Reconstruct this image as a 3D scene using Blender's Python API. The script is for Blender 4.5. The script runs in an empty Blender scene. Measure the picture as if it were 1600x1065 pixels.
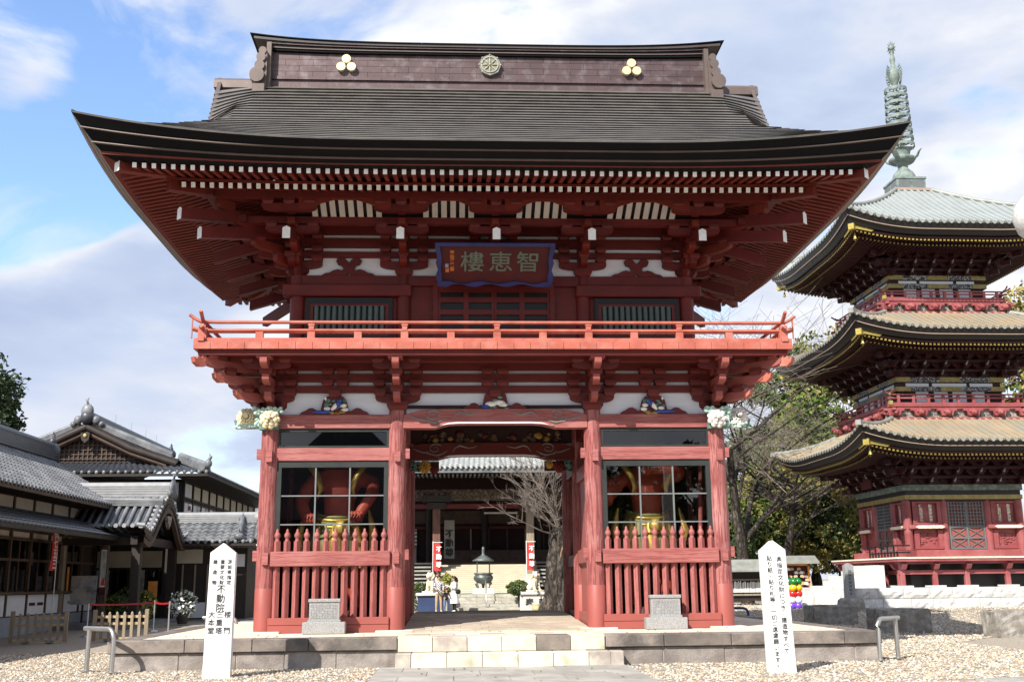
import bpy, bmesh, math, random
import numpy as np
from math import sin, cos, pi, radians, sqrt, atan2, hypot
from mathutils import Matrix, Vector
random.seed(7)
rng = np.random.default_rng(11)
sc = bpy.context.scene
COL = sc.collection
PH = 0.56            # height of the gate platform

# ---------------------------------------------------------------- camera
F_PX, PITCH, ROLL, YAW = 1654.2, radians(12.809), radians(0.620), radians(3.104)
CAM = Vector((-0.888, -23.692, 1.011 + PH))
def cam_dir(x, y):   # x right, y down in the picture, unit depth
    c, s = cos(ROLL), sin(ROLL); X = c*x - s*y; Y = s*x + c*y
    u = -Y; c, s = cos(PITCH), sin(PITCH); yy = c - s*u; zz = s + c*u
    c, s = cos(YAW), sin(YAW)
    return Vector((c*X + s*yy, -s*X + c*yy, zz))
fwd = cam_dir(0, 0); right = cam_dir(1, 0) - fwd; up = fwd - cam_dir(0, 1)
cam = bpy.data.cameras.new('camera'); co = bpy.data.objects.new('camera', cam); COL.objects.link(co)
cam.sensor_width = 36; cam.lens = F_PX/1600*36; cam.clip_start = .1; cam.clip_end = 3000
co.matrix_world = Matrix(((right.x, up.x, -fwd.x, CAM.x), (right.y, up.y, -fwd.y, CAM.y), (right.z, up.z, -fwd.z, CAM.z), (0, 0, 0, 1)))
sc.camera = co
sc.view_settings.view_transform = 'Standard'; sc.view_settings.look = 'None'
sc.view_settings.exposure = 0.85; sc.view_settings.gamma = 1; sc.view_settings.use_curve_mapping = False
sc.cycles.max_bounces = 6; sc.cycles.transparent_max_bounces = 12; sc.cycles.use_denoising = True
sc.cycles.diffuse_bounces = 3; sc.cycles.glossy_bounces = 3; sc.cycles.sample_clamp_indirect = 4

# ---------------------------------------------------------------- sun and sky
SUN_AZ = Vector((-0.60, -0.79, 0)).normalized(); SUN_EL = radians(40.5)
sd = Vector((SUN_AZ.x*cos(SUN_EL), SUN_AZ.y*cos(SUN_EL), sin(SUN_EL)))
sl = bpy.data.lights.new('sun', 'SUN'); sl.energy = 4.6; sl.angle = radians(.5); sl.color = (1, .95, .87)
so = bpy.data.objects.new('sun', sl); COL.objects.link(so); so.rotation_euler = sd.to_track_quat('Z', 'Y').to_euler(); so.location = (-30, -40, 60)
world = bpy.data.worlds.new('World'); sc.world = world; world.use_nodes = True
nt = world.node_tree; nt.nodes.clear()
def N(t, typ, **k):
    n = t.nodes.new(typ)
    for a, v in k.items(): setattr(n, a, v)
    return n
def L(t, a, b): t.links.new(a, b)
def ramp(t, pts, interp='LINEAR'):
    r = N(t, 'ShaderNodeValToRGB'); r.color_ramp.interpolation = interp
    e = r.color_ramp.elements
    while len(e) < len(pts): e.new(.5)
    for i, (p, c) in enumerate(pts):
        e[i].position = p; e[i].color = (c, c, c, 1) if not hasattr(c, '__len__') else (*c, 1)
    return r
def math_n(t, op, a, b=None, c=None):
    n = N(t, 'ShaderNodeMath', operation=op)
    for i, v in enumerate((a, b, c)):
        if v is None: continue
        if isinstance(v, (int, float)): n.inputs[i].default_value = v
        else: L(t, v, n.inputs[i])
    return n.outputs[0]
sky = N(nt, 'ShaderNodeTexSky', sky_type='NISHITA'); sky.sun_disc = False
sky.sun_elevation = SUN_EL; sky.sun_rotation = atan2(sd.x, sd.y); sky.altitude = 30; sky.air_density = 1.0; sky.dust_density = .6; sky.ozone_density = 1.6
tc = N(nt, 'ShaderNodeTexCoord')
mp = N(nt, 'ShaderNodeMapping'); mp.inputs['Scale'].default_value = (1.0, 1.0, 2.3); mp.inputs['Location'].default_value = (3.1, 1.7, .4)
L(nt, tc.outputs['Generated'], mp.inputs['Vector'])
n1 = N(nt, 'ShaderNodeTexNoise'); n1.inputs['Scale'].default_value = 3.4; n1.inputs['Detail'].default_value = 10; n1.inputs['Roughness'].default_value = .56; n1.inputs['Distortion'].default_value = .25
L(nt, mp.outputs[0], n1.inputs['Vector'])
def sky_hole(px, py, r, amt):   # a clear patch of sky in one direction of the world
    d = cam_dir((px-800)/F_PX, (py-532.5)/F_PX).normalized()
    dp = N(nt, 'ShaderNodeVectorMath', operation='DOT_PRODUCT'); L(nt, tc.outputs['Generated'], dp.inputs[0]); dp.inputs[1].default_value = d
    m = N(nt, 'ShaderNodeMapRange', interpolation_type='SMOOTHSTEP'); L(nt, dp.outputs['Value'], m.inputs[0])
    m.inputs[1].default_value = cos(radians(r)); m.inputs[2].default_value = 1; m.inputs[3].default_value = 0; m.inputs[4].default_value = amt
    return m.outputs[0]
hole = sky_hole(110, 70, 10, .12)
for a in ((330, 70, 8, .09), (230, 250, 6.5, .26), (40, 315, 5.5, .34), (120, 290, 4, .12), (1550, 215, 3.2, .14), (90, 190, 4, -.06), (230, 40, 2.5, -.05)):
    hole = math_n(nt, 'ADD', hole, sky_hole(*a))
for a in ((1250, 200, 12, -.07), (850, 40, 11, -.06), (120, 500, 9, -.12), (600, 500, 12, -.05), (1560, 300, 5, -.10)):
    hole = math_n(nt, 'ADD', hole, sky_hole(*a))
cov = math_n(nt, 'SUBTRACT', n1.outputs['Fac'], hole)
cm = N(nt, 'ShaderNodeMapRange', interpolation_type='SMOOTHSTEP'); L(nt, cov, cm.inputs[0]); cm.inputs[1].default_value = .35; cm.inputs[2].default_value = .51
n2 = N(nt, 'ShaderNodeTexNoise'); n2.inputs['Scale'].default_value = 3.0; n2.inputs['Detail'].default_value = 7; n2.inputs['Roughness'].default_value = .5
mp2 = N(nt, 'ShaderNodeMapping'); mp2.inputs['Scale'].default_value = (1, 1, 2.6); mp2.inputs['Location'].default_value = (9.1, 8.2, 1.1)
L(nt, tc.outputs['Generated'], mp2.inputs['Vector']); L(nt, mp2.outputs[0], n2.inputs['Vector'])
thick = N(nt, 'ShaderNodeMapRange', interpolation_type='SMOOTHSTEP'); L(nt, cov, thick.inputs[0]); thick.inputs[1].default_value = .44; thick.inputs[2].default_value = .66
lum = math_n(nt, 'SUBTRACT', math_n(nt, 'MULTIPLY_ADD', n2.outputs['Fac'], 1.5, -.12), math_n(nt, 'MULTIPLY', thick.outputs[0], .24))
sh = ramp(nt, [(.16, (1.75, 2.1, 2.95)), (.38, (2.3, 2.65, 3.4)), (.56, (3.0, 3.15, 3.55)), (.76, (4.1, 4.12, 4.15))]); L(nt, lum, sh.inputs[0])
skb = N(nt, 'ShaderNodeMix', data_type='RGBA', blend_type='MULTIPLY'); skb.inputs[0].default_value = 1; L(nt, sky.outputs[0], skb.inputs[6]); skb.inputs[7].default_value = (1.0, 1.05, 1.15, 1)
n3 = N(nt, 'ShaderNodeTexNoise'); n3.inputs['Scale'].default_value = 4.5; n3.inputs['Detail'].default_value = 9; n3.inputs['Roughness'].default_value = .62; n3.inputs['Distortion'].default_value = .7
mp3 = N(nt, 'ShaderNodeMapping'); mp3.inputs['Scale'].default_value = (1.3, 1, 1.6); mp3.inputs['Rotation'].default_value = (.3, .5, .2); L(nt, tc.outputs['Generated'], mp3.inputs['Vector']); L(nt, mp3.outputs[0], n3.inputs['Vector'])
wisp = ramp(nt, [(.47, 0.), (.74, .7)]); L(nt, n3.outputs['Fac'], wisp.inputs[0])
cmx = math_n(nt, 'MAXIMUM', cm.outputs[0], wisp.outputs[0])
mx = N(nt, 'ShaderNodeMix', data_type='RGBA'); L(nt, cmx, mx.inputs[0]); L(nt, skb.outputs[2], mx.inputs[6]); L(nt, sh.outputs[0], mx.inputs[7])
bg = N(nt, 'ShaderNodeBackground'); bg.inputs['Strength'].default_value = .15; L(nt, mx.outputs[2], bg.inputs[0])
wo = N(nt, 'ShaderNodeOutputWorld'); L(nt, bg.outputs[0], wo.inputs[0])

# ---------------------------------------------------------------- helpers
MATS = {}
def mat(name, col, rough=.6, var=.12, scale=2.5, bump=0., bscale=30., metal=0., spec=.35, stretch=(1, 1, 1), crack=0., cw=1., crack_scale=9., crack_col=None, mottle=None, mscale=1.2, msharp=(.45, .65), rnd=.0, emit=0.):
    """painted / weathered surface: world-position noise varies the colour, optional cracks, mottling and bump"""
    m = bpy.data.materials.new(name); m.use_nodes = True; t = m.node_tree; t.nodes.clear()
    out = N(t, 'ShaderNodeOutputMaterial'); b = N(t, 'ShaderNodeBsdfPrincipled'); L(t, b.outputs[0], out.inputs[0])
    b.inputs['Roughness'].default_value = rough; b.inputs['Metallic'].default_value = metal; b.inputs['Specular IOR Level'].default_value = spec
    g = N(t, 'ShaderNodeNewGeometry')
    def noise(sc_, det=4, st=(1, 1, 1), off=0):
        mp = N(t, 'ShaderNodeMapping'); mp.inputs['Scale'].default_value = [sc_*s for s in st]; mp.inputs['Location'].default_value = (off, off*1.7, off*.3)
        L(t, g.outputs['Position'], mp.inputs['Vector'])
        n = N(t, 'ShaderNodeTexNoise'); n.inputs['Scale'].default_value = 1; n.inputs['Detail'].default_value = det; n.inputs['Roughness'].default_value = .6
        L(t, mp.outputs[0], n.inputs['Vector']); return n.outputs['Fac']
    n = noise(scale, 5, stretch)
    lo = tuple(c*(1-var*1.6) for c in col); hi = tuple(min(1, c*(1+var)) for c in col)
    r = ramp(t, [(.3, lo), (.7, hi)]); L(t, n, r.inputs[0]); c = r.outputs[0]
    if rnd:
        oi = N(t, 'ShaderNodeObjectInfo'); v = math_n(t, 'MULTIPLY_ADD', oi.outputs['Random'], rnd*2, 1-rnd)
        hs = N(t, 'ShaderNodeHueSaturation'); L(t, v, hs.inputs['Value']); L(t, c, hs.inputs['Color']); c = hs.outputs[0]
    if mottle:
        r2 = ramp(t, [(msharp[0], 0.), (msharp[1], 1.)]); L(t, noise(mscale, 6, (1, 1, 1), 5), r2.inputs[0])
        mx = N(t, 'ShaderNodeMix', data_type='RGBA'); L(t, r2.outputs[0], mx.inputs[0]); L(t, c, mx.inputs[6]); mx.inputs[7].default_value = (*mottle, 1); c = mx.outputs[2]
    h = None
    if crack:
        n3 = noise(crack_scale, 3, stretch, 9)
        d = math_n(t, 'ABSOLUTE', math_n(t, 'SUBTRACT', n3, .5))
        k = ramp(t, [(0, 1.), (.012*cw, .85), (.03*cw, 0.)]); L(t, d, k.inputs[0])
        kk = math_n(t, 'MULTIPLY', k.outputs[0], crack)
        mx = N(t, 'ShaderNodeMix', data_type='RGBA'); L(t, kk, mx.inputs[0]); L(t, c, mx.inputs[6]); mx.inputs[7].default_value = (*(crack_col or tuple(x*.35 for x in col)), 1); c = mx.outputs[2]
        h = math_n(t, 'MULTIPLY', k.outputs[0], -1.5)
    if bump or crack:
        nb = noise(bscale, 4, stretch if crack else (1, 1, 1), 3)
        hh = nb if h is None else math_n(t, 'ADD', nb, h)
        bp = N(t, 'ShaderNodeBump'); bp.inputs['Strength'].default_value = bump or .3; bp.inputs['Distance'].default_value = .02
        L(t, hh, bp.inputs['Height']); L(t, bp.outputs[0], b.inputs['Normal'])
    L(t, c, b.inputs['Base Color'])
    if emit: L(t, c, b.inputs['Emission Color']); b.inputs['Emission Strength'].default_value = emit
    MATS[name] = m; return m

class MB:
    """collects simple shapes; mesh() turns them into ONE mesh"""
    def __init__(s): s.v = []; s.f = []; s.m = []; s.sm = []
    def add(s, vs, fs, mi=0, smooth=False):
        o = len(s.v); s.v += [tuple(v) for v in vs]; s.f += [tuple(i+o for i in f) for f in fs]; s.m += [mi]*len(fs) if not hasattr(mi, '__len__') else list(mi); s.sm += [smooth]*len(fs); return s
    def box(s, c, d, mi=0, rz=0, top=None, bot=None, R=None):
        """c centre, d full sizes; top / bot = scale of that end"""
        x, y, z = (k/2 for k in d); t = top or (1, 1); b = bot or (1, 1)
        if not hasattr(t, '__len__'): t = (t, t)
        if not hasattr(b, '__len__'): b = (b, b)
        vs = [(-x*b[0], -y*b[1], -z), (x*b[0], -y*b[1], -z), (x*b[0], y*b[1], -z), (-x*b[0], y*b[1], -z), (-x*t[0], -y*t[1], z), (x*t[0], -y*t[1], z), (x*t[0], y*t[1], z), (-x*t[0], y*t[1], z)]
        if R is not None: vs = [R @ Vector(v) for v in vs]
        elif rz: cz, sz = cos(rz), sin(rz); vs = [(v[0]*cz-v[1]*sz, v[0]*sz+v[1]*cz, v[2]) for v in vs]
        vs = [(v[0]+c[0], v[1]+c[1], v[2]+c[2]) for v in vs]
        return s.add(vs, [(0, 3, 2, 1), (4, 5, 6, 7), (0, 1, 5, 4), (1, 2, 6, 5), (2, 3, 7, 6), (3, 0, 4, 7)], mi)
    def b2(s, x0, x1, y0, y1, z0, z1, mi=0): return s.box(((x0+x1)/2, (y0+y1)/2, (z0+z1)/2), (x1-x0, y1-y0, z1-z0), mi)
    def prism(s, pts, ax, a, b, mi=0, side=None):
        n = len(pts)
        def P(p, w): return {'x': (w, p[0], p[1]), 'y': (p[0], w, p[1]), 'z': (p[0], p[1], w)}[ax]
        vs = [P(p, a) for p in pts]+[P(p, b) for p in pts]
        fs = [tuple(range(n))[::-1], tuple(range(n, 2*n))]+[(i, (i+1) % n, n+(i+1) % n, n+i) for i in range(n)]
        return s.add(vs, fs, [mi, mi]+[side if side is not None else mi]*n)
    def tube(s, path, r, n=8, mi=0, cap=True, smooth=True, flat=1.):
        """a tube along points; r one radius or one per point"""
        P = [Vector(p) for p in path]; k = len(P); rs = r if hasattr(r, '__len__') else [r]*k
        vs = []; ref = Vector((0, 0, 1))
        for i in range(k):
            d = (P[min(i+1, k-1)]-P[max(i-1, 0)]); d = d.normalized() if d.length > 1e-9 else Vector((0, 0, 1))
            a = d.cross(ref)
            if a.length < .05: a = d.cross(Vector((1, 0, 0)))
            a.normalize(); b = d.cross(a)
            for j in range(n):
                t = 2*pi*j/n; vs.append(P[i]+(a*cos(t)+b*sin(t)*flat)*rs[i])
        fs = [(i*n+j, i*n+(j+1) % n, (i+1)*n+(j+1) % n, (i+1)*n+j) for i in range(k-1) for j in range(n)]
        s.add(vs, fs, mi, smooth)
        if cap: s.add(vs[:n], [tuple(range(n))], mi); s.add(vs[-n:], [tuple(range(n))], mi)
        return s
    def lathe(s, prof, c=(0, 0, 0), n=16, mi=0, smooth=True, sq=False):
        vs = []
        for r, z in prof:
            for j in range(n):
                t = 2*pi*(j+.5)/n; vs.append((c[0]+r*cos(t), c[1]+r*sin(t), c[2]+z))
        k = len(prof)
        fs = [(i*n+j, i*n+(j+1) % n, (i+1)*n+(j+1) % n, (i+1)*n+j) for i in range(k-1) for j in range(n)]
        s.add(vs, fs, mi, smooth); s.add(vs[:n], [tuple(range(n))[::-1]], mi); s.add(vs[-n:], [tuple(range(n))], mi); return s
    def ball(s, c, r, mi=0, n=8, k=5):
        if not hasattr(r, '__len__'): r = (r, r, r)
        vs = []; 
        for i in range(k+1):
            a = -pi/2+pi*i/k
            for j in range(n): t = 2*pi*j/n; vs.append((c[0]+r[0]*cos(a)*cos(t), c[1]+r[1]*cos(a)*sin(t), c[2]+r[2]*sin(a)))
        return s.add(vs, [(i*n+j, i*n+(j+1) % n, (i+1)*n+(j+1) % n, (i+1)*n+j) for i in range(k) for j in range(n)], mi, True)
    def grid(s, rows, mi=0, smooth=False, flip=False):
        """rows: lists of points of equal length -> a sheet"""
        n = len(rows[0]); vs = [p for r in rows for p in r]
        fs = [(i*n+j, i*n+j+1, (i+1)*n+j+1, (i+1)*n+j) for i in range(len(rows)-1) for j in range(n-1)]
        if flip: fs = [f[::-1] for f in fs]
        return s.add(vs, fs, mi, smooth)
    def mesh(s, name, mats, bevel=0):
        me = bpy.data.meshes.new(name); me.from_pydata(s.v, [], s.f)
        for m in (mats if isinstance(mats, (list, tuple)) else [mats]): me.materials.append(MATS[m] if isinstance(m, str) else m)
        me.polygons.foreach_set('material_index', s.m); me.polygons.foreach_set('use_smooth', s.sm); me.update()
        if bevel:
            bm = bmesh.new(); bm.from_mesh(me); bmesh.ops.bevel(bm, geom=[e for e in bm.edges if len(e.link_faces) == 2 and e.calc_face_angle(0) > .6], offset=bevel, segments=1, affect='EDGES'); bm.to_mesh(me); bm.free()
        return me
def big_mesh(name, V, Fq, mats, mi=None, smooth=False):
    """numpy vertices (n,3) and faces (m,k) of equal size -> mesh"""
    me = bpy.data.meshes.new(name); V = np.asarray(V, np.float32); Fq = np.asarray(Fq, np.int32); k = Fq.shape[1]
    me.vertices.add(len(V)); me.vertices.foreach_set('co', V.ravel())
    me.loops.add(Fq.size); me.loops.foreach_set('vertex_index', Fq.ravel())
    me.polygons.add(len(Fq)); me.polygons.foreach_set('loop_start', np.arange(0, Fq.size, k, dtype=np.int32))
    for m in (mats if isinstance(mats, (list, tuple)) else [mats]): me.materials.append(MATS[m])
    if mi is not None: me.polygons.foreach_set('material_index', np.asarray(mi, np.int32))
    me.polygons.foreach_set('use_smooth', np.full(len(Fq), smooth)); me.update(calc_edges=True); return me
def put(name, me, parent=None, loc=(0, 0, 0), rot=(0, 0, 0), scale=(1, 1, 1), kind=None):
    o = bpy.data.objects.new(name, me); COL.objects.link(o); o.parent = parent; o.location = loc
    o.rotation_euler = rot if hasattr(rot, '__len__') else (0, 0, rot); o.scale = scale
    if kind: o['kind'] = kind
    return o
def tag(o, label, cat, group=None):
    o['label'] = label; o['category'] = cat
    if group: o['group'] = group
    return o
def thing(name, label, cat, loc=(0, 0, 0), rz=0, group=None):
    o = put(name, None, None, loc, (0, 0, rz)); return tag(o, label, cat, group)
def copy_tree(o, parent=None):
    c = o.copy(); COL.objects.link(c); c.parent = parent if parent else o.parent
    for ch in list(o.children): copy_tree(ch, c)
    return c
def text_mesh(name, s, size, m, depth=.004, bold=0., spacing=1.):
    cu = bpy.data.curves.new(name, 'FONT'); cu.body = s; cu.size = size; cu.extrude = depth; cu.offset = bold; cu.align_x = 'CENTER'; cu.align_y = 'CENTER'; cu.space_line = spacing; cu.resolution_u = 2
    o = bpy.data.objects.new(name, cu); COL.objects.link(o)
    dg = bpy.context.evaluated_depsgraph_get(); dg.update(); me = bpy.data.meshes.new_from_object(o.evaluated_get(dg)); me.name = name
    bpy.data.objects.remove(o); me.materials.clear(); me.materials.append(MATS[m]); return me
def vtext(name, s, size, pitch, m, depth=.003, bold=0.):
    """one upright column of characters, centred on its middle, as one mesh"""
    mb = MB()
    for i, ch in enumerate(s):
        if (ch, size, bold) not in GLYPH: GLYPH[(ch, size, bold)] = text_mesh('glyph', ch, size, m, depth, bold)
        g = GLYPH[(ch, size, bold)]; dy = ((len(s)-1)/2-i)*pitch; ox = size*.28 if ch in '、。' else 0
        mb.add([(v.co.x+ox, v.co.y+dy+ox, v.co.z) for v in g.vertices], [tuple(q.vertices) for q in g.polygons])
    return mb.mesh(name, m)
GLYPH = {}
def ground_z(y, x=0): return .2*min(1, max(0, (y-6)/14))+.25*min(1, max(0, (x-6)/5))*min(1, max(0, (y-10)/7))
# ---------------------------------------------------------------- materials
V3 = (9, 9, .55)
mat('red_column', (.325, .104, .094), .62, .2, 2.2, .4, 25, stretch=V3, crack=.8, cw=1.9, crack_scale=1.6, crack_col=(.16, .03, .03), mottle=(.38, .16, .148), mscale=1.5)
mat('red_smooth', (.29, .076, .063), .5, .05, 1.5, .05, 20)
mat('red_beam', (.335, .105, .094), .6, .18, 2.0, .3, 25, stretch=(.5, 6, 9), crack=.6, cw=1.6, crack_scale=1.3, crack_col=(.2, .04, .035), mottle=(.35, .13, .118), mscale=1.2, rnd=.04)
mat('red_picket', (.325, .105, .094), .6, .14, 3, .3, 30, stretch=(6, 6, .6), crack=.5, crack_scale=2.2, crack_col=(.2, .04, .035), rnd=.06)
mat('red_rail', (.40, .105, .072), .6, .12, 3, .35, 22, mottle=(.44, .155, .115), mscale=2.5, rnd=.05)
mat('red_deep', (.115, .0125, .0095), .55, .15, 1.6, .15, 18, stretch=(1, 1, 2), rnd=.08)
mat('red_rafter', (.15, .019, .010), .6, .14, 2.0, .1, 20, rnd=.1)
mat('red_orange', (.52, .11, .045), .6, .08, 1.6)
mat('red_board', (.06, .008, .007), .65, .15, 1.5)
mat('white_tip', (.80, .80, .78), .7, .08, 6, mottle=(.55, .54, .52), mscale=14, msharp=(.62, .75))
mat('plaster', (.72, .74, .78), .85, .05, 2, stretch=(.4, 1, 6))
mat('cove_white', (.50, .49, .45), .85, .08, 3)
mat('black_trim', (.010, .010, .011), .5, .1)
mat('charcoal', (.024, .029, .028), .55, .15, 3, .1)
mat('muntin', (.16, .17, .17), .5, .1, 4)
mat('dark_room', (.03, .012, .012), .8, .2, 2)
mat('green_slat', (.075, .12, .11), .55, .12, 4, stretch=(3, 3, .5), rnd=.08)
mat('plum_copper', (.088, .055, .055), .45, .12, 2.5, .08, 20, metal=.3, spec=.5, mottle=(.145, .115, .118), mscale=3.0, msharp=(.5, .68), rnd=.12)
mat('copper_tile', (.135, .127, .118), .42, .16, 1.4, .1, 14, metal=.35, spec=.5, stretch=(.6, 1, 1), mottle=(.185, .168, .148), mscale=2.2, msharp=(.4, .7), rnd=.10)
mat('copper_edge', (.13, .10, .088), .5, .12, 2, .1, 20, metal=.25)
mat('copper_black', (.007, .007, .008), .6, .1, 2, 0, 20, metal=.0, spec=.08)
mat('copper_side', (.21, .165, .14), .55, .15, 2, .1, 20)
mat('copper_dark', (.062, .05, .046), .5, .15, 2, .1, 20)
mat('gold', (.62, .44, .16), .35, .15, 6, .1, 30, metal=.75)
mat('pale_gold', (.68, .60, .36), .5, .12, 8, .2, 40, metal=.35)
mat('bronze_grey', (.20, .21, .185), .6, .15, 8, .2, 40)
mat('blue_frame', (.028, .035, .145), .5, .2, 3)
mat('sign_red', (.075, .009, .009), .6, .15, 2)
mat('sign_green', (.13, .17, .125), .6, .1, 4)
mat('sign_orange', (.55, .17, .04), .6, .1, 4)
mat('sign_blue', (.25, .3, .42), .6, .1, 4)
mat('carve_green', (.13, .24, .20), .65, .3, 9, .4, 40)
mat('carve_mint', (.42, .58, .50), .7, .2, 9, .4, 40)
mat('carve_cream', (.74, .64, .40), .7, .15, 9, .4, 40, mottle=(.55, .38, .14), mscale=9, msharp=(.58, .72))
mat('carve_white', (.78, .74, .68), .7, .15, 9, .4, 40, mottle=(.35, .2, .16), mscale=11, msharp=(.6, .7))
mat('carve_blue', (.03, .07, .32), .5, .2, 7)
mat('carve_ochre', (.42, .24, .05), .6, .3, 9)
mat('carve_dull', (.10, .07, .05), .8, .5, 6, .6, 25, mottle=(.22, .15, .09), mscale=5, msharp=(.55, .66))
mat('scroll_grey', (.20, .20, .18), .6, .2, 6)
mat('stone_brown', (.215, .18, .155), .85, .22, 2.5, .5, 35, mottle=(.10, .088, .08), mscale=2.2, msharp=(.42, .62), rnd=.2)
mat('stone_wall', (.29, .255, .23), .9, .2, 3, .7, 30, mottle=(.17, .145, .13), mscale=2.4, msharp=(.45, .66), rnd=.14)
mat('stone_step', (.60, .56, .45), .85, .1, 3, .3, 40, mottle=(.36, .34, .24), mscale=2.8, msharp=(.5, .7), rnd=.08)
mat('stone_step_brown', (.36, .31, .27), .85, .15, 3, .4, 40, mottle=(.5, .46, .38), mscale=3, rnd=.1)
mat('platform_sand', (.66, .545, .42), .9, .08, 1.2, .15, 60, mottle=(.72, .63, .52), mscale=.9)
mat('paving', (.36, .34, .305), .8, .15, 1.2, .25, 40, mottle=(.25, .24, .22), mscale=1.6, rnd=.08)
mat('ramp_stone', (.47, .40, .31), .85, .15, 2, .3, 40, mottle=(.40, .33, .26), mscale=2, rnd=.12)
mat('granite', (.33, .33, .325), .7, .3, 60, .1, 80, mottle=(.19, .19, .19), mscale=70, msharp=(.5, .6))
mat('granite_etched', (.15, .15, .15), .8, .2, 60)
mat('granite_pale', (.60, .59, .56), .8, .15, 12, .4, 30, mottle=(.5, .49, .47), mscale=5, rnd=.06)
mat('rough_block', (.30, .28, .25), .95, .3, 6, .9, 14, mottle=(.20, .18, .15), mscale=3)
mat('white_post', (.76, .76, .745), .55, .06, 3, .15, 30, spec=.25, stretch=(6, 6, .4), crack=.35, cw=1.2, crack_scale=2, crack_col=(.5, .5, .48), mottle=(.66, .65, .62), mscale=2.2, msharp=(.55, .75))
mat('post_ink', (.035, .035, .04), .7, .3, 12)
mat('steel', (.46, .45, .43), .36, .06, 3, metal=.85, spec=.5)
mat('gravel_base', (.36, .31, .25), .95, .3, 14, .6, 60, mottle=(.26, .22, .17), mscale=24)
for i, c in enumerate([(.48, .42, .33), (.36, .30, .23), (.58, .54, .46), (.24, .22, .20), (.44, .33, .21)]): mat('pebble_%d' % i, c, .85, .2, 9)
mat('water_black', (.02, .02, .02), .3)

# glass: clear, dark behind, mirrors the sky at its surface
def glass_mat(name, tint=(.86, .88, .88), refl=1.0, f0=.045):
    m = bpy.data.materials.new(name); m.use_nodes = True; t = m.node_tree; t.nodes.clear()
    o = N(t, 'ShaderNodeOutputMaterial'); mx = N(t, 'ShaderNodeMixShader'); g = N(t, 'ShaderNodeNewGeometry')
    d = N(t, 'ShaderNodeVectorMath', operation='DOT_PRODUCT'); L(t, g.outputs['Incoming'], d.inputs[0]); L(t, g.outputs['Normal'], d.inputs[1])
    k = math_n(t, 'POWER', math_n(t, 'SUBTRACT', 1.0, math_n(t, 'ABSOLUTE', d.outputs['Value'])), 5)
    fr = math_n(t, 'MULTIPLY', math_n(t, 'MULTIPLY_ADD', k, 1-f0, f0), refl)
    tr = N(t, 'ShaderNodeBsdfTransparent'); tr.inputs[0].default_value = (*tint, 1); gl = N(t, 'ShaderNodeBsdfGlossy'); gl.inputs['Roughness'].default_value = .01
    L(t, fr, mx.inputs[0]); L(t, tr.outputs[0], mx.inputs[1]); L(t, gl.outputs[0], mx.inputs[2]); L(t, mx.outputs[0], o.inputs[0]); MATS[name] = m
glass_mat('glass', (.90, .90, .90), 1.3)
glass_mat('glass_dark', (.5, .52, .53), 1.5)

# ---------------------------------------------------------------- ground
xs = np.concatenate([np.linspace(-2500, -120, 6), np.linspace(-90, 90, 61), np.linspace(120, 2500, 6)])
ys = np.concatenate([np.linspace(-400, -60, 4), np.linspace(-40, 90, 66), np.linspace(120, 2500, 6)])
V = np.array([(x, y, ground_z(y, x)) for y in ys for x in xs]); nx = len(xs)
Fq = np.array([(j*nx+i, j*nx+i+1, (j+1)*nx+i+1, (j+1)*nx+i) for j in range(len(ys)-1) for i in range(nx-1)])
put('gravel_ground', big_mesh('gravel_ground', V, Fq, 'gravel_base', smooth=True), kind='structure')
# loose pebbles: real stones over the part of the yard near the camera
def pebbles(n, x0, x1, y0, y1, smin, smax, keep):
    px = rng.uniform(x0, x1, n); py = y0+(y1-y0)*rng.uniform(0, 1, n)**1.25
    k = keep(px, py); px, py = px[k], py[k]; n = len(px)
    base = np.array([(1, 0, 0), (.3, .95, 0), (-.8, .6, 0), (-.8, -.6, 0), (.3, -.95, 0), (0.1, 0.1, 1), (0, 0, -.6)])
    fc = np.array([(0, 1, 5), (1, 2, 5), (2, 3, 5), (3, 4, 5), (4, 0, 5), (1, 0, 6), (2, 1, 6), (3, 2, 6), (4, 3, 6), (0, 4, 6)])
    s = rng.uniform(smin, smax, (n, 1, 1))*np.stack([rng.uniform(.8, 1.3, n), rng.uniform(.7, 1.1, n), rng.uniform(.5, .9, n)], 1)[:, None, :]
    v = base[None]*s*(1+rng.uniform(-.22, .22, (n, 7, 3))); a = rng.uniform(0, 6.28, n)[:, None]
    X = v[..., 0]*np.cos(a)-v[..., 1]*np.sin(a); Y = v[..., 0]*np.sin(a)+v[..., 1]*np.cos(a)
    gz = .2*np.clip((py-6)/14, 0, 1)+.25*np.clip((px-6)/5, 0, 1)*np.clip((py-10)/7, 0, 1)
    W = np.stack([X+px[:, None], Y+py[:, None], v[..., 2]+gz[:, None]+s[:, :, 2]*.35], 2).reshape(-1, 3)
    F = (fc[None]+7*np.arange(n)[:, None, None]).reshape(-1, 3)
    return W, F, np.repeat(rng.integers(0, 5, n), 10)
on_path = lambda x, y: (abs(x-.0) < 2.33) & (y < -2.2)
def keep1(x, y): return ~on_path(x, y) & ~((abs(x) < 7.45) & (y > -2.6) & (y < 8)) & ~((x > 6.9+(-6.96-y)*3.5) & (y < -6.7))
W, F, mi = pebbles(62000, -11.5, 11.5, -9.2, 3.5, .016, .034, keep1)
put('gravel_stones', big_mesh('gravel_stones', W, F, ['pebble_%d' % i for i in range(5)], mi), kind='stuff')
W, F, mi = pebbles(26000, 8, 26, 3.0, 27, .022, .045, lambda x, y: x < 9+y*.9)
put('gravel_stones', big_mesh('gravel_stones', W, F, ['pebble_%d' % i for i in range(5)], mi), kind='stuff')
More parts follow.
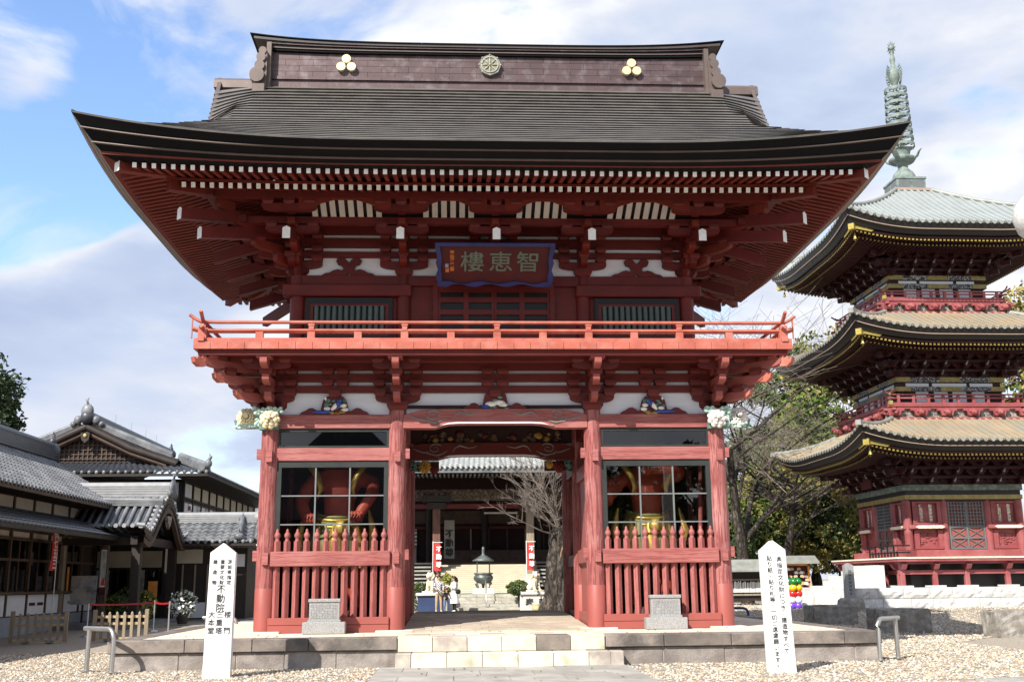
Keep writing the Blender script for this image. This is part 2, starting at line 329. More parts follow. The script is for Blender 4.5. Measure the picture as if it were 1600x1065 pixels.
# stone path in front of the steps and the kerb at the bottom right
pth = put('paved_path', MB().b2(-2.34, 2.34, -16, -2.72, -.05, .012).mesh('paved_path', 'stone_brown'), kind='structure')
slab = {}
for j in range(12):
    y0 = -3.32-j*1.02; off = 0 if j % 2 else .46
    cuts = [-2.32]+[c for c in np.arange(-2.32+.93-off, 2.3, .93)]+[2.32]
    for a, b in zip(cuts, cuts[1:]):
        if b-a < .12: continue
        put('paving_slab', MB().b2(a+.006, b-.006, y0-.506, y0+.5, .0, .03+random.uniform(-.003, .004)).mesh('paving_slab', 'paving'), pth)
put('road_kerb', MB().prism([(7.1, -7.06), (30, -1.2), (30, -14), (9, -14)], 'z', -.02, .05).mesh('road_kerb', 'paving'), kind='structure')

# ---------------------------------------------------------------- gate platform, steps
plat = put('gate_platform', MB().b2(-7.38, 7.38, -2.53, 7.72, -.1, PH-.005).mesh('gate_platform', 'platform_sand'), kind='structure')
def stone(name, x0, x1, y0, y1, z0, z1, m, par, bev=.012):
    me = MB().b2(x0, x1, y0, y1, z0, z1).mesh(name, m, bev); return put(name, me, par, (0, random.uniform(-.006, .006), 0))
def course_x(name, a, b, step, y0, y1, z0, z1, m, par):
    x = a
    while x < b-.05:
        w = step*random.uniform(.82, 1.22); x2 = min(b, x+w)
        if b-x2 < .35: x2 = b
        stone(name, x+.005, x2-.005, y0, y1, z0, z1, m if not hasattr(m, '__len__') or isinstance(m, str) else random.choice(m), par); x = x2
for s in (-1, 1):
    xs_ = sorted((s*2.0, s*7.45))
    course_x('kerb_stone', xs_[0], xs_[1], 1.25, -2.62, -2.1, PH-.23, PH+.004, 'stone_brown', plat)
    course_x('wall_stone', xs_[0]+(.07 if s < 0 else 0), xs_[1]-(.07 if s > 0 else 0), 1.1, -2.55, -2.2, -.08, PH-.236, 'stone_wall', plat)
    for k, y in enumerate(np.arange(-2.1, 7.6, 1.2)):
        xa, xb = sorted((s*7.0, s*7.45)); stone('kerb_stone', xa, xb, y+.005, min(7.7, y+1.195), PH-.23, PH+.004, 'stone_brown', plat)
        xa, xb = sorted((s*7.05, s*7.38)); stone('wall_stone', xa, xb, y+.005, min(7.65, y+1.195), -.08, PH-.236, 'stone_wall', plat)
stp = put('gate_steps', MB().b2(-1.98, 1.98, -2.5, -2.0, -.1, PH-.02).mesh('gate_steps', 'stone_step'), kind='structure')
x = -1.99; cols = ['stone_step', 'stone_step_brown', 'stone_step', 'stone_step', 'stone_step_brown', 'stone_step', 'stone_step']
for i in range(6):
    stone('step_stone', -1.99+i*.663+.004, -1.99+(i+1)*.663-.004, -2.64, -2.0, .285, PH+.006, ['stone_step', 'stone_step_brown', 'stone_step', 'stone_step', 'stone_brown', 'stone_step'][i], stp)
for i in range(7):
    a = -2.02 if i == 0 else -1.72+(i-1)*.67; b = -1.72 if i == 0 else (min(2.05, -1.72+i*.67))
    stone('step_stone', a+.004, b-.004, -2.98, -2.4, .0, .28, 'stone_step' if 0 < i < 6 else 'stone_step_brown', stp)
stone('step_stone', 2.0, 2.3-.005, -2.98, -2.64, 0, .28, 'stone_step_brown', stp)
for i in range(8): stone('step_stone', -1.9+i*.5+.004, -1.9+(i+1)*.5-.004, -2.0, -1.45, PH-.1, PH+.012, random.choice(['stone_step', 'ramp_stone', 'stone_step_brown']), stp)
# paved ramp through the gate
def ramp_z(y): return PH+.012+(.20*min(1, max(0, (y+.6)/5.6)) if y > -.6 else 0)
rp = put('gate_ramp', MB().prism([(-.7, PH-.02), (5.0, PH+.17), (7.7, PH+.17), (7.7, 0), (-.7, 0)], 'x', -2.0, 2.0).mesh('gate_ramp', 'stone_brown'), kind='structure')
y = -.65; r_i = 0
while y < 7.6:
    off = .33 if r_i % 2 else 0; xx = -2.02
    while xx < 2.0:
        x2 = min(2.02, xx+(.62-off*.5 if xx == -2.02 else .62)); z0, z1 = ramp_z(y), ramp_z(y+.55)
        z0 += .012
        vs = [(xx+.005, y+.006, z0), (x2-.005, y+.006, z0), (x2-.005, y+.55, z1), (xx+.005, y+.55, z1)]
        mb = MB(); mb.add([(a, b, c-.08) for a, b, c in vs]+vs, [(0, 3, 2, 1), (4, 5, 6, 7), (0, 1, 5, 4), (1, 2, 6, 5), (2, 3, 7, 6), (3, 0, 4, 7)])
        put('ramp_slab', mb.mesh('ramp_slab', 'ramp_stone'), rp); xx = x2
    y += .56; r_i += 1
# ---------------------------------------------------------------- the gate
CX = (-5.0, -2.195, 2.195, 5.0); UX = (-4.58, -2.11, 2.11, 4.58); GD = 5.2
G = thing('main_gate', 'two-storeyed red temple gate with bracketed eaves, balcony and curved dark copper roof', 'temple gate', (0, 0, PH))
def gp(name, mb, m, loc=(0, 0, 0), rot=(0, 0, 0), par=None, bevel=0, kind=None):
    return put(name, mb.mesh(name, m, bevel) if isinstance(mb, MB) else mb, par or G, loc, rot, kind=kind)
# lower columns
mb = MB(); R = .212
mb.lathe([(R*1.0, 0), (R*1.0, .92), (R*.985, .925), (R*.98, 1.2)], n=28, mi=1); mb.lathe([(R*.985, .93), (R*.975, 2.6), (R*.94, 4.2), (R*.90, 4.78)], n=28, mi=0)
col_me = mb.mesh('column', ['red_column', 'red_smooth'])
pad_me = MB().box((0, 0, .012), (.78, .78, .05)).mesh('base_stone', 'platform_sand', .01)
for x in CX:
    for y in (0, GD/2, GD):
        put('column', col_me, G, (x, y, 0), random.uniform(0, 6)); put('base_stone', pad_me, G, (x, y, 0))
        if y == 0:
            for z in (3.62, 1.42): gp('tenon', MB().box((0, 0, 0), (.13, .12, .25)), 'red_beam', (x+.02, -.215, z+.13))
            s = 1 if x > 0 else -1
            for z in (3.72, 1.52): gp('tenon', MB().box((0, 0, 0), (.14, .13, .22)), 'red_beam', (x+(.21*s if abs(x) > 3 else -.21*s), -.02, z+.1))
# side-bay beams, sills, pickets and windows
fin = MB(); d = .102
fin.box((0, 0, .815), (d, d, 1.63), rz=pi/4)
fin.lathe([(.052, 1.62), (.048, 1.66), (.036, 1.675), (.05, 1.70), (.068, 1.735), (.066, 1.77), (.045, 1.81), (.03, 1.825), (.032, 1.85), (.02, 1.885), (.004, 1.90)], n=10)
pick_me = fin.mesh('picket', 'red_picket')
def bay(sx):
    x0, x1 = sorted((sx*(2.195+.17), sx*(5.0-.17))); xm = (x0+x1)/2
    for z0, z1, th in ((4.38, 4.69, .26), (3.66, 3.95, .22)):
        gp('beam', MB().b2(x0-.05, x1+.05, -th/2, th/2, z0, z1), 'red_beam', bevel=.012)
    gp('picket_rail', MB().b2(x0-.04, x1+.06, -.27, .06, 1.385, 1.70), 'red_beam', bevel=.012)
    gp('sill_board', MB().b2(x0-.05, x1+.05, -.235, .1, .165, .315), 'red_smooth', bevel=.008)
    gp('sill_board', MB().b2(x0-.05, x1+.05, -.23, .1, .0, .158), 'red_smooth', bevel=.008)
    n = 12; a, b = x0+.09, x1-.09
    for i in range(n): put('picket', pick_me, G, (a+(b-a)*i/(n-1), -.13, .29), (0, random.uniform(-.006, .006), random.uniform(-.1, .1)))
    # transom window
    w = gp('window', MB().b2(x0, x1, -.08, .0, 4.31, 4.375).b2(x0, x1, -.08, .0, 3.96, 4.0).b2(x0, x0+.06, -.078, .0, 4.0, 4.31).b2(x1-.06, x1, -.078, .0, 4.0, 4.31), 'charcoal')
    put('pane', MB().b2(x0+.055, x1-.055, -.045, -.039, 3.99, 4.32).mesh('pane', 'glass_dark'), w)
    # big window of nine panes
    mb = MB(); f = .11
    mb.b2(x0, x1, -.1, .02, 3.52, 3.635); mb.b2(x0, x1, -.1, .02, 1.55, 1.66); mb.b2(x0, x0+f, -.099, .02, 1.66, 3.52); mb.b2(x1-f, x1, -.099, .02, 1.66, 3.52)
    w = gp('window', mb, 'charcoal'); pw = (x1-x0-2*f)/3; phh = (3.52-1.66)/3
    for i in (1, 2):
        put('muntin', MB().b2(x0+f+pw*i-.016, x0+f+pw*i+.016, -.085, -.03, 1.66, 3.52).mesh('muntin', 'muntin'), w)
        put('muntin', MB().b2(x0+f, x1-f, -.082, -.033, 1.66+phh*i-.014, 1.66+phh*i+.014).mesh('muntin', 'muntin'), w)
    for i in range(3):
        for j in range(3):
            put('pane', MB().b2(x0+f+pw*i+.012, x0+f+pw*(i+1)-.012, -.058, -.052, 1.66+phh*j+.01, 1.66+phh*(j+1)-.01).mesh('pane', 'glass'), w, (0, 0, 0), (random.uniform(-.003, .003), 0, random.uniform(-.004, .004)))
    # lower mesh screen behind the pickets
    gp('window_post', MB().b2(x0, x0+.07, -.05, .02, .3, 1.56).b2(x1-.07, x1, -.05, .02, .3, 1.56), 'charcoal')
    # statue chamber
    yb = GD/2-.12
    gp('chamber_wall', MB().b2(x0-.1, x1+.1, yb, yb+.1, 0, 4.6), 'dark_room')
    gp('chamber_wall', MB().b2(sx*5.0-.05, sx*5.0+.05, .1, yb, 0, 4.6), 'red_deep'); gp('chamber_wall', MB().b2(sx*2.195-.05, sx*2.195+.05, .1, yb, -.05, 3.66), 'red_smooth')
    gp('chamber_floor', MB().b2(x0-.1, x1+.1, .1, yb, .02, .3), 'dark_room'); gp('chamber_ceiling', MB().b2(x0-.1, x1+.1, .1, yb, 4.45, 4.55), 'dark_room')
    # rear half: rails and boards on the passage side and outside
    for xx in (sx*5.0, sx*2.195):
        for z0, z1 in ((.02, .3), (1.38, 1.66), (3.66, 3.95), (4.38, 4.69)): gp('beam', MB().b2(xx-.1, xx+.1, .15, GD-.15, z0, z1), 'red_deep')
    gp('chamber_wall', MB().b2(sx*5.0-.04, sx*5.0+.04, GD/2, GD, .3, 4.4), 'red_deep')
    for z0, z1 in ((.02, .3), (3.66, 3.95), (4.38, 4.69)): gp('beam', MB().b2(x0, x1, GD-.12, GD+.12, z0, z1), 'red_deep')
    gp('chamber_wall', MB().b2(x0, x1, GD-.04, GD+.04, .3, 4.38), 'red_deep')
for sx in (-1, 1): bay(sx)
# panel boards on the passage sides next to the front columns
for sx in (-1, 1):
    for z0, z1 in ((.03, .32), (1.42, 1.74), (3.35, 3.66)): gp('passage_rail', MB().b2(sx*2.195-.12*1, sx*2.195+.12, .2, GD/2-.15, z0, z1), 'red_smooth', bevel=.01)
# rainbow beams over the passage
def rainbow(y, th, m, zb=0):
    h = [(-2.06, 4.38+zb), (-1.35, 4.38+zb), (-1.22, 4.42+zb), (-1.05, 4.46+zb), (-.8, 4.475+zb), (.8, 4.475+zb), (1.05, 4.46+zb), (1.22, 4.42+zb), (1.35, 4.38+zb), (2.06, 4.38+zb), (2.06, 4.66+zb), (1.9, 4.73+zb), (1.7, 4.775+zb), (1.4, 4.80+zb), (-1.4, 4.80+zb), (-1.7, 4.775+zb), (-1.9, 4.73+zb), (-2.06, 4.66+zb)]
    b = gp('rainbow_beam', MB().prism(h, 'y', y-th/2, y+th/2), m)
    yy = y-th/2-.004
    for s in (-1, 1):
        mb = MB(); sp = []
        for k in range(22):
            a = k/21*2.6*pi; r = .03+.15*k/21; sp.append((s*(1.40-.0)+s*cos(a+.6)*r, yy, 4.655+zb+sin(a+.6)*r*.72))
        mb.tube(sp, [.008+.012*k/21 for k in range(22)], 6, flat=1)
        mb.tube([(s*1.62, yy, 4.60+zb), (s*1.50, yy, 4.52+zb), (s*1.36, yy, 4.49+zb), (s*1.22, yy, 4.53+zb), (s*1.1, yy, 4.60+zb)], [.006, .02, .026, .02, .006], 6)
        mb.tube([(s*1.96, yy, 4.66+zb), (s*1.85, yy, 4.62+zb), (s*1.72, yy, 4.57+zb), (s*1.60, yy, 4.555+zb), (s*1.52, yy, 4.50+zb)], [.006, .018, .022, .018, .008], 6)
        mb.tube([(s*.98, yy, 4.56+zb), (s*.90, yy, 4.68+zb), (s*.80, yy, 4.735+zb), (s*.68, yy, 4.70+zb), (s*.58, yy, 4.67+zb), (s*.45, yy, 4.69+zb), (s*.36, yy, 4.72+zb)], [.006, .016, .028, .024, .018, .012, .004], 6)
        mb.tube([(s*1.34, yy, 4.46+zb), (s*1.30, yy, 4.43+zb), (s*1.22, yy, 4.415+zb)], [.004, .016, .004], 6)
        put('scroll', mb.mesh('scroll', 'scroll_grey'), b)
    mb = MB(); mb.tube([(-1.24, y-th/2+.01, 4.435+zb), (-1.05, y-th/2+.01, 4.475+zb), (-.8, y-th/2+.01, 4.49+zb), (.8, y-th/2+.01, 4.49+zb), (1.05, y-th/2+.01, 4.475+zb), (1.24, y-th/2+.01, 4.435+zb)], [.008, .02, .022, .022, .02, .008], 6)
    put('beam_lip', mb.mesh('beam_lip', 'plaster'), b)
rainbow(0, .34, 'red_beam'); rainbow(GD/2, .3, 'red_deep', -.42)
# carved painted panel between the two beams and the ceiling of the passage
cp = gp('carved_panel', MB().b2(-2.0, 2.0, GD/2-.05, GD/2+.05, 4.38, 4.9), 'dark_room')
mb = MB()
for k in range(46):
    a = random.uniform(-1.7, 1.7); z = random.uniform(4.44, 4.62); r = random.uniform(.03, .09); mb.ball((a, GD/2-.06, z), (r*1.3, .035, r), mi=random.choice([0, 0, 0, 1, 2]), n=6, k=4)
put('carving', mb.mesh('carving', ['carve_dull', 'carve_ochre', 'red_deep']), cp, kind='stuff')
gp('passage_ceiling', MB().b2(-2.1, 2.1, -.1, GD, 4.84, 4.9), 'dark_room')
gp('beam', MB().b2(-2.0, 2.0, GD-.12, GD+.12, 4.36, 4.7), 'red_deep')
def flower(c, r, n, mi, mb, tilt=(0, -1, 0), layers=3, flat=.35):
    """a carved chrysanthemum or peony: rings of plump petals round a bud, facing tilt"""
    q = Vector(tilt).to_track_quat('Z', 'Y').to_matrix()
    for l in range(layers):
        rr = r*(1-.26*l); k_n = max(5, n-2*l)
        for k in range(k_n):
            a = 2*pi*(k+.5*l)/k_n+.2*l; o = Vector(c)+q @ Vector((cos(a)*rr*.72, sin(a)*rr*.72, r*flat*.42*l)); pr = min(rr*.40, rr*2.6/k_n)
            mb.ball(o, (pr, pr*.8, pr*random.uniform(.85, 1.15)), mi, 7, 5)
    mb.ball(Vector(c)+q @ Vector((0, 0, r*flat*.42*layers)), r*.24, mi, 7, 4)
# corner flower carvings in the passage
for s in (-1, 1):
    mb = MB(); flower((s*1.65, GD/2-.2, 3.78), .17, 10, 0 if s < 0 else 1, mb); flower((s*1.42, GD/2-.2, 3.83 if s > 0 else 3.7), .11, 9, 1 if s < 0 else 0, mb)
    for k in range(7): mb.box((s*(1.86+.02*(k % 3)), GD/2-.18, 3.68+k*.035), (.2, .04, .03), 2, R=Matrix.Rotation(random.uniform(-.8, .8), 3, 'Y'))
    mb.b2(min(s*1.98, s*1.3), max(s*1.98, s*1.3), GD/2-.16, GD/2-.08, 3.68, 3.92, 3)
    gp('flower_bracket', mb, ['carve_ochre', 'red_deep', 'carve_green', 'dark_room'])
# carved flower beam ends on the corner columns
for s, m0, m1 in ((-1, 'carve_cream', 'carve_cream'), (1, 'carve_white', 'carve_white')):
    mb = MB(); x = s*5.0
    flower((x-s*.02, -.36, 4.55), .235, 9, 0, mb, (0, -1, .15), 3, .5); flower((x+s*.52, -.16, 4.62), .26, 15, 0, mb, (-.0, -1, .2), 4, .35)
    mb.b2(min(x-s*.2, x+s*.22), max(x-s*.2, x+s*.22), -.3, -.1, 4.34, 4.78, 1); mb.prism([(x+s*.2, 4.40), (x+s*.75, 4.40), (x+s*.8, 4.55), (x+s*.62, 4.72), (x+s*.2, 4.76)], 'y', -.14, .12, 1)
    for k in range(26):
        a = random.uniform(-.28, .34); mb.ball((x+s*a, -.30-random.uniform(0, .06), 4.74+random.uniform(-.05, .07)), (.05, .03, .045), 2, 6, 4)
        mb.ball((x+s*random.uniform(.1, .75), -.17-random.uniform(0, .06), 4.38+random.uniform(0, .09)), (.055, .04, .035), random.choice([2, 2, 0]), 6, 4)
        mb.ball((x+s*random.uniform(.16, .3), -.25, random.uniform(4.4, 4.75)), (.05, .05, .05), 2, 6, 4)
    gp('flower_carving', mb, [m0, 'carve_green', 'carve_mint'])
# plaster, tie beams and frog-leg struts under the balcony
def arm_prof(Lh, h, nose=.30):
    p = [(-Lh, h), (-Lh, h*.52)]
    for k in range(6): a = k/5*pi/2; p.append((-Lh+nose*(1-cos(a)) + .0, h*.52*(1-sin(a))))
    return p+[(-q[0], q[1]) for q in p[::-1]]
def block(w, h, d=None, bot=.68): return MB().box((0, 0, h*.72), (w, d or w, h*.56)).box((0, 0, h*.22), (w, d or w, h*.44), bot=bot)
frog = [(-.80, 0), (-.74, .06), (-.66, .09), (-.58, .145), (-.50, .155), (-.43, .12), (-.37, .075), (-.315, .10), (-.29, .22), (-.26, .33), (-.20, .40), (-.12, .43)]
frog = frog+[(-x, z) for x, z in frog[::-1]]
def frog_leg(x, y, z, sc_, carv):
    f = gp('frog_leg_strut', MB().prism([(a*sc_, b) for a, b in frog], 'y', -.05, .05, 0, 1), ['red_deep', 'black_trim'], (x, y, z))
    mb = MB()
    if carv == 'rabbit':
        for a, b, r, c in ((-.1, .12, .1, 4), (.08, .15, .1, 4), (.0, .2, .06, 5), (.17, .10, .08, 4), (-.22, .06, .08, 2), (.1, .27, .05, 3)): mb.ball((a, -.07, b), (r*1.5, .05, r*.62), c, 7, 4)
        for k in range(8): mb.ball((random.uniform(-.3, .3), -.07, random.uniform(.02, .08)), (.07, .03, .02), 3, 6, 3)
    else:
        s = 1 if carv == 'left' else -1
        for k in range(16): mb.ball((random.uniform(-.22, .25), -.065, random.uniform(.04, .33)), (.06, .03, .03), 3, 6, 3)
        mb.tube([(s*-.06, -.09, .10), (s*.02, -.11, .18), (s*.1, -.11, .26), (s*.13, -.1, .31)], [.03, .055, .05, .03], 7, 4); mb.ball((s*.13, -.11, .32), (.045, .04, .035), 2, 7, 4)
        mb.tube([(s*.02, -.10, .17), (s*.09, -.115, .24), (s*.13, -.11, .29)], [.05, .06, .04], 7, 2)
        mb.tube([(s*-.05, -.09, .07), (s*-.2, -.09, .05), (s*-.38, -.08, .06), (s*-.5, -.07, .05)], [.02, .04, .035, .01], 6, 2)
        for a, b in ((-.16, .13), (.2, .2), (-.2, .36), (.24, .11)): mb.ball((s*a, -.085, b), (.085 if a > -.19 else .03, .03, .045), 4, 7, 4)
        for k in range(6): mb.ball((s*random.uniform(-.1, .2), -.07, random.uniform(.01, .05)), (.06, .03, .02), 0, 6, 3)
    put('carved_birds', mb.mesh('carved_birds', ['carve_ochre', 'red_deep', 'carve_blue', 'carve_green', 'carve_white', 'scroll_grey']), f)
for (a, b) in ((-5.0, -2.195), (-2.195, 2.195), (2.195, 5.0)):
    gp('plaster_panel', MB().b2(a+.1, b-.1, .0, .05, 4.69, 5.88), 'plaster')
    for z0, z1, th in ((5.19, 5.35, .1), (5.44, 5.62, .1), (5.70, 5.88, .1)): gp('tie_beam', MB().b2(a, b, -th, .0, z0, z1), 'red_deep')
blk_s = block(.27, .16).mesh('bracket_block', 'red_deep'); blk_m = block(.27, .13).mesh('bracket_block', 'red_deep'); blk_d = block(.47, .2, bot=.74).mesh('bracket_block', 'red_deep')
frog_leg(-3.6, -.06, 4.69, .98, 'left'); frog_leg(3.6, -.06, 4.69, .98, 'right'); frog_leg(.0, -.06, 4.80, .92, 'rabbit')
for x in (-3.6, 0, 3.6):
    put('bracket_block', blk_s, G, (x, -.06, 5.08))
    for z in (5.33, 5.60):
        for dx in (-.17, .17): put('bracket_block', blk_m, G, (x+dx, -.07, z))
arm_a = MB().prism(arm_prof(.50, .19), 'y', -.075, .075).mesh('bracket_arm', 'red_deep')
arm_b = MB().prism(arm_prof(.52, .16), 'y', -.07, .07).mesh('bracket_arm', 'red_deep')
def proj_arm(Lh, h, back=.3, w=.15, front=None):
    """arm reaching out along -y by Lh, curved underside near its end"""
    p = [(back, h), (back, 0)]
    for k in range(6): a = k/5*pi/2; p.append((-Lh+.30-.30*sin(a), h*.5*(1-cos(a))))
    p += [(-Lh, h)]
    return MB().prism(p, 'x', -w/2, w/2)
pa = [proj_arm(l, .19).mesh('bracket_arm', ['red_smooth']) for l in (.62, .98, 1.32)]
cap_me = MB().box((0, 0, .035), (.31, .34, .07)).mesh('bracket_cap', 'red_smooth')
def lower_set(x, y, rz, diag=1., mid=True):
    M = Matrix.Rotation(rz, 2)
    def at(dx, dy): v = M @ Vector((dx, dy)); return (x+v.x, y+v.y)
    put('bracket_block', blk_d, G, (x, y, 4.78), rz)
    if mid:
        put('bracket_arm', arm_a, G, (*at(0, -.06), 4.96), rz)
        for dx in (-.4, .4): put('bracket_block', blk_s, G, (*at(dx, -.08), 5.10), rz)
        for z in (5.33, 5.60):
            for dx in (-.42, 0, .42): put('bracket_block', blk_m, G, (*at(dx, -.08), z), rz)
        put('bracket_arm', arm_b, G, (*at(0, -.86*diag), 5.58), rz)
        for dx in (-.40, .40): put('bracket_block', blk_s, G, (*at(dx, -.86*diag), 5.70), rz)
    for k, z in enumerate((4.94, 5.26, 5.56)):
        o = put('bracket_arm', pa[k], G, (x, y, z), rz); o.scale = (1, diag, 1)
        if k < 2: put('bracket_block', blk_s, G, (*at(0, -(.52, .86)[k]*diag), z+.17), rz)
    put('bracket_cap', cap_me, G, (*at(0, -1.14*diag), 5.75), rz)
for x in CX: lower_set(x, 0, 0)
for s in (-1, 1):
    for y in (0, GD/2, GD): lower_set(s*5.0, y, s*pi/2, mid=True)
    lower_set(s*5.0, 0, s*pi/4, 1.36, False); lower_set(s*5.0, GD, s*3*pi/4, 1.36, False)
    # carved noses on the corner brackets
    nose = MB().prism([(0, 0), (.16, -.02), (.27, .06), (.3, .17), (.22, .13), (.2, .2), (.1, .16), (.1, .26), (0, .24)], 'y', -.07, .07).mesh('bracket_nose', 'red_rail')
    for k, (dx, z) in enumerate(((1.25, 5.56), (.88, 5.28), (.5, 4.98))): put('bracket_nose', nose, G, (s*(5.0+dx*1.0), -dx*.98, z), (0, 0, -pi/4 if s > 0 else pi+pi/4))
for y0 in (-.88, -1.27): gp('balcony_beam', MB().b2(-5-abs(y0)-.1, 5+abs(y0)+.1, y0-.09, y0+.09, 5.73 if y0 > -1 else 5.79, 5.9), 'red_deep')
for s in (-1, 1):
    for o in (.88, 1.27): gp('balcony_beam', MB().b2(s*(5+o)-.09, s*(5+o)+.09, -1.2, GD+1.2, 5.73 if o < 1 else 5.79, 5.9), 'red_deep')
    gp('plaster_panel', MB().b2(s*5-.03, s*5+.03, .1, GD-.1, 4.69, 5.88), 'plaster')
    for z0, z1 in ((5.19, 5.35), (5.44, 5.62), (5.70, 5.88)): gp('tie_beam', MB().b2(s*5-.09, s*5+.09, 0, GD, z0, z1), 'red_deep')
gp('balcony_beam', MB().b2(-6.2, 6.2, GD+1.18, GD+1.36, 5.79, 5.9), 'red_deep')
gp('balcony_floor', MB().b2(-6.3, 6.3, -1.3, GD+1.3, 5.905, 5.93), 'red_deep')
# balcony deck boards
bw = 12.92/36
db = MB().b2(-bw/2+.004, bw/2-.004, -.9, .9, 0, .155).mesh('deck_board', 'red_rail'); ds = MB().b2(-.95, .95, -.175, .175, 0, .155).mesh('deck_board', 'red_rail')
for i in range(36):
    for y in (-.55, GD+.55): put('deck_board', db, G, (-6.46+bw*(i+.5), y, 5.905+random.uniform(-.002, .002)))
for i in range(13):
    for s in (-1, 1): put('deck_board', ds, G, (s*5.51, .53+i*.36-.2+.2, 5.905))
# balcony railing
gr = G
RX, RY0, RY1 = 6.30, -1.30, GD+1.30
def curved(p0, p1, r, up0, n=8): return MB().tube(p0, r, n)
def rail_line(z, r, ext, flip, sq):
    for y in (RY0, RY1):
        path = [(-RX-ext, y, z+flip), (-RX-ext*.55, y, z+flip*.42), (-RX-.06, y, z+flip*.06), (-RX+.3, y, z), (RX-.3, y, z), (RX+.06, y, z+flip*.06), (RX+ext*.55, y, z+flip*.42), (RX+ext, y, z+flip)]
        gp('railing_bar', MB().tube(path, r, 4 if sq else 10, smooth=not sq, flat=.9), 'red_rail')
    for s in (-1, 1):
        path = [(s*RX, RY0-ext, z+flip+.02), (s*RX, RY0-ext*.55, z+flip*.42+.02), (s*RX, RY0-.06, z+.02), (s*RX, RY1+.06, z+.02), (s*RX, RY1+ext*.55, z+flip*.42+.02), (s*RX, RY1+ext, z+flip+.02)]
        gp('railing_bar', MB().tube(path, r, 4 if sq else 10, smooth=not sq, flat=.9), 'red_rail')
rail_line(6.515, .042, .30, .16, False); rail_line(6.32, .058, .22, .05, True)
for y in (RY0, RY1): gp('railing_bar', MB().b2(-RX-.18, RX+.18, y-.07, y+.07, 6.06, 6.16), 'red_rail', bevel=.01)
for s in (-1, 1): gp('railing_bar', MB().b2(s*RX-.07, s*RX+.07, RY0-.18, RY1+.18, 6.061, 6.163), 'red_rail', bevel=.01)
post = MB().box((0, 0, .075), (.16, .11, .17)).mesh('railing_post', 'red_rail'); neck = MB().box((0, 0, .06), (.11, .08, .13)).box((0, 0, .1), (.14, .1, .03)).mesh('railing_post', 'red_rail')
for x in (-5.1, -4, -3, -2, -1, 0, 1, 2, 3, 4, 5.1):
    for y in (RY0, RY1):
        put('railing_post', post, G, (x, y, 6.14))
        if x in (-4, -2, 0, 2, 4): put('railing_post', neck, G, (x, y, 6.355))
for s in (-1, 1):
    for i, y in enumerate(np.linspace(-.6, GD+.6, 8)):
        put('railing_post', post, G, (s*RX, y, 6.14), pi/2)
        if i % 2: put('railing_post', neck, G, (s*RX, y, 6.355), pi/2)
    for y in (RY0, RY1): gp('railing_post', MB().b2(s*RX-.09, s*RX+.09, y-.09, y+.09, 6.06, 6.36).box((s*RX, y, 6.4), (.12, .12, .1)), 'red_rail')
    for z in (6.3, 6.2):
        for e in (.15, .24): gp('rail_hook', MB().b2(s*(RX+e)-.012, s*(RX+e)+.012, RY0-.02, RY0+.02, 6.16, 6.6 if z > 6.25 else 6.3), 'red_rail') if z > 6.25 and e > .2 else None
# ------------------------------------------------ upper storey
UY0, UY1 = .42, GD-.42
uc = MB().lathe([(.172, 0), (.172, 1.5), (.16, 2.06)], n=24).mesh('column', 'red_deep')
for x in UX:
    for y in (UY0, GD/2, UY1):
        if y == GD/2 and abs(x) < 3: continue
        put('column', uc, G, (x, y, 6.03))
for y, f in ((UY0, -1), (UY1, 1)):
    ya, yb = sorted((y+f*.14, y-f*.12))
    gp('head_beam', MB().b2(-4.72, 4.72, ya+.02, yb, 7.80, 8.04), 'red_deep')
    for a, b in ((-4.90, -1.93), (1.93, 4.90)): gp('girt', MB().b2(a, b, y+f*.21 if f < 0 else y-.1, y+.1 if f < 0 else y+.21, 7.53, 7.81), 'red_deep', bevel=.02)
    for a, b in ((-4.84, -1.93), (1.93, 4.84), (-1.93, 1.93)):
        c = 1.93 if a == -1.93 else 0
        gp('low_girt', MB().b2(a+.002, b-.002, (y-.21 if not c else y-.12) if f < 0 else y-.1, y+.1 if f < 0 else y+.21, 6.06, 6.31 if not c else 6.14), 'red_orange', bevel=.015)
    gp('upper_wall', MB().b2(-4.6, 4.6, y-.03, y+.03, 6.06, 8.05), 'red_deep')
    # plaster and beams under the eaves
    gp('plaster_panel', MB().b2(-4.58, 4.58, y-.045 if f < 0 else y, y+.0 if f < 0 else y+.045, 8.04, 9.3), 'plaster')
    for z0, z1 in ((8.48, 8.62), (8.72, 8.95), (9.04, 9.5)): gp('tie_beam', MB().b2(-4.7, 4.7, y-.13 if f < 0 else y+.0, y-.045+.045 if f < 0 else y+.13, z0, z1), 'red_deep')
for s in (-1, 1):
    gp('upper_wall', MB().b2(s*4.58-.03, s*4.58+.03, UY0, UY1, 6.06, 8.05), 'red_deep'); gp('plaster_panel', MB().b2(s*4.58-.04, s*4.58+.04, UY0, UY1, 8.04, 9.3), 'plaster')
    gp('head_beam', MB().b2(s*4.58-.13, s*4.58+.13, UY0+.15, UY1-.15, 7.801, 8.039), 'red_deep'); gp('girt', MB().b2(s*4.58-.2, s*4.58+.2, UY0, UY1, 7.531, 7.808), 'red_deep')
    for z0, z1 in ((8.48, 8.62), (8.72, 8.95), (9.04, 9.5)): gp('tie_beam', MB().b2(s*4.58-.12, s*4.58+.12, UY0+.14, UY1-.14, z0, z1), 'red_deep')
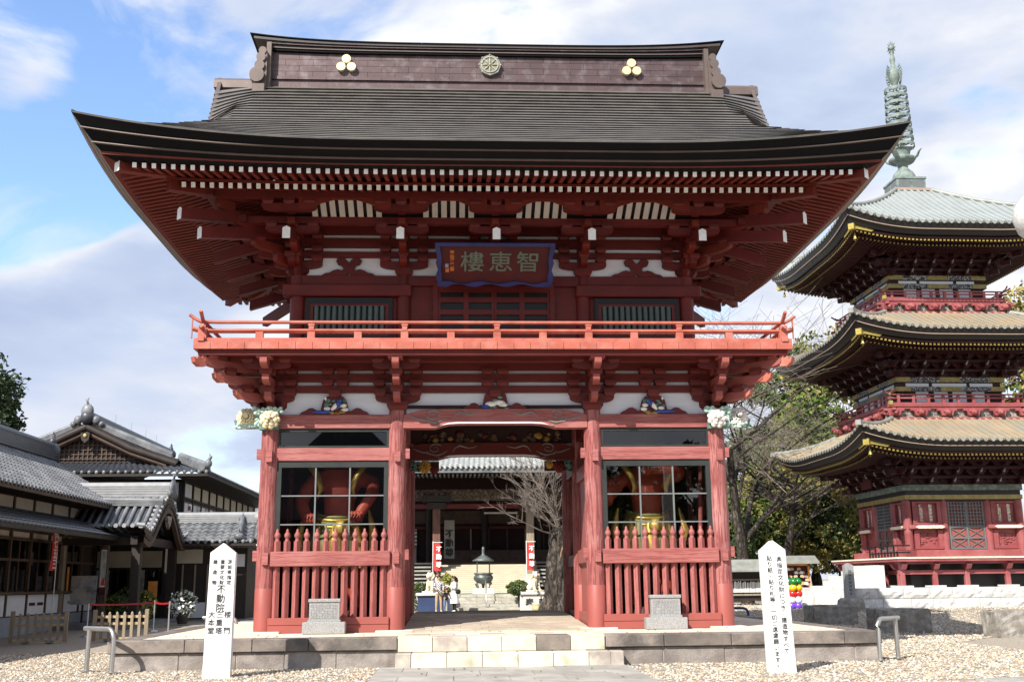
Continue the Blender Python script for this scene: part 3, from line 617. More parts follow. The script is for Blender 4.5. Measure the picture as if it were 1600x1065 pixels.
# barred windows of the upper storey
for s in (-1, 1):
    x0, x1 = sorted((s*2.37, s*4.36)); yf = UY0-.1
    w = gp('barred_window', MB().b2(x0, x1, yf-.03, yf+.06, 7.36, 7.5, 0).b2(x0, x1, yf-.03, yf+.06, 6.45, 6.58, 0).b2(x0, x0+.09, yf-.028, yf+.06, 6.58, 7.36, 0).b2(x1-.09, x1, yf-.028, yf+.06, 6.58, 7.36, 0)
           .b2(x0+.09, x1-.09, yf-.02, yf+.05, 7.30, 7.36, 1).b2(x0+.09, x1-.09, yf-.02, yf+.05, 6.58, 6.63, 1).b2(x0+.09, x0+.16, yf-.019, yf+.05, 6.63, 7.30, 1).b2(x1-.16, x1-.09, yf-.019, yf+.05, 6.63, 7.30, 1).b2(x0+.1, x1-.1, yf+.052, yf+.068, 6.6, 7.4, 0), ['black_trim', 'red_deep'])
    bar = MB().lathe([(.052, 0), (.052, .68)], n=10).mesh('window_bar', 'green_slat')
    for i in range(12): put('window_bar', bar, w, (x0+.235+(x1-x0-.47)*i/11, yf+.0, 6.625))
# doors of the upper storey
gp('door_frame', MB().b2(-1.42, -1.31, UY0-.16, UY0-.03, 6.14, 7.79).b2(1.31, 1.42, UY0-.16, UY0-.03, 6.14, 7.79).b2(-1.31, 1.31, UY0-.15, UY0-.03, 7.69, 7.79), 'red_deep')
def door_leaf(x0, x1):
    yf = UY0-.13; mb = MB(); t = .035
    xm = (x0+x1)/2; m_ = .055
    def op(a, b): return a, b
    cols = [(x0+.03, xm-.05), (xm+.05, x1-.03)]
    rows = [(6.18, 6.30, 4), (6.46, 6.53, 4), (6.74, 7.10, 2), (7.22, 7.40, 2), (7.52, 7.64, 2)]
    d = gp('door', MB().b2(x0, x1, yf+.045, yf+.06, 6.14, 7.69), 'black_trim')
    mb = MB(); zs = [6.14]+[z for r in rows for z in r[:2]]+[7.69]
    for i in range(0, len(zs), 2): mb.b2(x0, x1, yf, yf+.04, zs[i], zs[i+1])
    put('door_rail', mb.mesh('door_rail', 'red_deep'), d)
    mb = MB()
    for a, b in ((x0, x0+.055), (xm-.06, xm+.06), (x1-.055, x1)): mb.b2(a, b, yf-.006, yf+.035, 6.15, 7.68)
    for c0, c1 in ((x0, xm), (xm, x1)):
        c = (c0+c1)/2
        for z0, z1 in ((6.18, 6.30), (6.46, 6.53)): mb.b2(c-.035, c+.035, yf+.002, yf+.035, z0, z1)
    put('door_stile', mb.mesh('door_stile', 'red_deep'), d)
door_leaf(-1.305, -.004); door_leaf(.004, 1.305)
# frog-leg carvings of the upper storey: cloud shaped cut boards
cl = [(-.62, 0), (-.55, .05), (-.45, .065), (-.36, .12), (-.26, .15), (-.16, .12), (-.12, .16), (-.17, .24), (-.26, .27), (-.3, .36), (-.24, .43), (-.1, .42), (-.02, .33), (0, .3)]
cl2 = cl+[(-x, z) for x, z in cl[::-1][1:]]
for x in (-3.40, 3.40): gp('cloud_strut', MB().prism(cl2+[(.05, 0), (0, .06), (-.05, 0)], 'y', -.04, .04, 0, 1), ['red_deep', 'black_trim'], (x, UY0-.1, 8.04))
for s in (-1, 1): gp('cloud_strut', MB().prism([(s*a, b) for a, b in [(-.3, 0), (-.75, 0), (-.7, .05), (-.55, .08), (-.45, .2), (-.3, .25)]], 'y', -.04, .04, 0, 1), ['red_deep', 'black_trim'], (s*(-.55), UY0-.1, 8.04))
# upper brackets
arm_c = MB().prism(arm_prof(.56, .17, .34), 'y', -.08, .08).mesh('bracket_arm', 'red_deep'); arm_e = MB().prism(arm_prof(.60, .17, .34), 'y', -.08, .08).mesh('bracket_arm', 'red_deep')
ub = block(.25, .13).mesh('bracket_block', 'red_deep'); ubd = block(.42, .17, bot=.76).mesh('bracket_block', 'red_deep')
pu = [proj_arm(l, .2, .3, .16).mesh('bracket_arm', ['red_rafter']) for l in (.5, .95, 1.35)]
def tail_mesh(Lh, s=.30):
    w = .085; sl_ = .30; h = .30
    p = [(-Lh, -Lh*sl_), (-Lh, -Lh*sl_+h*.86), (.6, .6*sl_+h), (.6, .6*sl_)]
    mb = MB().prism(p, 'x', -w, w, 0)
    y = -Lh-.004; z = -Lh*sl_; mb.add([(-w, y, z), (w, y, z), (w, y, z+h*.8), (0, y, z+h*.94), (-w, y, z+h*.8)], [(0, 1, 2, 3, 4)], 1)
    return mb.mesh('tail_rafter', ['red_deep', 'white_tip'])
tl = tail_mesh(1.95)
def upper_set(x, y, rz, diag=1., mid=True, tail=True):
    M = Matrix.Rotation(rz, 2)
    def at(dx, dy): v = M @ Vector((dx, dy)); return (x+v.x, y+v.y)
    put('eave_bracket_block', ubd, G, (x, y, 8.05), rz)
    if mid:
        put('bracket_arm', arm_c, G, (*at(0, -.10), 8.20), rz)
        for z in (8.36, 8.60, 8.92):
            for dx in (-.44, 0, .44): put('eave_bracket_block', ub, G, (*at(dx, -.13), z), rz)
        put('bracket_arm', arm_e, G, (*at(0, -1.10*diag), 8.74), rz)
        for dx in (-.46, 0, .46): put('eave_bracket_block', ub, G, (*at(dx, -1.10*diag), 8.87), rz)
        put('bracket_arm', arm_e, G, (*at(0, -1.66*diag), 9.06), rz)
        for dx in (-.46, 0, .46): put('eave_bracket_block', ub, G, (*at(dx, -1.66*diag), 9.21), rz)
    for k, z in enumerate((8.22, 8.47, 8.84)):
        o = put('bracket_arm', pu[k], G, (x, y, z), rz); o.scale = (1, diag, 1)
        if k < 2: put('eave_bracket_block', ub, G, (*at(0, -(.40, .84)[k]*diag), z+.18), rz)
    put('bracket_arm', MB_small, G, (*at(0, -1.5*diag), 9.12), rz)
    if tail: o = put('tail_rafter', tl, G, (x, y, 8.93), rz); o.scale = (1, diag, 1)
MB_small = proj_arm(.22, .24, .2, .16).mesh('bracket_arm', ['red_rafter'])
for x in UX: upper_set(x, UY0, 0)
upper_set(0, UY0, 0, mid=True)
for s in (-1, 1):
    for y in (UY0, 1.9, 3.3, UY1): upper_set(s*4.58, y, s*pi/2)
    o = put('tail_rafter', tl, G, (s*4.58, UY0, 9.24), s*pi/4); o.scale = (1, 1.62, 1)
    upper_set(s*4.58, UY0, s*pi/4, 1.36, False); upper_set(s*4.58, UY1, s*3*pi/4, 1.36, False)
for o, z0, z1 in ((1.10, 8.95, 9.11), (1.72, 9.34, 9.50)):
    gp('eave_purlin', MB().b2(-4.58-o-.2, 4.58+o+.2, UY0-o-.09, UY0-o+.09, z0, z1), 'red_deep')
    gp('eave_purlin', MB().b2(-4.58-o-.2, 4.58+o+.2, UY1+o-.09, UY1+o+.09, z0, z1), 'red_deep')
    for s in (-1, 1): gp('eave_purlin', MB().b2(s*(4.58+o)-.09, s*(4.58+o)+.09, UY0-o-.2, UY1+o+.2, z0+.002, z1-.002), 'red_deep')
# coving of white ribs between the bracket sets
rib = MB().prism([(-1.70+UY0, 9.38), (-1.66+UY0, 9.38), (-1.14+UY0, 9.13), (-1.18+UY0, 9.10)], 'x', -.062, .062).mesh('cove_rib', 'cove_white')
for c, n in ((-3.35, 8), (-1.06, 6), (1.06, 6), (3.35, 8)):
    for i in range(n): put('cove_rib', rib, G, (c+(i-(n-1)/2)*.205, 0, 0))
gp('cove_board', MB().prism([(-1.66+UY0, 9.42), (-1.62+UY0, 9.44), (-1.04+UY0, 9.16), (-1.08+UY0, 9.14)], 'x', -4.6, 4.6), 'black_trim')
arch = []
for c, hw in ((-3.35, .72), (-1.06, .56), (1.06, .56), (3.35, .72)):
    p = [(-hw-.3, 9.36), (-hw-.3, 9.1), (-hw, 9.12), (-hw*.78, 9.22), (-hw*.55, 9.27), (-hw*.35, 9.315), (hw*.35, 9.315), (hw*.55, 9.27), (hw*.78, 9.22), (hw, 9.12), (hw+.3, 9.1), (hw+.3, 9.36)]
    gp('arched_board', MB().prism(p, 'y', -.03, .03), 'red_rafter', (c, UY0-1.73, 0))
# ------------------------------------------------ roof of the gate
TX, TY = 8.58, 3.59                      # eave corner
def lift(a, half): return .52*max(0., (abs(a)-half*.29)/(half*.71))**2.35
def prof(t): return 9.76+.56*t+.023*t*t
def g_l(t): return max(0., 1-t/2.6)**1.6
YM = GD/2
def front_z(x, t): return prof(t)+lift(x, TX)*g_l(t)
def side_z(y, t): return prof(t)+lift(y-YM, YM+TY)*g_l(t)
def Xv(y): return 7.25-(YM-y)*.17
def Xc(y): return 5.90+(1.79-y)*.13
def surf(x, y):       # front slope, y measured towards the camera
    t = y+TY; z = front_z(x, t)
    if t > 2.0:
        xc, xv = Xc(y), Xv(y)
        if abs(x) > xc and xv > xc+.02: z -= min(1, (abs(x)-xc)/(xv-xc))**1.2*.55*max(0, (YM-y)/3.3)**.7
    return z
rf = gp('roof', MB().b2(-5.2, 5.2, .3, GD-.3, 9.9, 10.4), 'red_board')
NC = 21; ts = [0]+[.05+(YM-.55+TY-.05)*i/NC for i in range(1, NC+1)]
def course(t0, t1, flipy):
    """one stepped copper course of the front or back slope, lip at its lower edge"""
    rows = []; nx = 34
    for t, up in ((t0+.085, -.03), (t0-.012, .032+.045*t0/6), (t1+.02, .012)):
        y = -TY+t; row = []
        he = (TX-t) if t < 2.2 else Xv(y)
        if 2.0 < t < 2.5: he = max(TX-t, Xv(y)) if t < 2.2 else he
        for i in range(nx+1):
            u = -1+2*i/nx; u = math.copysign(abs(u)**.8, u); x = u*he
            z = surf(x, y)+up
            row.append((x, y if not flipy else GD-y, z))
        rows.append(row)
    return rows
for fl in (0, 1):
    for i in range(NC):
        mb = MB(); mb.grid(course(ts[i], ts[i+1], fl)); put('roof_course', mb.mesh('roof_course', 'copper_tile'), rf)
for s in (-1, 1):      # the skirts at the sides
    n = 8
    for i in range(n):
        t0, t1 = 2.35*i/n, 2.35*(i+1)/n; rows = []
        for t, up in ((t0-.012, 0), (t0-.012, .058), (t1+.02, .012)):
            hy = YM+TY-t; rows.append([(s*(TX-t), YM+hy*(-1+2*j/24), side_z(YM+hy*(-1+2*j/24), t)+up) for j in range(25)])
        put('roof_course', MB().grid(rows).mesh('roof_course', 'copper_tile'), rf)
    # gable wall and barge boards
    gy = [(YM-4.0+i*.5) for i in range(17)]
    pts = [(y, (surf(6.3, y if y < YM else GD-y))-.25) for y in gy]; pts = [(gy[0], 10.7)]+pts+[(gy[-1], 10.7)]
    put('gable_wall', MB().prism(pts, 'x', s*6.2-.05, s*6.2+.05).mesh('gable_wall', 'red_deep'), rf)
    rows = []
    for j in range(25):
        y = YM-3.95+7.9*j/24; yy = y if y < YM else GD-y; x = s*(Xv(yy)-.03); z = surf(abs(x), yy)
        rows.append([(x-s*.1, y, z-.28), (x, y, z-.28), (x, y, z+.06), (x-s*.1, y, z+.06)])
    put('barge_board', MB().grid(rows).mesh('barge_board', 'copper_edge'), rf)
    # low ridge between the ridge ornament and the verge
    put('verge_ridge', MB().prism([(YM-.2, 13.8), (YM-.18, 14.02), (YM-.1, 14.10), (YM+.1, 14.10), (YM+.18, 14.02), (YM+.2, 13.8)], 'x', s*5.8, s*7.28).mesh('verge_ridge', 'copper_edge'), rf)
# layered eave edge: sheets swept round the eaves; corner lift differs from layer to layer
def eave_band(p, m_front, m_side, name, n=40):
    """p: list of (outward offset from the column line, z, share of the corner lift)"""
    p2 = p1 = p
    for side in ('front', 'back', 'left', 'right'):
        rows = []
        for o, z, k in (p1 if side in ('front', 'back') else p2):
            row = []
            for i in range(n+1):
                u = -1+2*i/n; u = math.copysign(abs(u)**.75, u)
                if side in ('front', 'back'):
                    x = u*(5.0+o); zz = z+k*lift(u*TX, TX); row.append((x, -o if side == 'front' else GD+o, zz))
                else:
                    y = YM+u*(YM+o); zz = z+k*lift(u*(YM+TY), YM+TY); row.append(((5+o)*(-1 if side == 'left' else 1), y, zz))
            rows.append(row)
        put(name, MB().grid(rows).mesh(name, m_front if side in ('front', 'back') else m_side), rf)
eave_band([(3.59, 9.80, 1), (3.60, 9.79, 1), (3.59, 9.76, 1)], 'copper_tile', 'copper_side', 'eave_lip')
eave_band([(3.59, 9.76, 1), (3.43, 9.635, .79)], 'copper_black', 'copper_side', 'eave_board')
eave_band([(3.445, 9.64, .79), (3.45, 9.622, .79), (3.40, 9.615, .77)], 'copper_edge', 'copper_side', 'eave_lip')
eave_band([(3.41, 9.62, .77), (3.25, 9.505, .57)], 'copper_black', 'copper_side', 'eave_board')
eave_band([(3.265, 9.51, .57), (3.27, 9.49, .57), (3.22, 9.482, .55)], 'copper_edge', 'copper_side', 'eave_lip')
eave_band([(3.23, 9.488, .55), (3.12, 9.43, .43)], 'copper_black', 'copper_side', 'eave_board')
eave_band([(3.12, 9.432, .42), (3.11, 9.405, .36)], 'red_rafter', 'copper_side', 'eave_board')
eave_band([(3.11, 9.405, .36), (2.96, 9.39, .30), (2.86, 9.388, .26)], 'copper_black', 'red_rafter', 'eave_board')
# soffit boards
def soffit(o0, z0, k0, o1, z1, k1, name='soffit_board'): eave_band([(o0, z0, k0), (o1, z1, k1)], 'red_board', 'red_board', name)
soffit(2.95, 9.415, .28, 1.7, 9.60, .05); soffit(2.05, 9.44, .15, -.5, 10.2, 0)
# rafters: flying rafters outside, base rafters inside, white painted ends
RS = .197
def rafter(L_, drop, w=.086, h=.105):
    mb = MB(); a = w/2
    mb.add([(-a, 0, -h/2), (a, 0, -h/2), (a, 0, h/2), (-a, 0, h/2), (-a, 1, -h/2), (a, 1, -h/2), (a, 1, h/2), (-a, 1, h/2)], [(0, 1, 2, 3), (0, 4, 5, 1), (1, 5, 6, 2), (2, 6, 7, 3), (3, 7, 4, 0), (4, 7, 6, 5)], [1, 0, 0, 0, 0, 0])
    return mb
r_fly = rafter(1, 0).mesh('flying_rafter', ['red_rafter', 'white_tip']); r_base = rafter(1, 0, .09, .115).mesh('base_rafter', ['red_rafter', 'white_tip'])
def rafters(kind, o_tip, o_in, z_tip, slope, k, half_x, half_y):
    me = r_fly if kind == 'flying_rafter' else r_base
    for side, half, c in (('front', half_x, 0), ('left', half_y, YM), ('right', half_y, YM), ('back', half_x, 0)):
        n = int(half/RS)
        pts = []
        for i in range(-n, n+1):
            u = i*RS; full = 5.0 if side in ('front', 'back') else YM
            oi = max(o_in, abs(u)-full+.06)       # stops at the hip rafter
            ln = o_tip-oi
            if ln < .12: continue
            lf = lift(u, full+3.59)*k; pts.append((u, ln, lf))
        if side == 'back':      # out of sight: one joined part
            mb = MB(); a = .043
            for u, ln, lf in pts: mb.b2(u-a, u+a, GD+o_tip-ln, GD+o_tip, z_tip+lf-.05, z_tip+lf+.05)
            put(kind, mb.mesh(kind, 'red_rafter'), G, kind='stuff'); continue
        for u, ln, lf in pts:
            ang = math.atan(slope); d = hypot(ln, ln*slope)
            if side == 'front': o = put(kind, me, G, (u, -o_tip, z_tip+lf), (ang, 0, 0))
            else:
                s = -1 if side == 'left' else 1
                o = put(kind, me, G, (s*(5+o_tip), c+u, z_tip+lf), (ang, 0, -pi/2 if s < 0 else pi/2))
            o.scale = (1, d, 1)
rafters('flying_rafter', 2.93, 1.7, 9.335, .2, .30, 7.5, YM+2.5)
rafters('base_rafter', 2.05, -.42, 9.325, .32, .14, 6.75, YM+1.75)
eave_band([(2.0, 9.385, .15), (2.06, 9.385, .15), (2.06, 9.44, .15), (1.95, 9.46, .15)], 'red_rafter', 'red_rafter', 'rafter_purlin')
for sx in (-1, 1):
    for sy in (0, 1):
        for tip, zt, ln, w, h in (((2.86, 9.47, 3.2, .20, .27)), ((2.02, 9.36, 3.6, .2, .25))):
            mb = MB(); a = w/2; q = .1
            mb.add([(-a, 0, -h*.55), (a, 0, -h*.55), (a, 0, h*.3), (0, 0, h*.5), (-a, 0, h*.3), (-a, ln, -h*.5+.5), (a, ln, -h*.5+.5), (a, ln, h*.5+.5), (0, ln, h*.5+.5), (-a, ln, h*.5+.5)], [(0, 1, 2, 3, 4), (0, 5, 6, 1), (1, 6, 7, 2), (2, 7, 8, 3), (3, 8, 9, 4), (4, 9, 5, 0), (9, 8, 7, 6, 5)], [1 if tip > 2.5 else 0, 0, 0, 0, 0, 0, 0])
            y = -tip if not sy else GD+tip
            rz = {(-1, 0): -pi/4, (1, 0): pi/4, (-1, 1): -3*pi/4, (1, 1): 3*pi/4}[(sx, sy)]
            gp('hip_rafter', mb, ['red_rafter', 'white_tip'], (sx*(5+tip), y, zt), (0, 0, rz))
# main ridge
rd = put('ridge', MB().b2(-5.75, 5.75, 2.14, 3.06, 13.3, 14.7).mesh('ridge', 'plum_copper'), rf)
zz = [13.90, 13.99, 14.14, 14.31, 14.48, 14.64]
for r in range(5):
    n = 16; w = 11.46/n; off = (r % 2)*.5*w; x = -5.73
    while x < 5.72:
        x2 = min(5.73, x+(w-off if x == -5.73 and off else w)); yo = .012*(r == 0)+.018*(r < 1)
        for f, yy in ((-1, 2.14), (1, 3.06)):
            if f > 0 and r > 0: continue
            put('ridge_plate', MB().b2(x+.004, x2-.004, min(yy, yy+f*(.022+yo)), max(yy, yy+f*(.022+yo)), zz[r]+.004, zz[r+1]-.004).mesh('ridge_plate', 'plum_copper'), rd)
        x = x2
def cap(z0, z1, yo, x1, m, sag=.2):
    rows = []
    for i in range(41):
        u = -1+2*i/40; x = u*x1; dz = sag*abs(u)**4
        rows.append([(x, 2.14-yo, z0+dz), (x, 2.14-yo, z1+dz), (x, 3.06+yo, z1+dz), (x, 3.06+yo, z0+dz)])
    mb = MB().grid(rows); mb.add(rows[0], [(0, 1, 2, 3)]); mb.add(rows[-1], [(0, 1, 2, 3)]); rows2 = [[r[0], r[3]] for r in rows]; mb.grid(rows2)
    put('ridge_cap', mb.mesh('ridge_cap', m), rd)
cap(14.64, 14.69, .10, 5.75, 'copper_black', .06); cap(14.695, 14.72, .13, 5.75, 'copper_edge', .07); cap(14.725, 14.77, .12, 5.78, 'copper_black', .09); cap(14.775, 14.795, .15, 5.8, 'plum_copper', .1); cap(14.805, 14.83, .14, 5.85, 'copper_black', .12); cap(14.835, 14.90, .16, 6.2, 'copper_dark', .17)
cap(14.905, 14.93, .19, 6.30, 'copper_black', .22)
for s in (-1, 1):      # scrolled ridge-end ornaments
    o = put('ridge_ornament', MB().b2(min(s*5.72, s*5.84), max(s*5.72, s*5.84), 1.9, 3.3, 13.2, 14.86).mesh('ridge_ornament', 'copper_edge'), rd)
    mb = MB().b2(min(s*5.8, s*6.12), max(s*5.8, s*6.12), 1.62, 3.58, 13.2, 13.55); put('scroll', mb.mesh('scroll', 'copper_edge', .015), o)
    for (dx, z, r) in ((6.03, 13.83, .19), (5.98, 14.12, .13), (5.95, 14.36, .12), (5.92, 14.55, .10)):
        mb = MB(); n = 14; mb.prism([(s*dx+r*cos(2*pi*k/n), z+r*1.1*sin(2*pi*k/n)) for k in range(n)], 'y', 1.68+(.19-r), 3.52-(.19-r)); put('scroll', mb.mesh('scroll', 'copper_edge'), o)
    mb = MB().b2(min(s*5.8, s*6.0), max(s*5.8, s*6.0), 1.8, 3.4, 13.55, 14.5); put('scroll', mb.mesh('scroll', 'copper_edge'), o)
# crests
mat('old_gilt', (.42, .39, .27), .6, .2, 9)
y0 = 2.085
c = put('wheel_crest', MB().prism([(.30*cos(pi/8+k*pi/4-pi/8), 14.36+.30*sin(k*pi/4)) for k in range(8)], 'y', y0-.06, y0+.05).mesh('wheel_crest', 'bronze_grey'), rd)
mb = MB()
ring = [(.22*cos(k*pi/12), y0-.07, 14.36+.22*sin(k*pi/12)) for k in range(25)]; mb.tube(ring, .016, 6)
for k in range(8):
    a = k*pi/4; mb.tube([(.03*cos(a), y0-.075, 14.36+.03*sin(a)), (.11*cos(a), y0-.075, 14.36+.11*sin(a)), (.21*cos(a), y0-.07, 14.36+.21*sin(a))], [.008, .02, .008], 6); mb.ball((.285*cos(a), y0-.065, 14.36+.285*sin(a)), .022, 0, 7, 4)
mb.ball((0, y0-.08, 14.36), .035, 0)
put('wheel_spoke', mb.mesh('wheel_spoke', 'old_gilt'), c)
disc = MB(); n = 20; disc.prism([(.118*cos(2*pi*k/n), .118*sin(2*pi*k/n)) for k in range(n)], 'y', -.06, .06); disc_me = disc.mesh('crest_disc', 'pale_gold')
for x in (-3.78, 3.78):
    for dx, dz in ((0, .12), (-.135, -.1), (.135, -.1)): put('crest_disc', disc_me, rd, (x+dx, y0-.02, 14.35+dz))
for x in (-1.83, 1.81): put('lightning_rod', MB().tube([(x, 2.6, 14.9), (x, 2.6, 15.55)], [.012, .008], 6).mesh('lightning_rod', 'steel'), rd)
# ---------------------------------------------------------------- plaque
pl = thing('name_plaque', 'blue-framed dark red name board with three green characters hanging under the gate eaves', 'signboard', (0, 0, PH))
A = Vector((0, -.20, 7.67)); B = Vector((0, -.75, 8.53)); upv = (B-A).normalized(); nv = Vector((0, -upv.z, upv.y)); Rm = Matrix(((1, 0, 0), (0, upv.y, nv.y), (0, upv.z, nv.z))).to_4x4()
def pl_put(name, me, x=0, v=0, n=0, par=None, sx=1):
    o = put(name, me, par or pl); o.matrix_local = Matrix.Translation(A+upv*v+nv*n) @ Rm @ Matrix.Translation((x, 0, 0)) @ Matrix.Diagonal((sx, 1, 1, 1)); return o
H = (B-A).length
pl_put('board', MB().b2(-1.25, 1.25, .06, H-.04, -.03, 0).mesh('board', 'sign_red'))
wav = [(-1.33, 0), (-1.1, -.02)]+[(-1.1+2.2*i/24, .02+.035*sin(i/24*6*pi-.6)) for i in range(1, 24)]+[(1.1, -.02), (1.33, 0), (1.30, .1)]+[(1.2-2.4*i/24, .085+.035*sin(i/24*6*pi+2.2)) for i in range(25)]+[(-1.30, .1)]
pl_put('frame_edge', MB().prism(wav, 'z', -.02, .07).mesh('frame_edge', 'blue_frame'))
pl_put('frame_edge', MB().b2(-1.36, 1.36, H-.08, H, -.02, .07).mesh('frame_edge', 'blue_frame'))
for s in (-1, 1):
    sd_ = [(s*1.33, .1), (s*1.345, .25), (s*1.30, .38), (s*1.35, .55), (s*1.31, .7), (s*1.36, .85), (s*1.36, H-.082), (s*1.26, H-.082), (s*1.235, .8), (s*1.215, .6), (s*1.24, .4), (s*1.21, .25), (s*1.22, .1)]
    pl_put('frame_edge', MB().prism(sd_, 'z', -.021, .068).mesh('frame_edge', 'blue_frame'))
for i, ch in enumerate('樓恵智'):
    pl_put('lettering', text_mesh('lettering', ch, .50, 'sign_green', .006, .004), (-.52, .13, .76)[i], .53, .008, None, 1.12)
pl_put('lettering', vtext('lettering', '峰仙翁謹書', .10, .098, 'sign_orange', .003, .004), -.98, .58, .006)
pl_put('seal', MB().b2(-.04, .04, -.045, .045, 0, .008).mesh('seal', 'sign_blue'), -1.10, .47, .004); pl_put('seal', MB().b2(-.04, .04, -.045, .045, 0, .008).mesh('seal', 'sign_orange'), -1.09, .36, .004)
# ---------------------------------------------------------------- pagoda
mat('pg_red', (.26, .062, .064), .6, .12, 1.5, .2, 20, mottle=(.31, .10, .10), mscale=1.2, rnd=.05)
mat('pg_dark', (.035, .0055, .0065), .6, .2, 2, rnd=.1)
mat('pg_black', (.014, .013, .012), .45, .15, 2)
mat('pg_gold', (.44, .34, .085), .42, .12, 6, .1, 30, metal=.45)
mat('pg_gold_dull', (.30, .24, .09), .5, .2, 5, metal=.3)
mat('pg_roof_tan', (.36, .29, .20), .5, .12, .8, .1, 12, metal=.2, stretch=(1, 1, .6), mottle=(.29, .275, .22), mscale=.9)
mat('pg_roof_green', (.29, .315, .31), .5, .08, .8, .1, 12, metal=.15)
mat('pg_roof_edge', (.27, .275, .25), .55, .15, 3, .1, 20, metal=.2)
mat('pg_brown', (.33, .24, .19), .6, .1, 2)
mat('verdigris', (.19, .235, .21), .65, .25, 4, .3, 20, mottle=(.09, .115, .105), mscale=3.5, msharp=(.5, .7))
mat('band_pattern', (.04, .05, .05), .6, .3, 10, mottle=(.42, .42, .4), mscale=16, msharp=(.52, .56))
mat('band_green', (.10, .13, .11), .6, .2, 4, mottle=(.22, .24, .2), mscale=5)
mat('cloud_carving', (.33, .31, .27), .8, .4, 12, .8, 30, mottle=(.1, .09, .08), mscale=12, msharp=(.45, .6))
mat('lattice_grey', (.13, .14, .145), .5, .1)
mat('ivory', (.75, .70, .55), .6, .12, 10, .3, 40, mottle=(.35, .36, .26), mscale=26, msharp=(.55, .62))
PGC = (19.96, 21.75); PZ = .45; PR = radians(1.16)
PG = thing('three_storey_pagoda', 'dark red three-storied pagoda with gold rafter ends and tall bronze finial', 'pagoda', (PGC[0], PGC[1], 0), PR)
def pp(name, mb, m, loc=(0, 0, 0), rot=(0, 0, 0), par=None, bevel=0, kind=None, scale=(1, 1, 1)):
    return put(name, mb.mesh(name, m, bevel) if isinstance(mb, MB) else mb, par or PG, loc, rot, scale, kind)
def four(name, me, par=None, kind=None, sides=(0, 1, 2, 3)):   # the front piece (facing -y) and its copies on the other sides
    return [put(name, me, par or PG, (0, 0, 0), -k*pi/2, kind=kind) for k in sides]
# stone base of rough blocks
sb = pp('stone_base', MB().b2(-5.4, 5.4, -4.12, 5, .2, 1.18), 'granite_pale')
for r, (z0, z1) in enumerate(((.3, .79), (.795, 1.2))):
    x = -5.5
    while x < 5.5:
        x2 = min(5.5, x+random.uniform(.75, 1.15)); mb = MB(); n = 5; rows = []
        for j in range(4):
            rows.append([(x+.008+(x2-x-.016)*i/n, -4.2-(random.uniform(.0, .07) if 0 < i < n and 0 < j < 3 else 0), z0+.006+(z1-z0-.012)*j/3) for i in range(n+1)])
        mb.grid(rows); mb.b2(x+.008, x2-.008, -4.19, -4.0, z0+.006, z1-.006); pp('base_block', mb, 'granite_pale', par=sb); x = x2
    for k in range(9): pp('base_block', MB().b2(-5.5, -5.3, -4.1+k*1.0, -4.1+k*1.0+.99, z0+.006, z1-.006), 'granite_pale', par=sb, bevel=.02)
# under-floor posts and deck
po = MB().box((0, 0, .48), (.2, .2, .96), top=.95).mesh('deck_post', 'pg_red', .03); pad = MB().box((0, 0, .03), (.6, .6, .07)).mesh('post_pad', 'granite_pale')
nose_p = MB().prism([(-.3, 0), (-.18, -.16), (.0, -.2), (.15, -.12), (.2, .06), (-.25, .08)], 'x', -.1, .1).mesh('post_bracket', 'pg_red')
for k in range(4):
    for u in (-3.15, -1.81, -.49, 1.2, 2.6):
        a = -k*pi/2; c, s = cos(a), sin(a); v = -3.05
        put('deck_post', po, PG, (u*c-v*s, u*s+v*c, 1.22), a); put('post_pad', pad, PG, (u*c-v*s, u*s+v*c, 1.2), a)
        put('post_bracket', nose_p, PG, (u*c-(v-.05)*s, u*s+(v-.05)*c, 2.07), a)
four('deck_beam', MB().b2(-3.3, 3.05, -3.1, -2.98, 1.7, 1.86).mesh('deck_beam', 'pg_red')); four('deck_beam', MB().b2(-3.3, 3.1, -3.3, -2.9, 2.1, 2.2).mesh('deck_beam', 'pg_red'))
pp('deck', MB().b2(-3.5, 3.5, -3.5, 3.5, 2.2, 2.30), 'pg_red'); pp('deck_edge', MB().b2(-3.53, 3.53, -3.53, 3.53, 2.305, 2.37), 'ivory')
pp('under_floor', MB().b2(-2.6, 2.6, -2.6, 2.6, 1.1, 2.2), 'pg_black')
four('deck_sill', MB().b2(-2.75, 2.75, -2.75, -2.3, 2.372, 2.66).mesh('deck_sill', 'pg_red', .02))
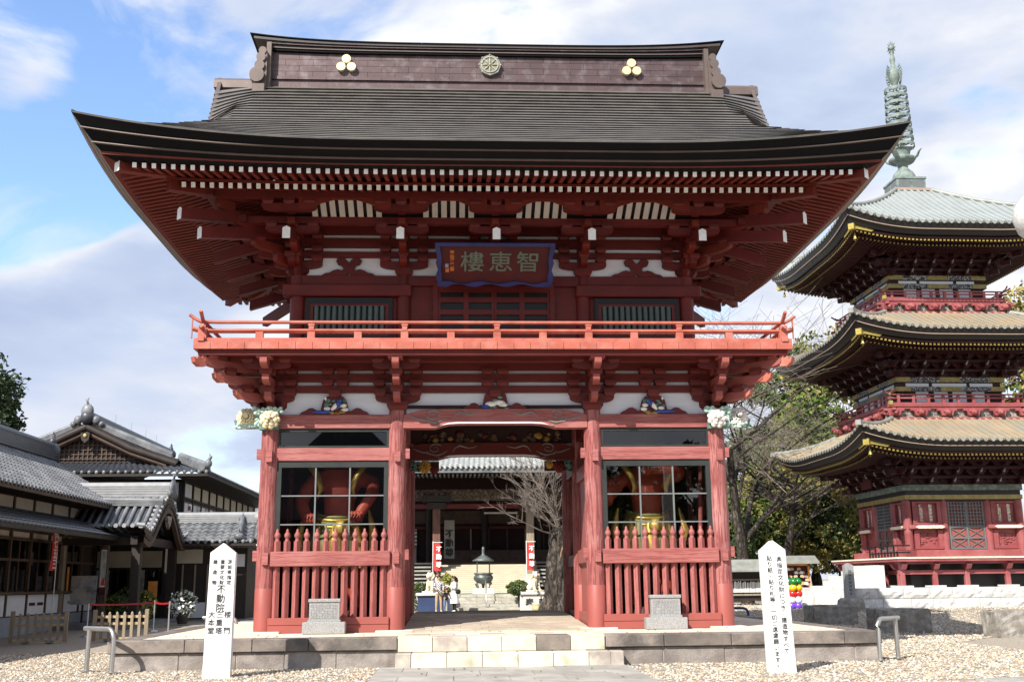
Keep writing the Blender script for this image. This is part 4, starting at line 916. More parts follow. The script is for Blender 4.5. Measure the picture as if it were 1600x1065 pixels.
# first storey walls: columns, lattice door, lettered panels, gilt shelves
H1 = 2.42
pp('wall', MB().b2(-H1+.1, H1-.1, -H1+.1, H1-.1, 2.4, 5.0), 'pg_red')
pcol = MB().lathe([(.17, 0), (.17, 2.05)], n=14).mesh('column', 'pg_red')
panel_txt = [('無量壽\n如来尊', '一切衆\n生悉有')]
def story_face(k):
    a = -k*pi/2; fr = put('wall_face', MB().b2(-H1+.05, H1-.05, -H1+.04, -H1+.098, 2.62, 2.7).mesh('wall_face', 'pg_red'), PG, (0, 0, 0), a)
    def q(name, mb, m, b=0): return put(name, mb.mesh(name, m, b) if isinstance(mb, MB) else mb, fr)
    for u in (-H1+.02, -.86, 1.0): put('column', pcol, fr, (u, -H1+.1, 2.62))
    d = q('lattice_door', MB().b2(-.68, .82, -H1+.085, -H1+.095, 2.68, 4.62), 'red_smooth'); mb = MB()
    for i in range(12): x = -.66+1.46*i/11; mb.b2(x-.018, x+.018, -H1+.03, -H1+.07, 3.6, 4.6)
    for i in range(8): z = 3.62+.97*i/7; mb.b2(-.67, .81, -H1+.02, -H1+.06, z-.018, z+.018)
    for z in (2.72, 3.14, 3.58): mb.b2(-.68, .82, -H1+.02, -H1+.065, z-.03, z+.03)
    for x in (-.66, .07, .80): mb.b2(x-.035, x+.035, -H1+.015, -H1+.062, 2.7, 4.62)
    for z0, z1 in ((2.74, 3.12), (3.17, 3.55)):
        for x0, x1 in ((-.65, .04), (.1, .79)):
            for s in (0, 1):
                P0, P1 = ((x0, z0), (x1, z1)) if s else ((x0, z1), (x1, z0)); w = .022
                mb.add([(P0[0], -H1+.04, P0[1]-w), (P1[0], -H1+.04, P1[1]-w), (P1[0], -H1+.04, P1[1]+w), (P0[0], -H1+.04, P0[1]+w)], [(0, 1, 2, 3)])
    put('lattice', mb.mesh('lattice', 'lattice_grey'), fr, kind='stuff')
    for u0, u1 in ((-2.2, -1.0), (1.14, 2.34)):
        um = (u0+u1)/2
        for x0, x1, z0, z1 in ((u0, u1, 4.55, 4.65), (u0, u1, 3.68, 3.76), (u0, u0+.16, 3.76, 4.55), (u1-.16, u1, 3.76, 4.55), (u0, u1, 2.7, 2.78), (u0, u0+.2, 2.78, 3.46), (u1-.2, u1, 2.78, 3.46)): q('panel_frame', MB().b2(x0, x1, -H1-.02, -H1+.1, z0, z1), 'pg_red')
        for z0, z1 in ((3.5, 3.66),): q('shelf', MB().b2(u0-.25, u1+.1, -H1-.2, -H1+.1, z0, z1), 'pg_red', .02)
        q('gilt_fitting', MB().prism([(um-.62, 3.58), (um-.5, 3.64), (um+.5, 3.64), (um+.62, 3.58), (um+.5, 3.52), (um-.5, 3.52)], 'y', -H1-.225, -H1-.19), 'ivory')
        if k < 2:
            for dx, tx in ((.2, '無上妙法') , (-.2, '南無尊師')) if 0 else ((.2, '無量壽佛尊'), (-.2, '唯我證法元')):
                o = put('lettering', vtext('lettering', tx.replace('\n', ''), .15, .145, 'ivory', .004, .004), fr, (um+dx, -H1+.085, 4.14), (pi/2, 0, 0))
            mb = MB()
            for _ in range(22): mb.ball((um+random.uniform(-.33, .33), -H1+.09, random.uniform(2.9, 3.35)), (random.uniform(.04, .1), .03, .03), 0, 6, 3)
            put('relief_carving', mb.mesh('relief_carving', 'pg_red'), fr, kind='stuff')
for k in (0, 1, 2, 3): story_face(k)
for z0, z1, m, h in ((4.62, 4.70, 'pg_dark', .06), (4.70, 4.88, 'pg_gold_dull', .1), (4.885, 5.06, 'pg_black', .05), (5.065, 5.30, 'band_green', .12)): four('wall_band', MB().b2(-H1-h+.02, H1+h-.02, -H1-h, -H1, z0, z1).mesh('wall_band', m))
# storeys: (eave half, corner z, mid z, gold z, bracket base z, body half, roof inner half, roof inner z)
def roof_part(e, zt, zm, hin, zin, roofm, nm):
    lf = zt-zm
    def lz(u): return lf*max(0, (abs(u)-.28*e)/(.72*e))**2.2
    def rz_(u, t):    # t 0 eave .. 1 inner
        w = 1-t; return zm+(zin-zm)*(t*.80+.20*t*t)+lz(u)*w**1.6
    mb = MB(); rows = []
    for j in range(9):
        t = j/8; h = e+(hin-e)*t; rows.append([(h*(-1+2*i/32), -h, rz_(e*(-1+2*i/32), t)) for i in range(33)])
    rows.insert(0, [(p[0], p[1]+.06, p[2]-.07) for p in rows[0]])
    mb.grid(rows)
    r = four('roof', mb.mesh('roof', roofm))
    # rolls running down the slope, one joined piece per side
    mb = MB(); n = int(2*e/.30); 
    for i in range(1, n):
        u = -e+2*e*i/n; te = 1-max(0, (abs(u)-hin)/(e-hin)) if abs(u) > hin else 1
        pts = []
        for j in range(6):
            t = te*j/5; h = e+(hin-e)*t; 
            if abs(u) > h: continue
            pts.append((u, -h-.01, rz_(u*e/h, t)+.012))
        if len(pts) > 1: mb.tube(pts, .055, 6)
    for o in r: put('roof_roll', ROLL.setdefault(nm, mb.mesh('roof_roll', roofm)), o, kind='stuff')
    mb = MB(); m2 = 60
    for i in range(n): u = -e+2*e*(i+.5)/n; w = .11; zc = zm+lz(u); mb.add([(u-w, -e-.02, zc+.03), (u+w, -e-.02, zc+.03), (u+w*.6, -e-.02, zc-.07), (u, -e-.02, zc-.10), (u-w*.6, -e-.02, zc-.07)], [(0, 1, 2, 3, 4)])
    for o in r: put('eave_tile', EV.setdefault(nm, mb.mesh('eave_tile', 'pg_roof_edge')), o, kind='stuff')
    hp = MB().tube([(-(e+(hin-e)*j/6)-.0, -(e+(hin-e)*j/6), rz_(-e, j/6)+.05) for j in range(7)], [.10]*7, 8)
    hp.box((-e-.03, -e-.03, zt+.02), (.22, .22, .2), rz=pi/4); four('hip_ridge', hp.mesh('hip_ridge', 'pg_roof_edge'))
    return lz
ROLL = {}; EV = {}
def sweep(p, e, lz, m, name, k=1.):
    """layered eave edge: rows of (half width, z, share of lift)"""
    rows = []
    for h, z, kk in p: rows.append([(h*(-1+2*i/32), -h, z+kk*lz(e*(-1+2*i/32))) for i in range(33)])
    return four(name, MB().grid(rows).mesh(name, m))
def storey(e, zt, zm, zg, zb, hb, hin, zin, roofm, nm):
    lz = roof_part(e, zt, zm, hin, zin, roofm, nm)
    dz = zm-zg
    sweep([(e-.03, zm-.06, 1), (e-.13, zm-dz*.42, .9), (e-.2, zm-dz*.43, .88)], e, lz, 'pg_black', 'eave_board'); sweep([(e-.19, zm-dz*.42, .88), (e-.3, zm-dz*.72, .75), (e-.42, zm-dz*.74, .7)], e, lz, 'pg_black', 'eave_board')
    sweep([(e-.125, zm-dz*.40, .9), (e-.12, zm-dz*.445, .89), (e-.16, zm-dz*.45, .89)], e, lz, 'pg_brown', 'eave_lip')
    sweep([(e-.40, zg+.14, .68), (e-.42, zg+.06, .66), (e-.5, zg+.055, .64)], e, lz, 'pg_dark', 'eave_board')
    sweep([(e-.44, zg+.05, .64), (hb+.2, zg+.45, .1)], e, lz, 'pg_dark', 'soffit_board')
    for h, z, kk, s, m in ((e-.46, zg+.02, .64, .085, 'pg_gold'), (e-.85, zg-.09, .5, .07, 'pg_gold_dull')):
        mb = MB(); n = int(2*h/.165)
        for i in range(n+1):
            u = -h+2*h*i/n; mb.box((u, -h, z+kk*lz(u*e/h)), (s, .02, s), 0); mb.box((u, -h+.45, z+.01+kk*lz(u*e/h)), (s*.9, .88, s*.9), 1)
        four('rafter', mb.mesh('rafter', [m, 'pg_dark']), kind='stuff')
    hr = MB().tube([(-e+.40, -e+.40, zg+.12+.66*(zt-zm)), (-e+1.4, -e+1.4, zg+.25+.3*(zt-zm))], .12, 4, 1).box((-e+.40, -e+.40, zg+.10+.66*(zt-zm)), (.24, .24, .24), 0, rz=pi/4)
    four('hip_rafter', hr.mesh('hip_rafter', ['pg_gold', 'pg_dark']))
    bell = MB().lathe([(.03, .16), (.035, .12), (.06, .1), (.07, -.02), (.10, -.1), (.1, -.12)], n=10).tube([(0, 0, .14), (0, 0, .3)], .012, 5).tube([(0, 0, -.1), (0, 0, -.22)], .01, 5).mesh('wind_bell', 'pg_gold')
    for k in range(4):
        a = -k*pi/2; v = Vector((cos(a)*(-1)+sin(a)*1, -sin(a)-cos(a)))*(e-.55); put('wind_bell', bell, PG, (v.x, v.y, zg+.60*(zt-zm)-.32))
    for s in (-.12, .55): pass
    four('gold_plate', MB().prism([(-.75, -.07), (-.6, .0), (-.75, .09), (.75, .09), (.6, .0), (.75, -.07)], 'y', -e+.375, -e+.40).mesh('gold_plate', 'pg_gold'), None)
    for o in PG.children[-4:]: o.location.z = zg+.13; 
    for o in PG.children[-4:]: o.scale = (.7, 1, .85)
    gc = MB(); 
    for s in (-1, 1): gc.prism([(s*(e-.42), zg+.05+.66*(zt-zm)), (s*(e-.42), zg+.2+.68*(zt-zm)), (s*(e-1.3), zg+.16+.66*lz(e-.9)), (s*(e-1.2), zg+.07+.66*lz(e-.8))], 'y', -e+.37, -e+.40)
    four('gold_plate', gc.mesh('gold_plate', 'pg_gold'))
    # bracket tiers between wall and eave
    n = 3; zs = np.linspace(zb, zg+.1, n+1)
    for t in range(n):
        h = hb+.22+.36*t
        four('bracket_beam', MB().b2(-h-.15, h+.15, -h-.08, -h+.08, zs[t+1]-.12, zs[t+1]).mesh('bracket_beam', 'pg_dark'))
        br = MB().prism([(-.42, .26), (-.42, .14), (-.25, .0), (.25, .0), (.42, .14), (.42, .26)], 'y', -.08, .08).box((0, -.2, .1), (.16, .5, .2)).mesh('bracket_arm', 'pg_dark')
        cn = MB().tube([(0, -.2, .1), (0, -.38, .08), (0, -.5, .13), (.02, -.54, .22), (.05, -.5, .26)], [.05, .05, .045, .035, .01], 6).mesh('cloud_nose', 'cloud_carving')
        for k in range(4):
            a = -k*pi/2
            for u in np.linspace(-hb, hb, 6):
                v = -h+.25; L_ = (u*cos(a)-v*sin(a), u*sin(a)+v*cos(a), zs[t]+.02); put('bracket_arm', br, PG, L_, a)
                if t in (0, 1) and k < 2: put('cloud_nose', cn, PG, L_, a)
            L_ = (-(h)*cos(a)+h*sin(a), -h*sin(a)-h*cos(a), zs[t]+.02)
            put('bracket_arm', br, PG, L_, a-pi/4)
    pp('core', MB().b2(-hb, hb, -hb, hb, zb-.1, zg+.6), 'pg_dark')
storey(5.30, 7.44, 6.82, 6.25, 5.30, H1, 2.95, 7.95, 'pg_roof_tan', 'a')
storey(5.16, 11.95, 11.36, 10.72, 9.82, 2.25, 2.7, 12.55, 'pg_roof_tan', 'b')
storey(5.06, 16.46, 15.84, 15.16, 14.33, 2.05, .82, 18.80, 'pg_roof_green', 'c')
# balconies and bodies of the upper storeys
lion = MB()
for d, r in (((0, 0, 0), .15), ((-.12, .03, .05), .08), ((.12, .03, .05), .08), ((0, -.12, -.03), .09), ((0, .1, .12), .09)): lion.ball(d, r, 0, 7, 5)
lion.prism([(-.42, .16), (-.42, .06), (-.3, .06), (-.22, -.14), (.22, -.14), (.3, .06), (.42, .06), (.42, .16)], 'y', .02, .16)
lion_me = lion.mesh('bracket_carving', 'pg_red')
def upper(zbase, hb_, zd, hd, zr, body, bands):
    four('balcony_beam', MB().b2(-hb_, hb_, -hb_, -hb_+.2, zbase, zbase+.16).mesh('balcony_beam', 'pg_red', .02))
    pp('core', MB().b2(-hb_+.18, hb_-.18, -hb_+.18, hb_-.18, zbase, zd-.1), 'cloud_carving')
    for k in range(4):
        a = -k*pi/2
        for u in np.linspace(-hd+.1, hd-.1, 6):
            v = -hb_-.04; put('bracket_carving', lion_me, PG, (u*cos(a)-v*sin(a), u*sin(a)+v*cos(a), zbase+.36), a)
    four('balcony_beam', MB().b2(-hd, hd, -hd, -hd+.25, zd-.17, zd-.08).mesh('balcony_beam', 'pg_red')); pp('balcony_deck', MB().b2(-hd-.04, hd+.04, -hd-.04, hd+.04, zd-.075, zd), 'pg_red')
    hh = zr-zd
    four('railing_bar', MB().b2(-hd, hd, -hd-.03, -hd+.06, zd+.004, zd+.09).mesh('railing_bar', 'pg_red')); four('railing_bar', MB().b2(-hd-.1, hd+.1, -hd-.01, -hd+.05, zd+hh*.55, zd+hh*.68).mesh('railing_bar', 'pg_red'))
    four('railing_bar', MB().tube([(-hd-.28, -hd+.02, zr+.14), (-hd-.1, -hd+.02, zr+.02), (-hd+.1, -hd+.02, zr-.03), (hd-.1, -hd+.02, zr-.03), (hd+.1, -hd+.02, zr+.02), (hd+.28, -hd+.02, zr+.14)], .035, 6).mesh('railing_bar', 'pg_red'))
    pm = MB().box((0, 0, hh*.4), (.11, .08, hh*.8)).mesh('railing_post', 'pg_red')
    for k in range(4):
        a = -k*pi/2
        for u in np.linspace(-hd+.35, hd-.35, 9): v = -hd+.02; put('railing_post', pm, PG, (u*cos(a)-v*sin(a), u*sin(a)+v*cos(a), zd+.02), a)
        v = -hd; put('gold_fitting', MB().box((0, 0, 0), (.14, .14, .16)).mesh('gold_fitting', 'pg_gold'), PG, (-hd*cos(a)-v*sin(a), -hd*sin(a)+v*cos(a), zd+.08), a); put('gold_fitting', MB().box((0, 0, 0), (.09, .09, .1)).mesh('gold_fitting', 'pg_gold'), PG, (-hd*cos(a)-v*sin(a), -hd*sin(a)+v*cos(a), zr), a)
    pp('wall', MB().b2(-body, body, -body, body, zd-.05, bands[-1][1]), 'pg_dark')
    for z0, z1, m in bands:
        if m == 'plaster':
            for u0, u1 in ((-body+.35, -.9), (-.75, .75), (.9, body-.35)): four('plaster_panel', MB().b2(u0, u1, -body-.012, -body, z0, z1).mesh('plaster_panel', m))
        else: four('wall_band', MB().b2(-body-.1, body+.1, -body-.12, -body, z0, z1).mesh('wall_band', m)); four('gold_fitting', MB().b2(-.45, .45, -body-.135, -body, z0+.005, z1-.005).b2(-body-.13, -body+.5, -body-.135, -body, z0+.005, z1-.005).b2(body-.5, body+.13, -body-.135, -body, z0+.005, z1-.005).mesh('gold_fitting', 'pg_gold_dull'))
    for u0, u1 in ((-1.5, -.95), (-.7, -.1), (.1, .7), (.95, 1.5)): four('plaster_panel', MB().b2(u0, u1, -body-.012, -body, zd, bands[0][0]).mesh('plaster_panel', 'plaster'))
upper(7.88, 2.98, 8.56, 2.92, 9.02, 2.25, [(9.22, 9.42, 'band_pattern'), (9.43, 9.58, 'plaster'), (9.62, 9.83, 'band_pattern')])
upper(12.46, 2.74, 13.14, 2.68, 13.54, 2.05, [(13.78, 13.98, 'band_pattern'), (13.98, 14.13, 'plaster'), (14.16, 14.36, 'band_pattern')])
# finial
pp('roof_cap', MB().b2(-.92, .92, -.92, .92, 18.78, 18.90), 'pg_brown'); fn = pp('finial', MB().tube([(0, 0, 19), (0, 0, 26.4)], .09, 8), 'verdigris')
pp('finial_box', MB().b2(-.68, .68, -.68, .68, 18.9, 19.5).b2(-.72, .72, -.72, .72, 19.43, 19.52), 'verdigris', par=fn)
mb = MB()
for k in range(4):
    a = k*pi/2
    for u in (-.33, .33): mb.box((u*cos(a)+.69*sin(a), u*sin(a)-.69*cos(a), 19.16), (.5, .03, .4), rz=a)
pp('finial_panel', mb, 'lattice_grey', par=fn, kind='stuff')
pp('finial_dome', MB().lathe([(.56, 19.5), (.55, 19.68), (.45, 19.92), (.28, 20.1), (.22, 20.2), (.24, 20.34), (.3, 20.42)], n=20), 'verdigris', par=fn)
mb = MB().lathe([(.25, 20.4), (.52, 20.48), (.62, 20.62), (.6, 20.66), (.4, 20.6), (.35, 20.8), (.42, 21.05), (.46, 21.1)], n=20)
for k in range(4):
    a = k*pi/2+pi/4; mb.tube([(.5*cos(a), .5*sin(a), 20.52), (.72*cos(a), .72*sin(a), 20.66), (.82*cos(a), .82*sin(a), 20.86), (.95*cos(a), .95*sin(a), 20.95)], [.12, .12, .09, .02], 6, flat=.4)
pp('finial_lotus', mb, 'verdigris', par=fn)
for i in range(9):
    z = 21.28+i*.355; r = .63-.014*i; mb = MB(); n = 20; rows = []
    rows = [[(rr*cos(2*pi*k/n), rr*sin(2*pi*k/n), z+dz) for k in range(n+1)] for rr, dz in ((r-.03, -.06), (r, -.07), (r, .07), (r-.03, .06), (r-.03, -.06))]; mb.grid(rows)
    for k in range(6): a = k*pi/3+i*.3; mb.tube([(.08*cos(a), .08*sin(a), z), (r*.5*cos(a+.2), r*.5*sin(a+.2), z+.03), ((r-.03)*cos(a), (r-.03)*sin(a), z)], .028, 5)
    for k in range(12): a = k*pi/6+i*.2; mb.ball(((r-.06)*cos(a), (r-.06)*sin(a), z-.09), (.06, .06, .035), 0, 5, 3)
    pp('finial_ring', mb, 'verdigris', par=fn)
mb = MB().lathe([(.1, 24.3), (.16, 24.5), (.26, 24.75), (.27, 24.95), (.2, 25.2), (.1, 25.32), (.12, 25.45), (.08, 25.5), (.13, 25.68), (.13, 25.8), (.07, 25.95), (.09, 26.0), (.08, 26.15)], n=14).ball((0, 0, 26.32), .16, 0, 10, 6).tube([(0, 0, 26.4), (0, 0, 26.75)], [.04, .006], 6)
for k in range(4):
    a = k*pi/2+.4
    for j in range(7): z = 24.45+j*.13; rr = .24+.13*sin((j+.6)/7*pi); mb.tube([(rr*cos(a), rr*sin(a), z), ((rr+.1)*cos(a), (rr+.1)*sin(a), z+.06), ((rr+.12)*cos(a), (rr+.12)*sin(a), z+.16)], [.04, .04, .006], 5)
    for j in range(5): t = -.9+j*.75; mb.tube([(.17*cos(a)*cos(t), .17*sin(a)*cos(t), 26.32+.17*sin(t)), (.3*cos(a)*cos(t), .3*sin(a)*cos(t), 26.34+.3*sin(t))], [.035, .004], 5)
pp('finial_jewel', mb, 'verdigris', par=fn)
# sign under the left eave and the deck rail on the left
pp('eave_sign', MB().box((-3.0, .1, 5.7), (.06, 1.1, .7), R=None), 'sign_red', rot=(0, 0, 0))
mb = MB()
for z in (2.55, 2.82): mb.b2(-3.46, -3.41, -3.42, -.8, z-.03, z+.03)
for y in np.arange(-3.42, -.7, .3): mb.b2(-3.46, -3.41, y-.03, y+.03, 2.37, 2.85 if int(y*10) % 2 else 2.6)
for z in (2.55, 2.82): mb.b2(-3.46, -2.9, -3.45, -3.39, z-.03, z+.03)
pp('deck_railing', mb, 'pg_black', kind='stuff')
for k in (1.35, 3.3):   # stone stair to the deck on the left side, with stepped cheek walls
    pass
st = thing('pagoda_stair', 'pale granite staircase climbing to the left side of the pagoda deck', 'stairs', (0, 0, 0))
n = 8; X0, X1 = 13.1, 16.45
for i in range(n):
    xa = X0+(X1-X0)*i/n
    put('stair_step', MB().b2(xa, X1, 19.72, 22.0, .3+(i and 0.002), .45+(2.1-.45)*(i+1)/n-.02).mesh('stair_step', 'granite_pale', .01), st)
for y in (19.3, 22.0):
    for i in range(4):
        xa = X0+.4+(X1-X0)*i/4; xb = xa+(X1-X0)/4 if i < 3 else X1
        put('cheek_block', MB().b2(xa+.004, xb-.004, y, y+.42, .3, .45+(2.05-.45)*(i+1)/4+.02).mesh('cheek_block', 'granite_pale', .01), st)
# ---------------------------------------------------------------- left-hand buildings
mat('tile_grey', (.115, .12, .13), .42, .25, 3, .15, 20, spec=.45, mottle=(.19, .195, .20), mscale=1.5)
mat('tile_dark', (.05, .054, .066), .4, .2, 3, .1, 20, spec=.5)
mat('ridge_pale', (.27, .275, .28), .5, .12, 3, .15, 20)
mat('dark_wood', (.030, .022, .018), .6, .25, 3, .1, 30, stretch=(1, 1, .3))
mat('brown_wood', (.085, .052, .035), .6, .2, 3, .1, 30)
mat('old_wood', (.28, .23, .17), .75, .2, 4, .2, 30, stretch=(4, 4, .4))
mat('wall_cream', (.58, .53, .43), .85, .06, 2)
mat('wall_white', (.70, .72, .74), .85, .04, 2)
mat('plinth_grey', (.30, .33, .37), .85, .1, 3)
mat('fence_wood', (.30, .24, .165), .7, .15, 5, .2, 40, stretch=(3, 3, .5), rnd=.08)
mat('fence_light', (.48, .37, .22), .7, .1, 5)
mat('alu', (.62, .63, .65), .35, .05, 4, metal=.8)
mat('tape_red', (.35, .015, .02), .5, .1)
mat('banner_red', (.62, .05, .045), .7, .12, 4)
mat('paper_white', (.80, .80, .78), .7, .05, 4)
mat('poster_mix', (.42, .45, .5), .5, .4, 3, mottle=(.6, .55, .45), mscale=2.5)
mat('poster_orange', (.75, .30, .06), .6, .15, 6)
mat('plant_green', (.05, .085, .025), .7, .4, 9)
mat('plant_yellow', (.30, .28, .04), .7, .3, 9)
mat('pot_dark', (.05, .045, .04), .6, .2)
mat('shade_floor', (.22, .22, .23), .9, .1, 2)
mat('bronze', (.10, .115, .105), .5, .2, 5, .2, 30, metal=.5, mottle=(.17, .20, .18), mscale=4)
def tile_slope(p00, p01, p10, p11, pitch, rowl, name, m, par, amp=.045, sag=.0, big=False):
    """wavy clay tiles: p00-p01 the eave line, p10-p11 the ridge line; one joined sheet of stepped, rolled tile rows"""
    p00, p01, p10, p11 = map(Vector, (p00, p01, p10, p11)); nU = max(2, int((p01-p00).length/pitch)); nV = max(2, int((p10-p00).length/rowl))
    nrm = (p01-p00).cross(p10-p00).normalized(); nrm = nrm if nrm.z > 0 else -nrm
    mb = MB(); per = 6
    wave = [0, .55, .95, .95, .55, .0] if big else [0.1, -.5, -.85, -.5, .55, 1.0]
    for r in range(nV):
        rows = []
        for t, lift_ in ((r/nV, -.012), (r/nV, .034), ((r+1.12)/nV, .0)):
            t_ = min(t, 1); a = p00.lerp(p10, t_); b = p01.lerp(p11, t_); s = -sag*4*t_*(1-t_); row = []
            for i in range(nU):
                for k in range(per): row.append(a.lerp(b, (i+k/per)/nU)+nrm*(lift_+amp*wave[k]+s))
            rows.append(row)
        mb.grid(rows, smooth=False)
    return put(name, mb.mesh(name, m), par, kind='stuff')
def ridge_stack(p0, p1, w, h, par, end=True, m='tile_grey', layers=4, name='ridge'):
    p0, p1 = Vector(p0), Vector(p1); d = (p1-p0).normalized(); n = Vector((-d.y, d.x, 0)).normalized()
    mb = MB()
    for l in range(layers):
        z0, z1 = h*l/layers, h*(l+.86)/layers; ww = w*(1-.1*l)
        vs = [p0+n*ww/2, p0-n*ww/2, p1-n*ww/2, p1+n*ww/2]; mb.add([v+Vector((0, 0, z0)) for v in vs]+[v+Vector((0, 0, z1)) for v in vs], [(0, 3, 2, 1), (4, 5, 6, 7), (0, 1, 5, 4), (1, 2, 6, 5), (2, 3, 7, 6), (3, 0, 4, 7)], 0)
    mb.tube([p0+Vector((0, 0, h)), p1+Vector((0, 0, h))], w*.34, 8, 0)
    o = put(name, mb.mesh(name, [m]), par)
    if end:
        for p, s in ((p0, -1), (p1, 1)):
            q = p+d*s*.05; mb = MB().ball(q+Vector((0, 0, h*.6)), (w*.7, w*.7, h*.75), 0, 8, 5); mb.ball(q+Vector((0, 0, h*1.35)), (w*.3, w*.3, h*.35), 0, 7, 4)
            mb.tube([q+Vector((0, 0, h*1.4)), q+d*s*.1+Vector((0, 0, h*1.9)), q+Vector((0, 0, h*2.1))], [.07, .06, .015], 6); put('ridge_end', mb.mesh('ridge_end', m), o)
    return o
# ticket hall with the long counter ------------------------------------------------
th = thing('ticket_hall', 'long low wooden hall with grey tiled roofs and a glazed counter on the left', 'hall', (0, 0, 0))
def tp(name, mb, m, par=None, bevel=0, kind=None): return put(name, mb.mesh(name, m, bevel), par or th, kind=kind)
WX, Y0, Y1 = -14.8, -4.0, 18.8
tp('plinth', MB().b2(WX-.1, WX+.06, Y0, Y1, -.1, .66), 'plinth_grey'); tp('hall_floor', MB().b2(-20, WX-.1, Y0, Y1, .1, .7), 'dark_wood')
tp('inner_wall', MB().b2(-18.6, -18.4, Y0, Y1, .3, 4.4), 'brown_wood'); tp('end_wall', MB().b2(-18.6, WX-.1, Y1-.1, Y1, .2, 4.4), 'dark_wood')
tp('counter', MB().b2(WX-.35, WX+.22, Y0, Y1+.1, 1.36, 1.43), 'brown_wood'); tp('ceiling', MB().b2(-18.4, WX, Y0, Y1, 3.4, 3.5), 'dark_wood')
pw = 1.62; k = 0; y = Y1
while y > Y0:
    tp('wall_panel', MB().b2(WX-.03, WX+.03, y-pw+.05, y-.05, .70, 1.33), 'wall_white'); tp('wall_post', MB().b2(WX-.06, WX+.07, y-.06, y+.05, .66, 4.35), 'brown_wood')
    tp('upper_panel', MB().b2(WX-.03, WX+.02, y-pw+.06, y-.06, 3.98, 4.36), 'wall_cream')
    tp('lintel_panel', MB().b2(WX-.05, WX-.01, y-pw+.06, y-.06, 3.10, 3.30), 'wall_cream')
    if k not in (0,):
        for (a, b) in ((0.06, pw/2-.03), (pw/2+.03, pw-.06)): tp('window_pane', MB().b2(WX-.02, WX-.012, y-b, y-a, 2.46, 3.03), 'glass_dark')
        if k != 1: tp('window_pane', MB().b2(WX-.02, WX-.012, y-pw+.1, y-.1, 1.46, 2.38), 'glass_dark')
        tp('window_frame', MB().b2(WX-.05, WX+.02, y-pw/2-.03, y-pw/2+.03, 1.43, 3.05), 'brown_wood')
    else: tp('shutter', MB().b2(WX-.06, WX-.01, y-pw+.06, y-.06, 1.43, 3.05), 'dark_wood')
    y -= pw; k += 1
for z0, z1 in ((2.38, 2.46), (3.03, 3.12), (1.33, 1.36), (.64, .70), (3.30, 3.40), (3.9, 3.98), (4.36, 4.46)): tp('wall_rail', MB().b2(WX-.07, WX+.055, Y0, Y1, z0, z1), 'brown_wood')
for y in (12.6, 13.3, 16.1, 16.8): tp('notice_plate', MB().b2(WX+.03, WX+.036, y, y+.5, .98, 1.08), 'sign_red' if y < 14 else 'poster_orange')
# pent roof over the counter and main roof
tp('pent_roof', MB().prism([(WX, 3.98), (-12.85, 3.27), (-12.85, 3.21), (WX, 3.9)], 'y', Y0, 18.6), 'tile_dark')
tile_slope((-12.82, 18.6, 3.29), (-12.82, Y0, 3.29), (WX, 18.6, 4.01), (WX, Y0, 4.01), .30, .34, 'pent_tile', 'tile_dark', th, amp=.012)
tp('eave_board', MB().b2(-12.9, -12.82, Y0, 18.62, 3.14, 3.25), 'dark_wood')
mb = MB()
for y in np.arange(Y0, 18.5, .45): mb.prism([(WX, 3.86), (-12.9, 3.2), (-12.9, 3.13), (WX, 3.79)], 'y', y-.03, y+.03)
tp('rafter', mb, 'dark_wood', kind='stuff')
tp('roof_board', MB().prism([(-13.72, 4.46), (-17.2, 6.5), (-17.2, 6.4), (-13.72, 4.38)], 'y', Y0, 19.9).prism([(-20.6, 4.46), (-17.2, 6.5), (-17.2, 6.4), (-20.6, 4.38)], 'y', Y0, 19.9), 'dark_wood')
tile_slope((-13.68, 19.95, 4.52), (-13.68, Y0, 4.52), (-17.2, 19.95, 6.58), (-17.2, Y0, 6.58), .29, .30, 'roof_tile', 'tile_grey', th, sag=.05)
mb = MB()
for y in np.arange(Y0, 19.9, .4): mb.b2(-14.6, -13.72, y-.04, y+.04, 4.34, 4.42)
tp('rafter', mb, 'dark_wood', kind='stuff'); tp('eave_board', MB().b2(-13.75, -13.68, Y0, 19.95, 4.36, 4.47), 'brown_wood')
mb = MB()
for i in range(82): y = 19.9-i*.29; mb.ball((-13.66, y-.06, 4.52), (.03, .085, .085), 0, 7, 4)
tp('eave_tile', mb, 'tile_grey', kind='stuff')
ridge_stack((-17.2, 19.9, 6.55), (-17.2, Y0, 6.55), .5, .55, th, m='tile_dark', layers=5)
tp('gable_wall', MB().prism([(-18.6, 4.4), (WX, 4.4), (-17.0, 6.2)], 'y', 18.7, 18.8), 'wall_cream')
# things on and by the counter
cb = thing('counter_cloth', 'grey cloth bundle lying on the dark hall counter behind the glass', 'cloth', (WX-.25, 15.6, 1.43)); put('fold', MB().ball((0, 0, .1), (.16, .55, .12)).ball((0, .45, .06), (.14, .3, .07), 0).mesh('fold', 'poster_mix'), cb)
hl = thing('hanging_scroll_poster', 'tall narrow hanging poster with red foot at the end of the counter', 'poster', (WX+.35, 18.75, 1.2))
put('sheet', MB().b2(-.02, .02, -.28, .28, .35, 1.75).mesh('sheet', 'paper_white'), hl); put('picture', MB().b2(.02, .024, -.25, .25, .6, 1.7).mesh('picture', 'poster_mix'), hl); put('picture', MB().prism([(-.25, .4), (.25, .4), (.2, .62), (0, .7), (-.2, .56)], 'x', .021, .026).mesh('picture', 'banner_red'), hl); put('rail', MB().b2(-.03, .03, -.33, .33, 1.75, 1.95).mesh('rail', 'brown_wood'), hl); put('rail', MB().b2(-.03, .03, -.33, .33, .05, .32).mesh('rail', 'sign_red'), hl)
ob = thing('orange_notice', 'narrow orange notice standing behind the counter glass', 'notice', (WX-.2, 16.6, 1.43)); put('sheet', MB().b2(-.01, .01, -.1, .1, 0, .85).mesh('sheet', 'poster_orange'), ob)
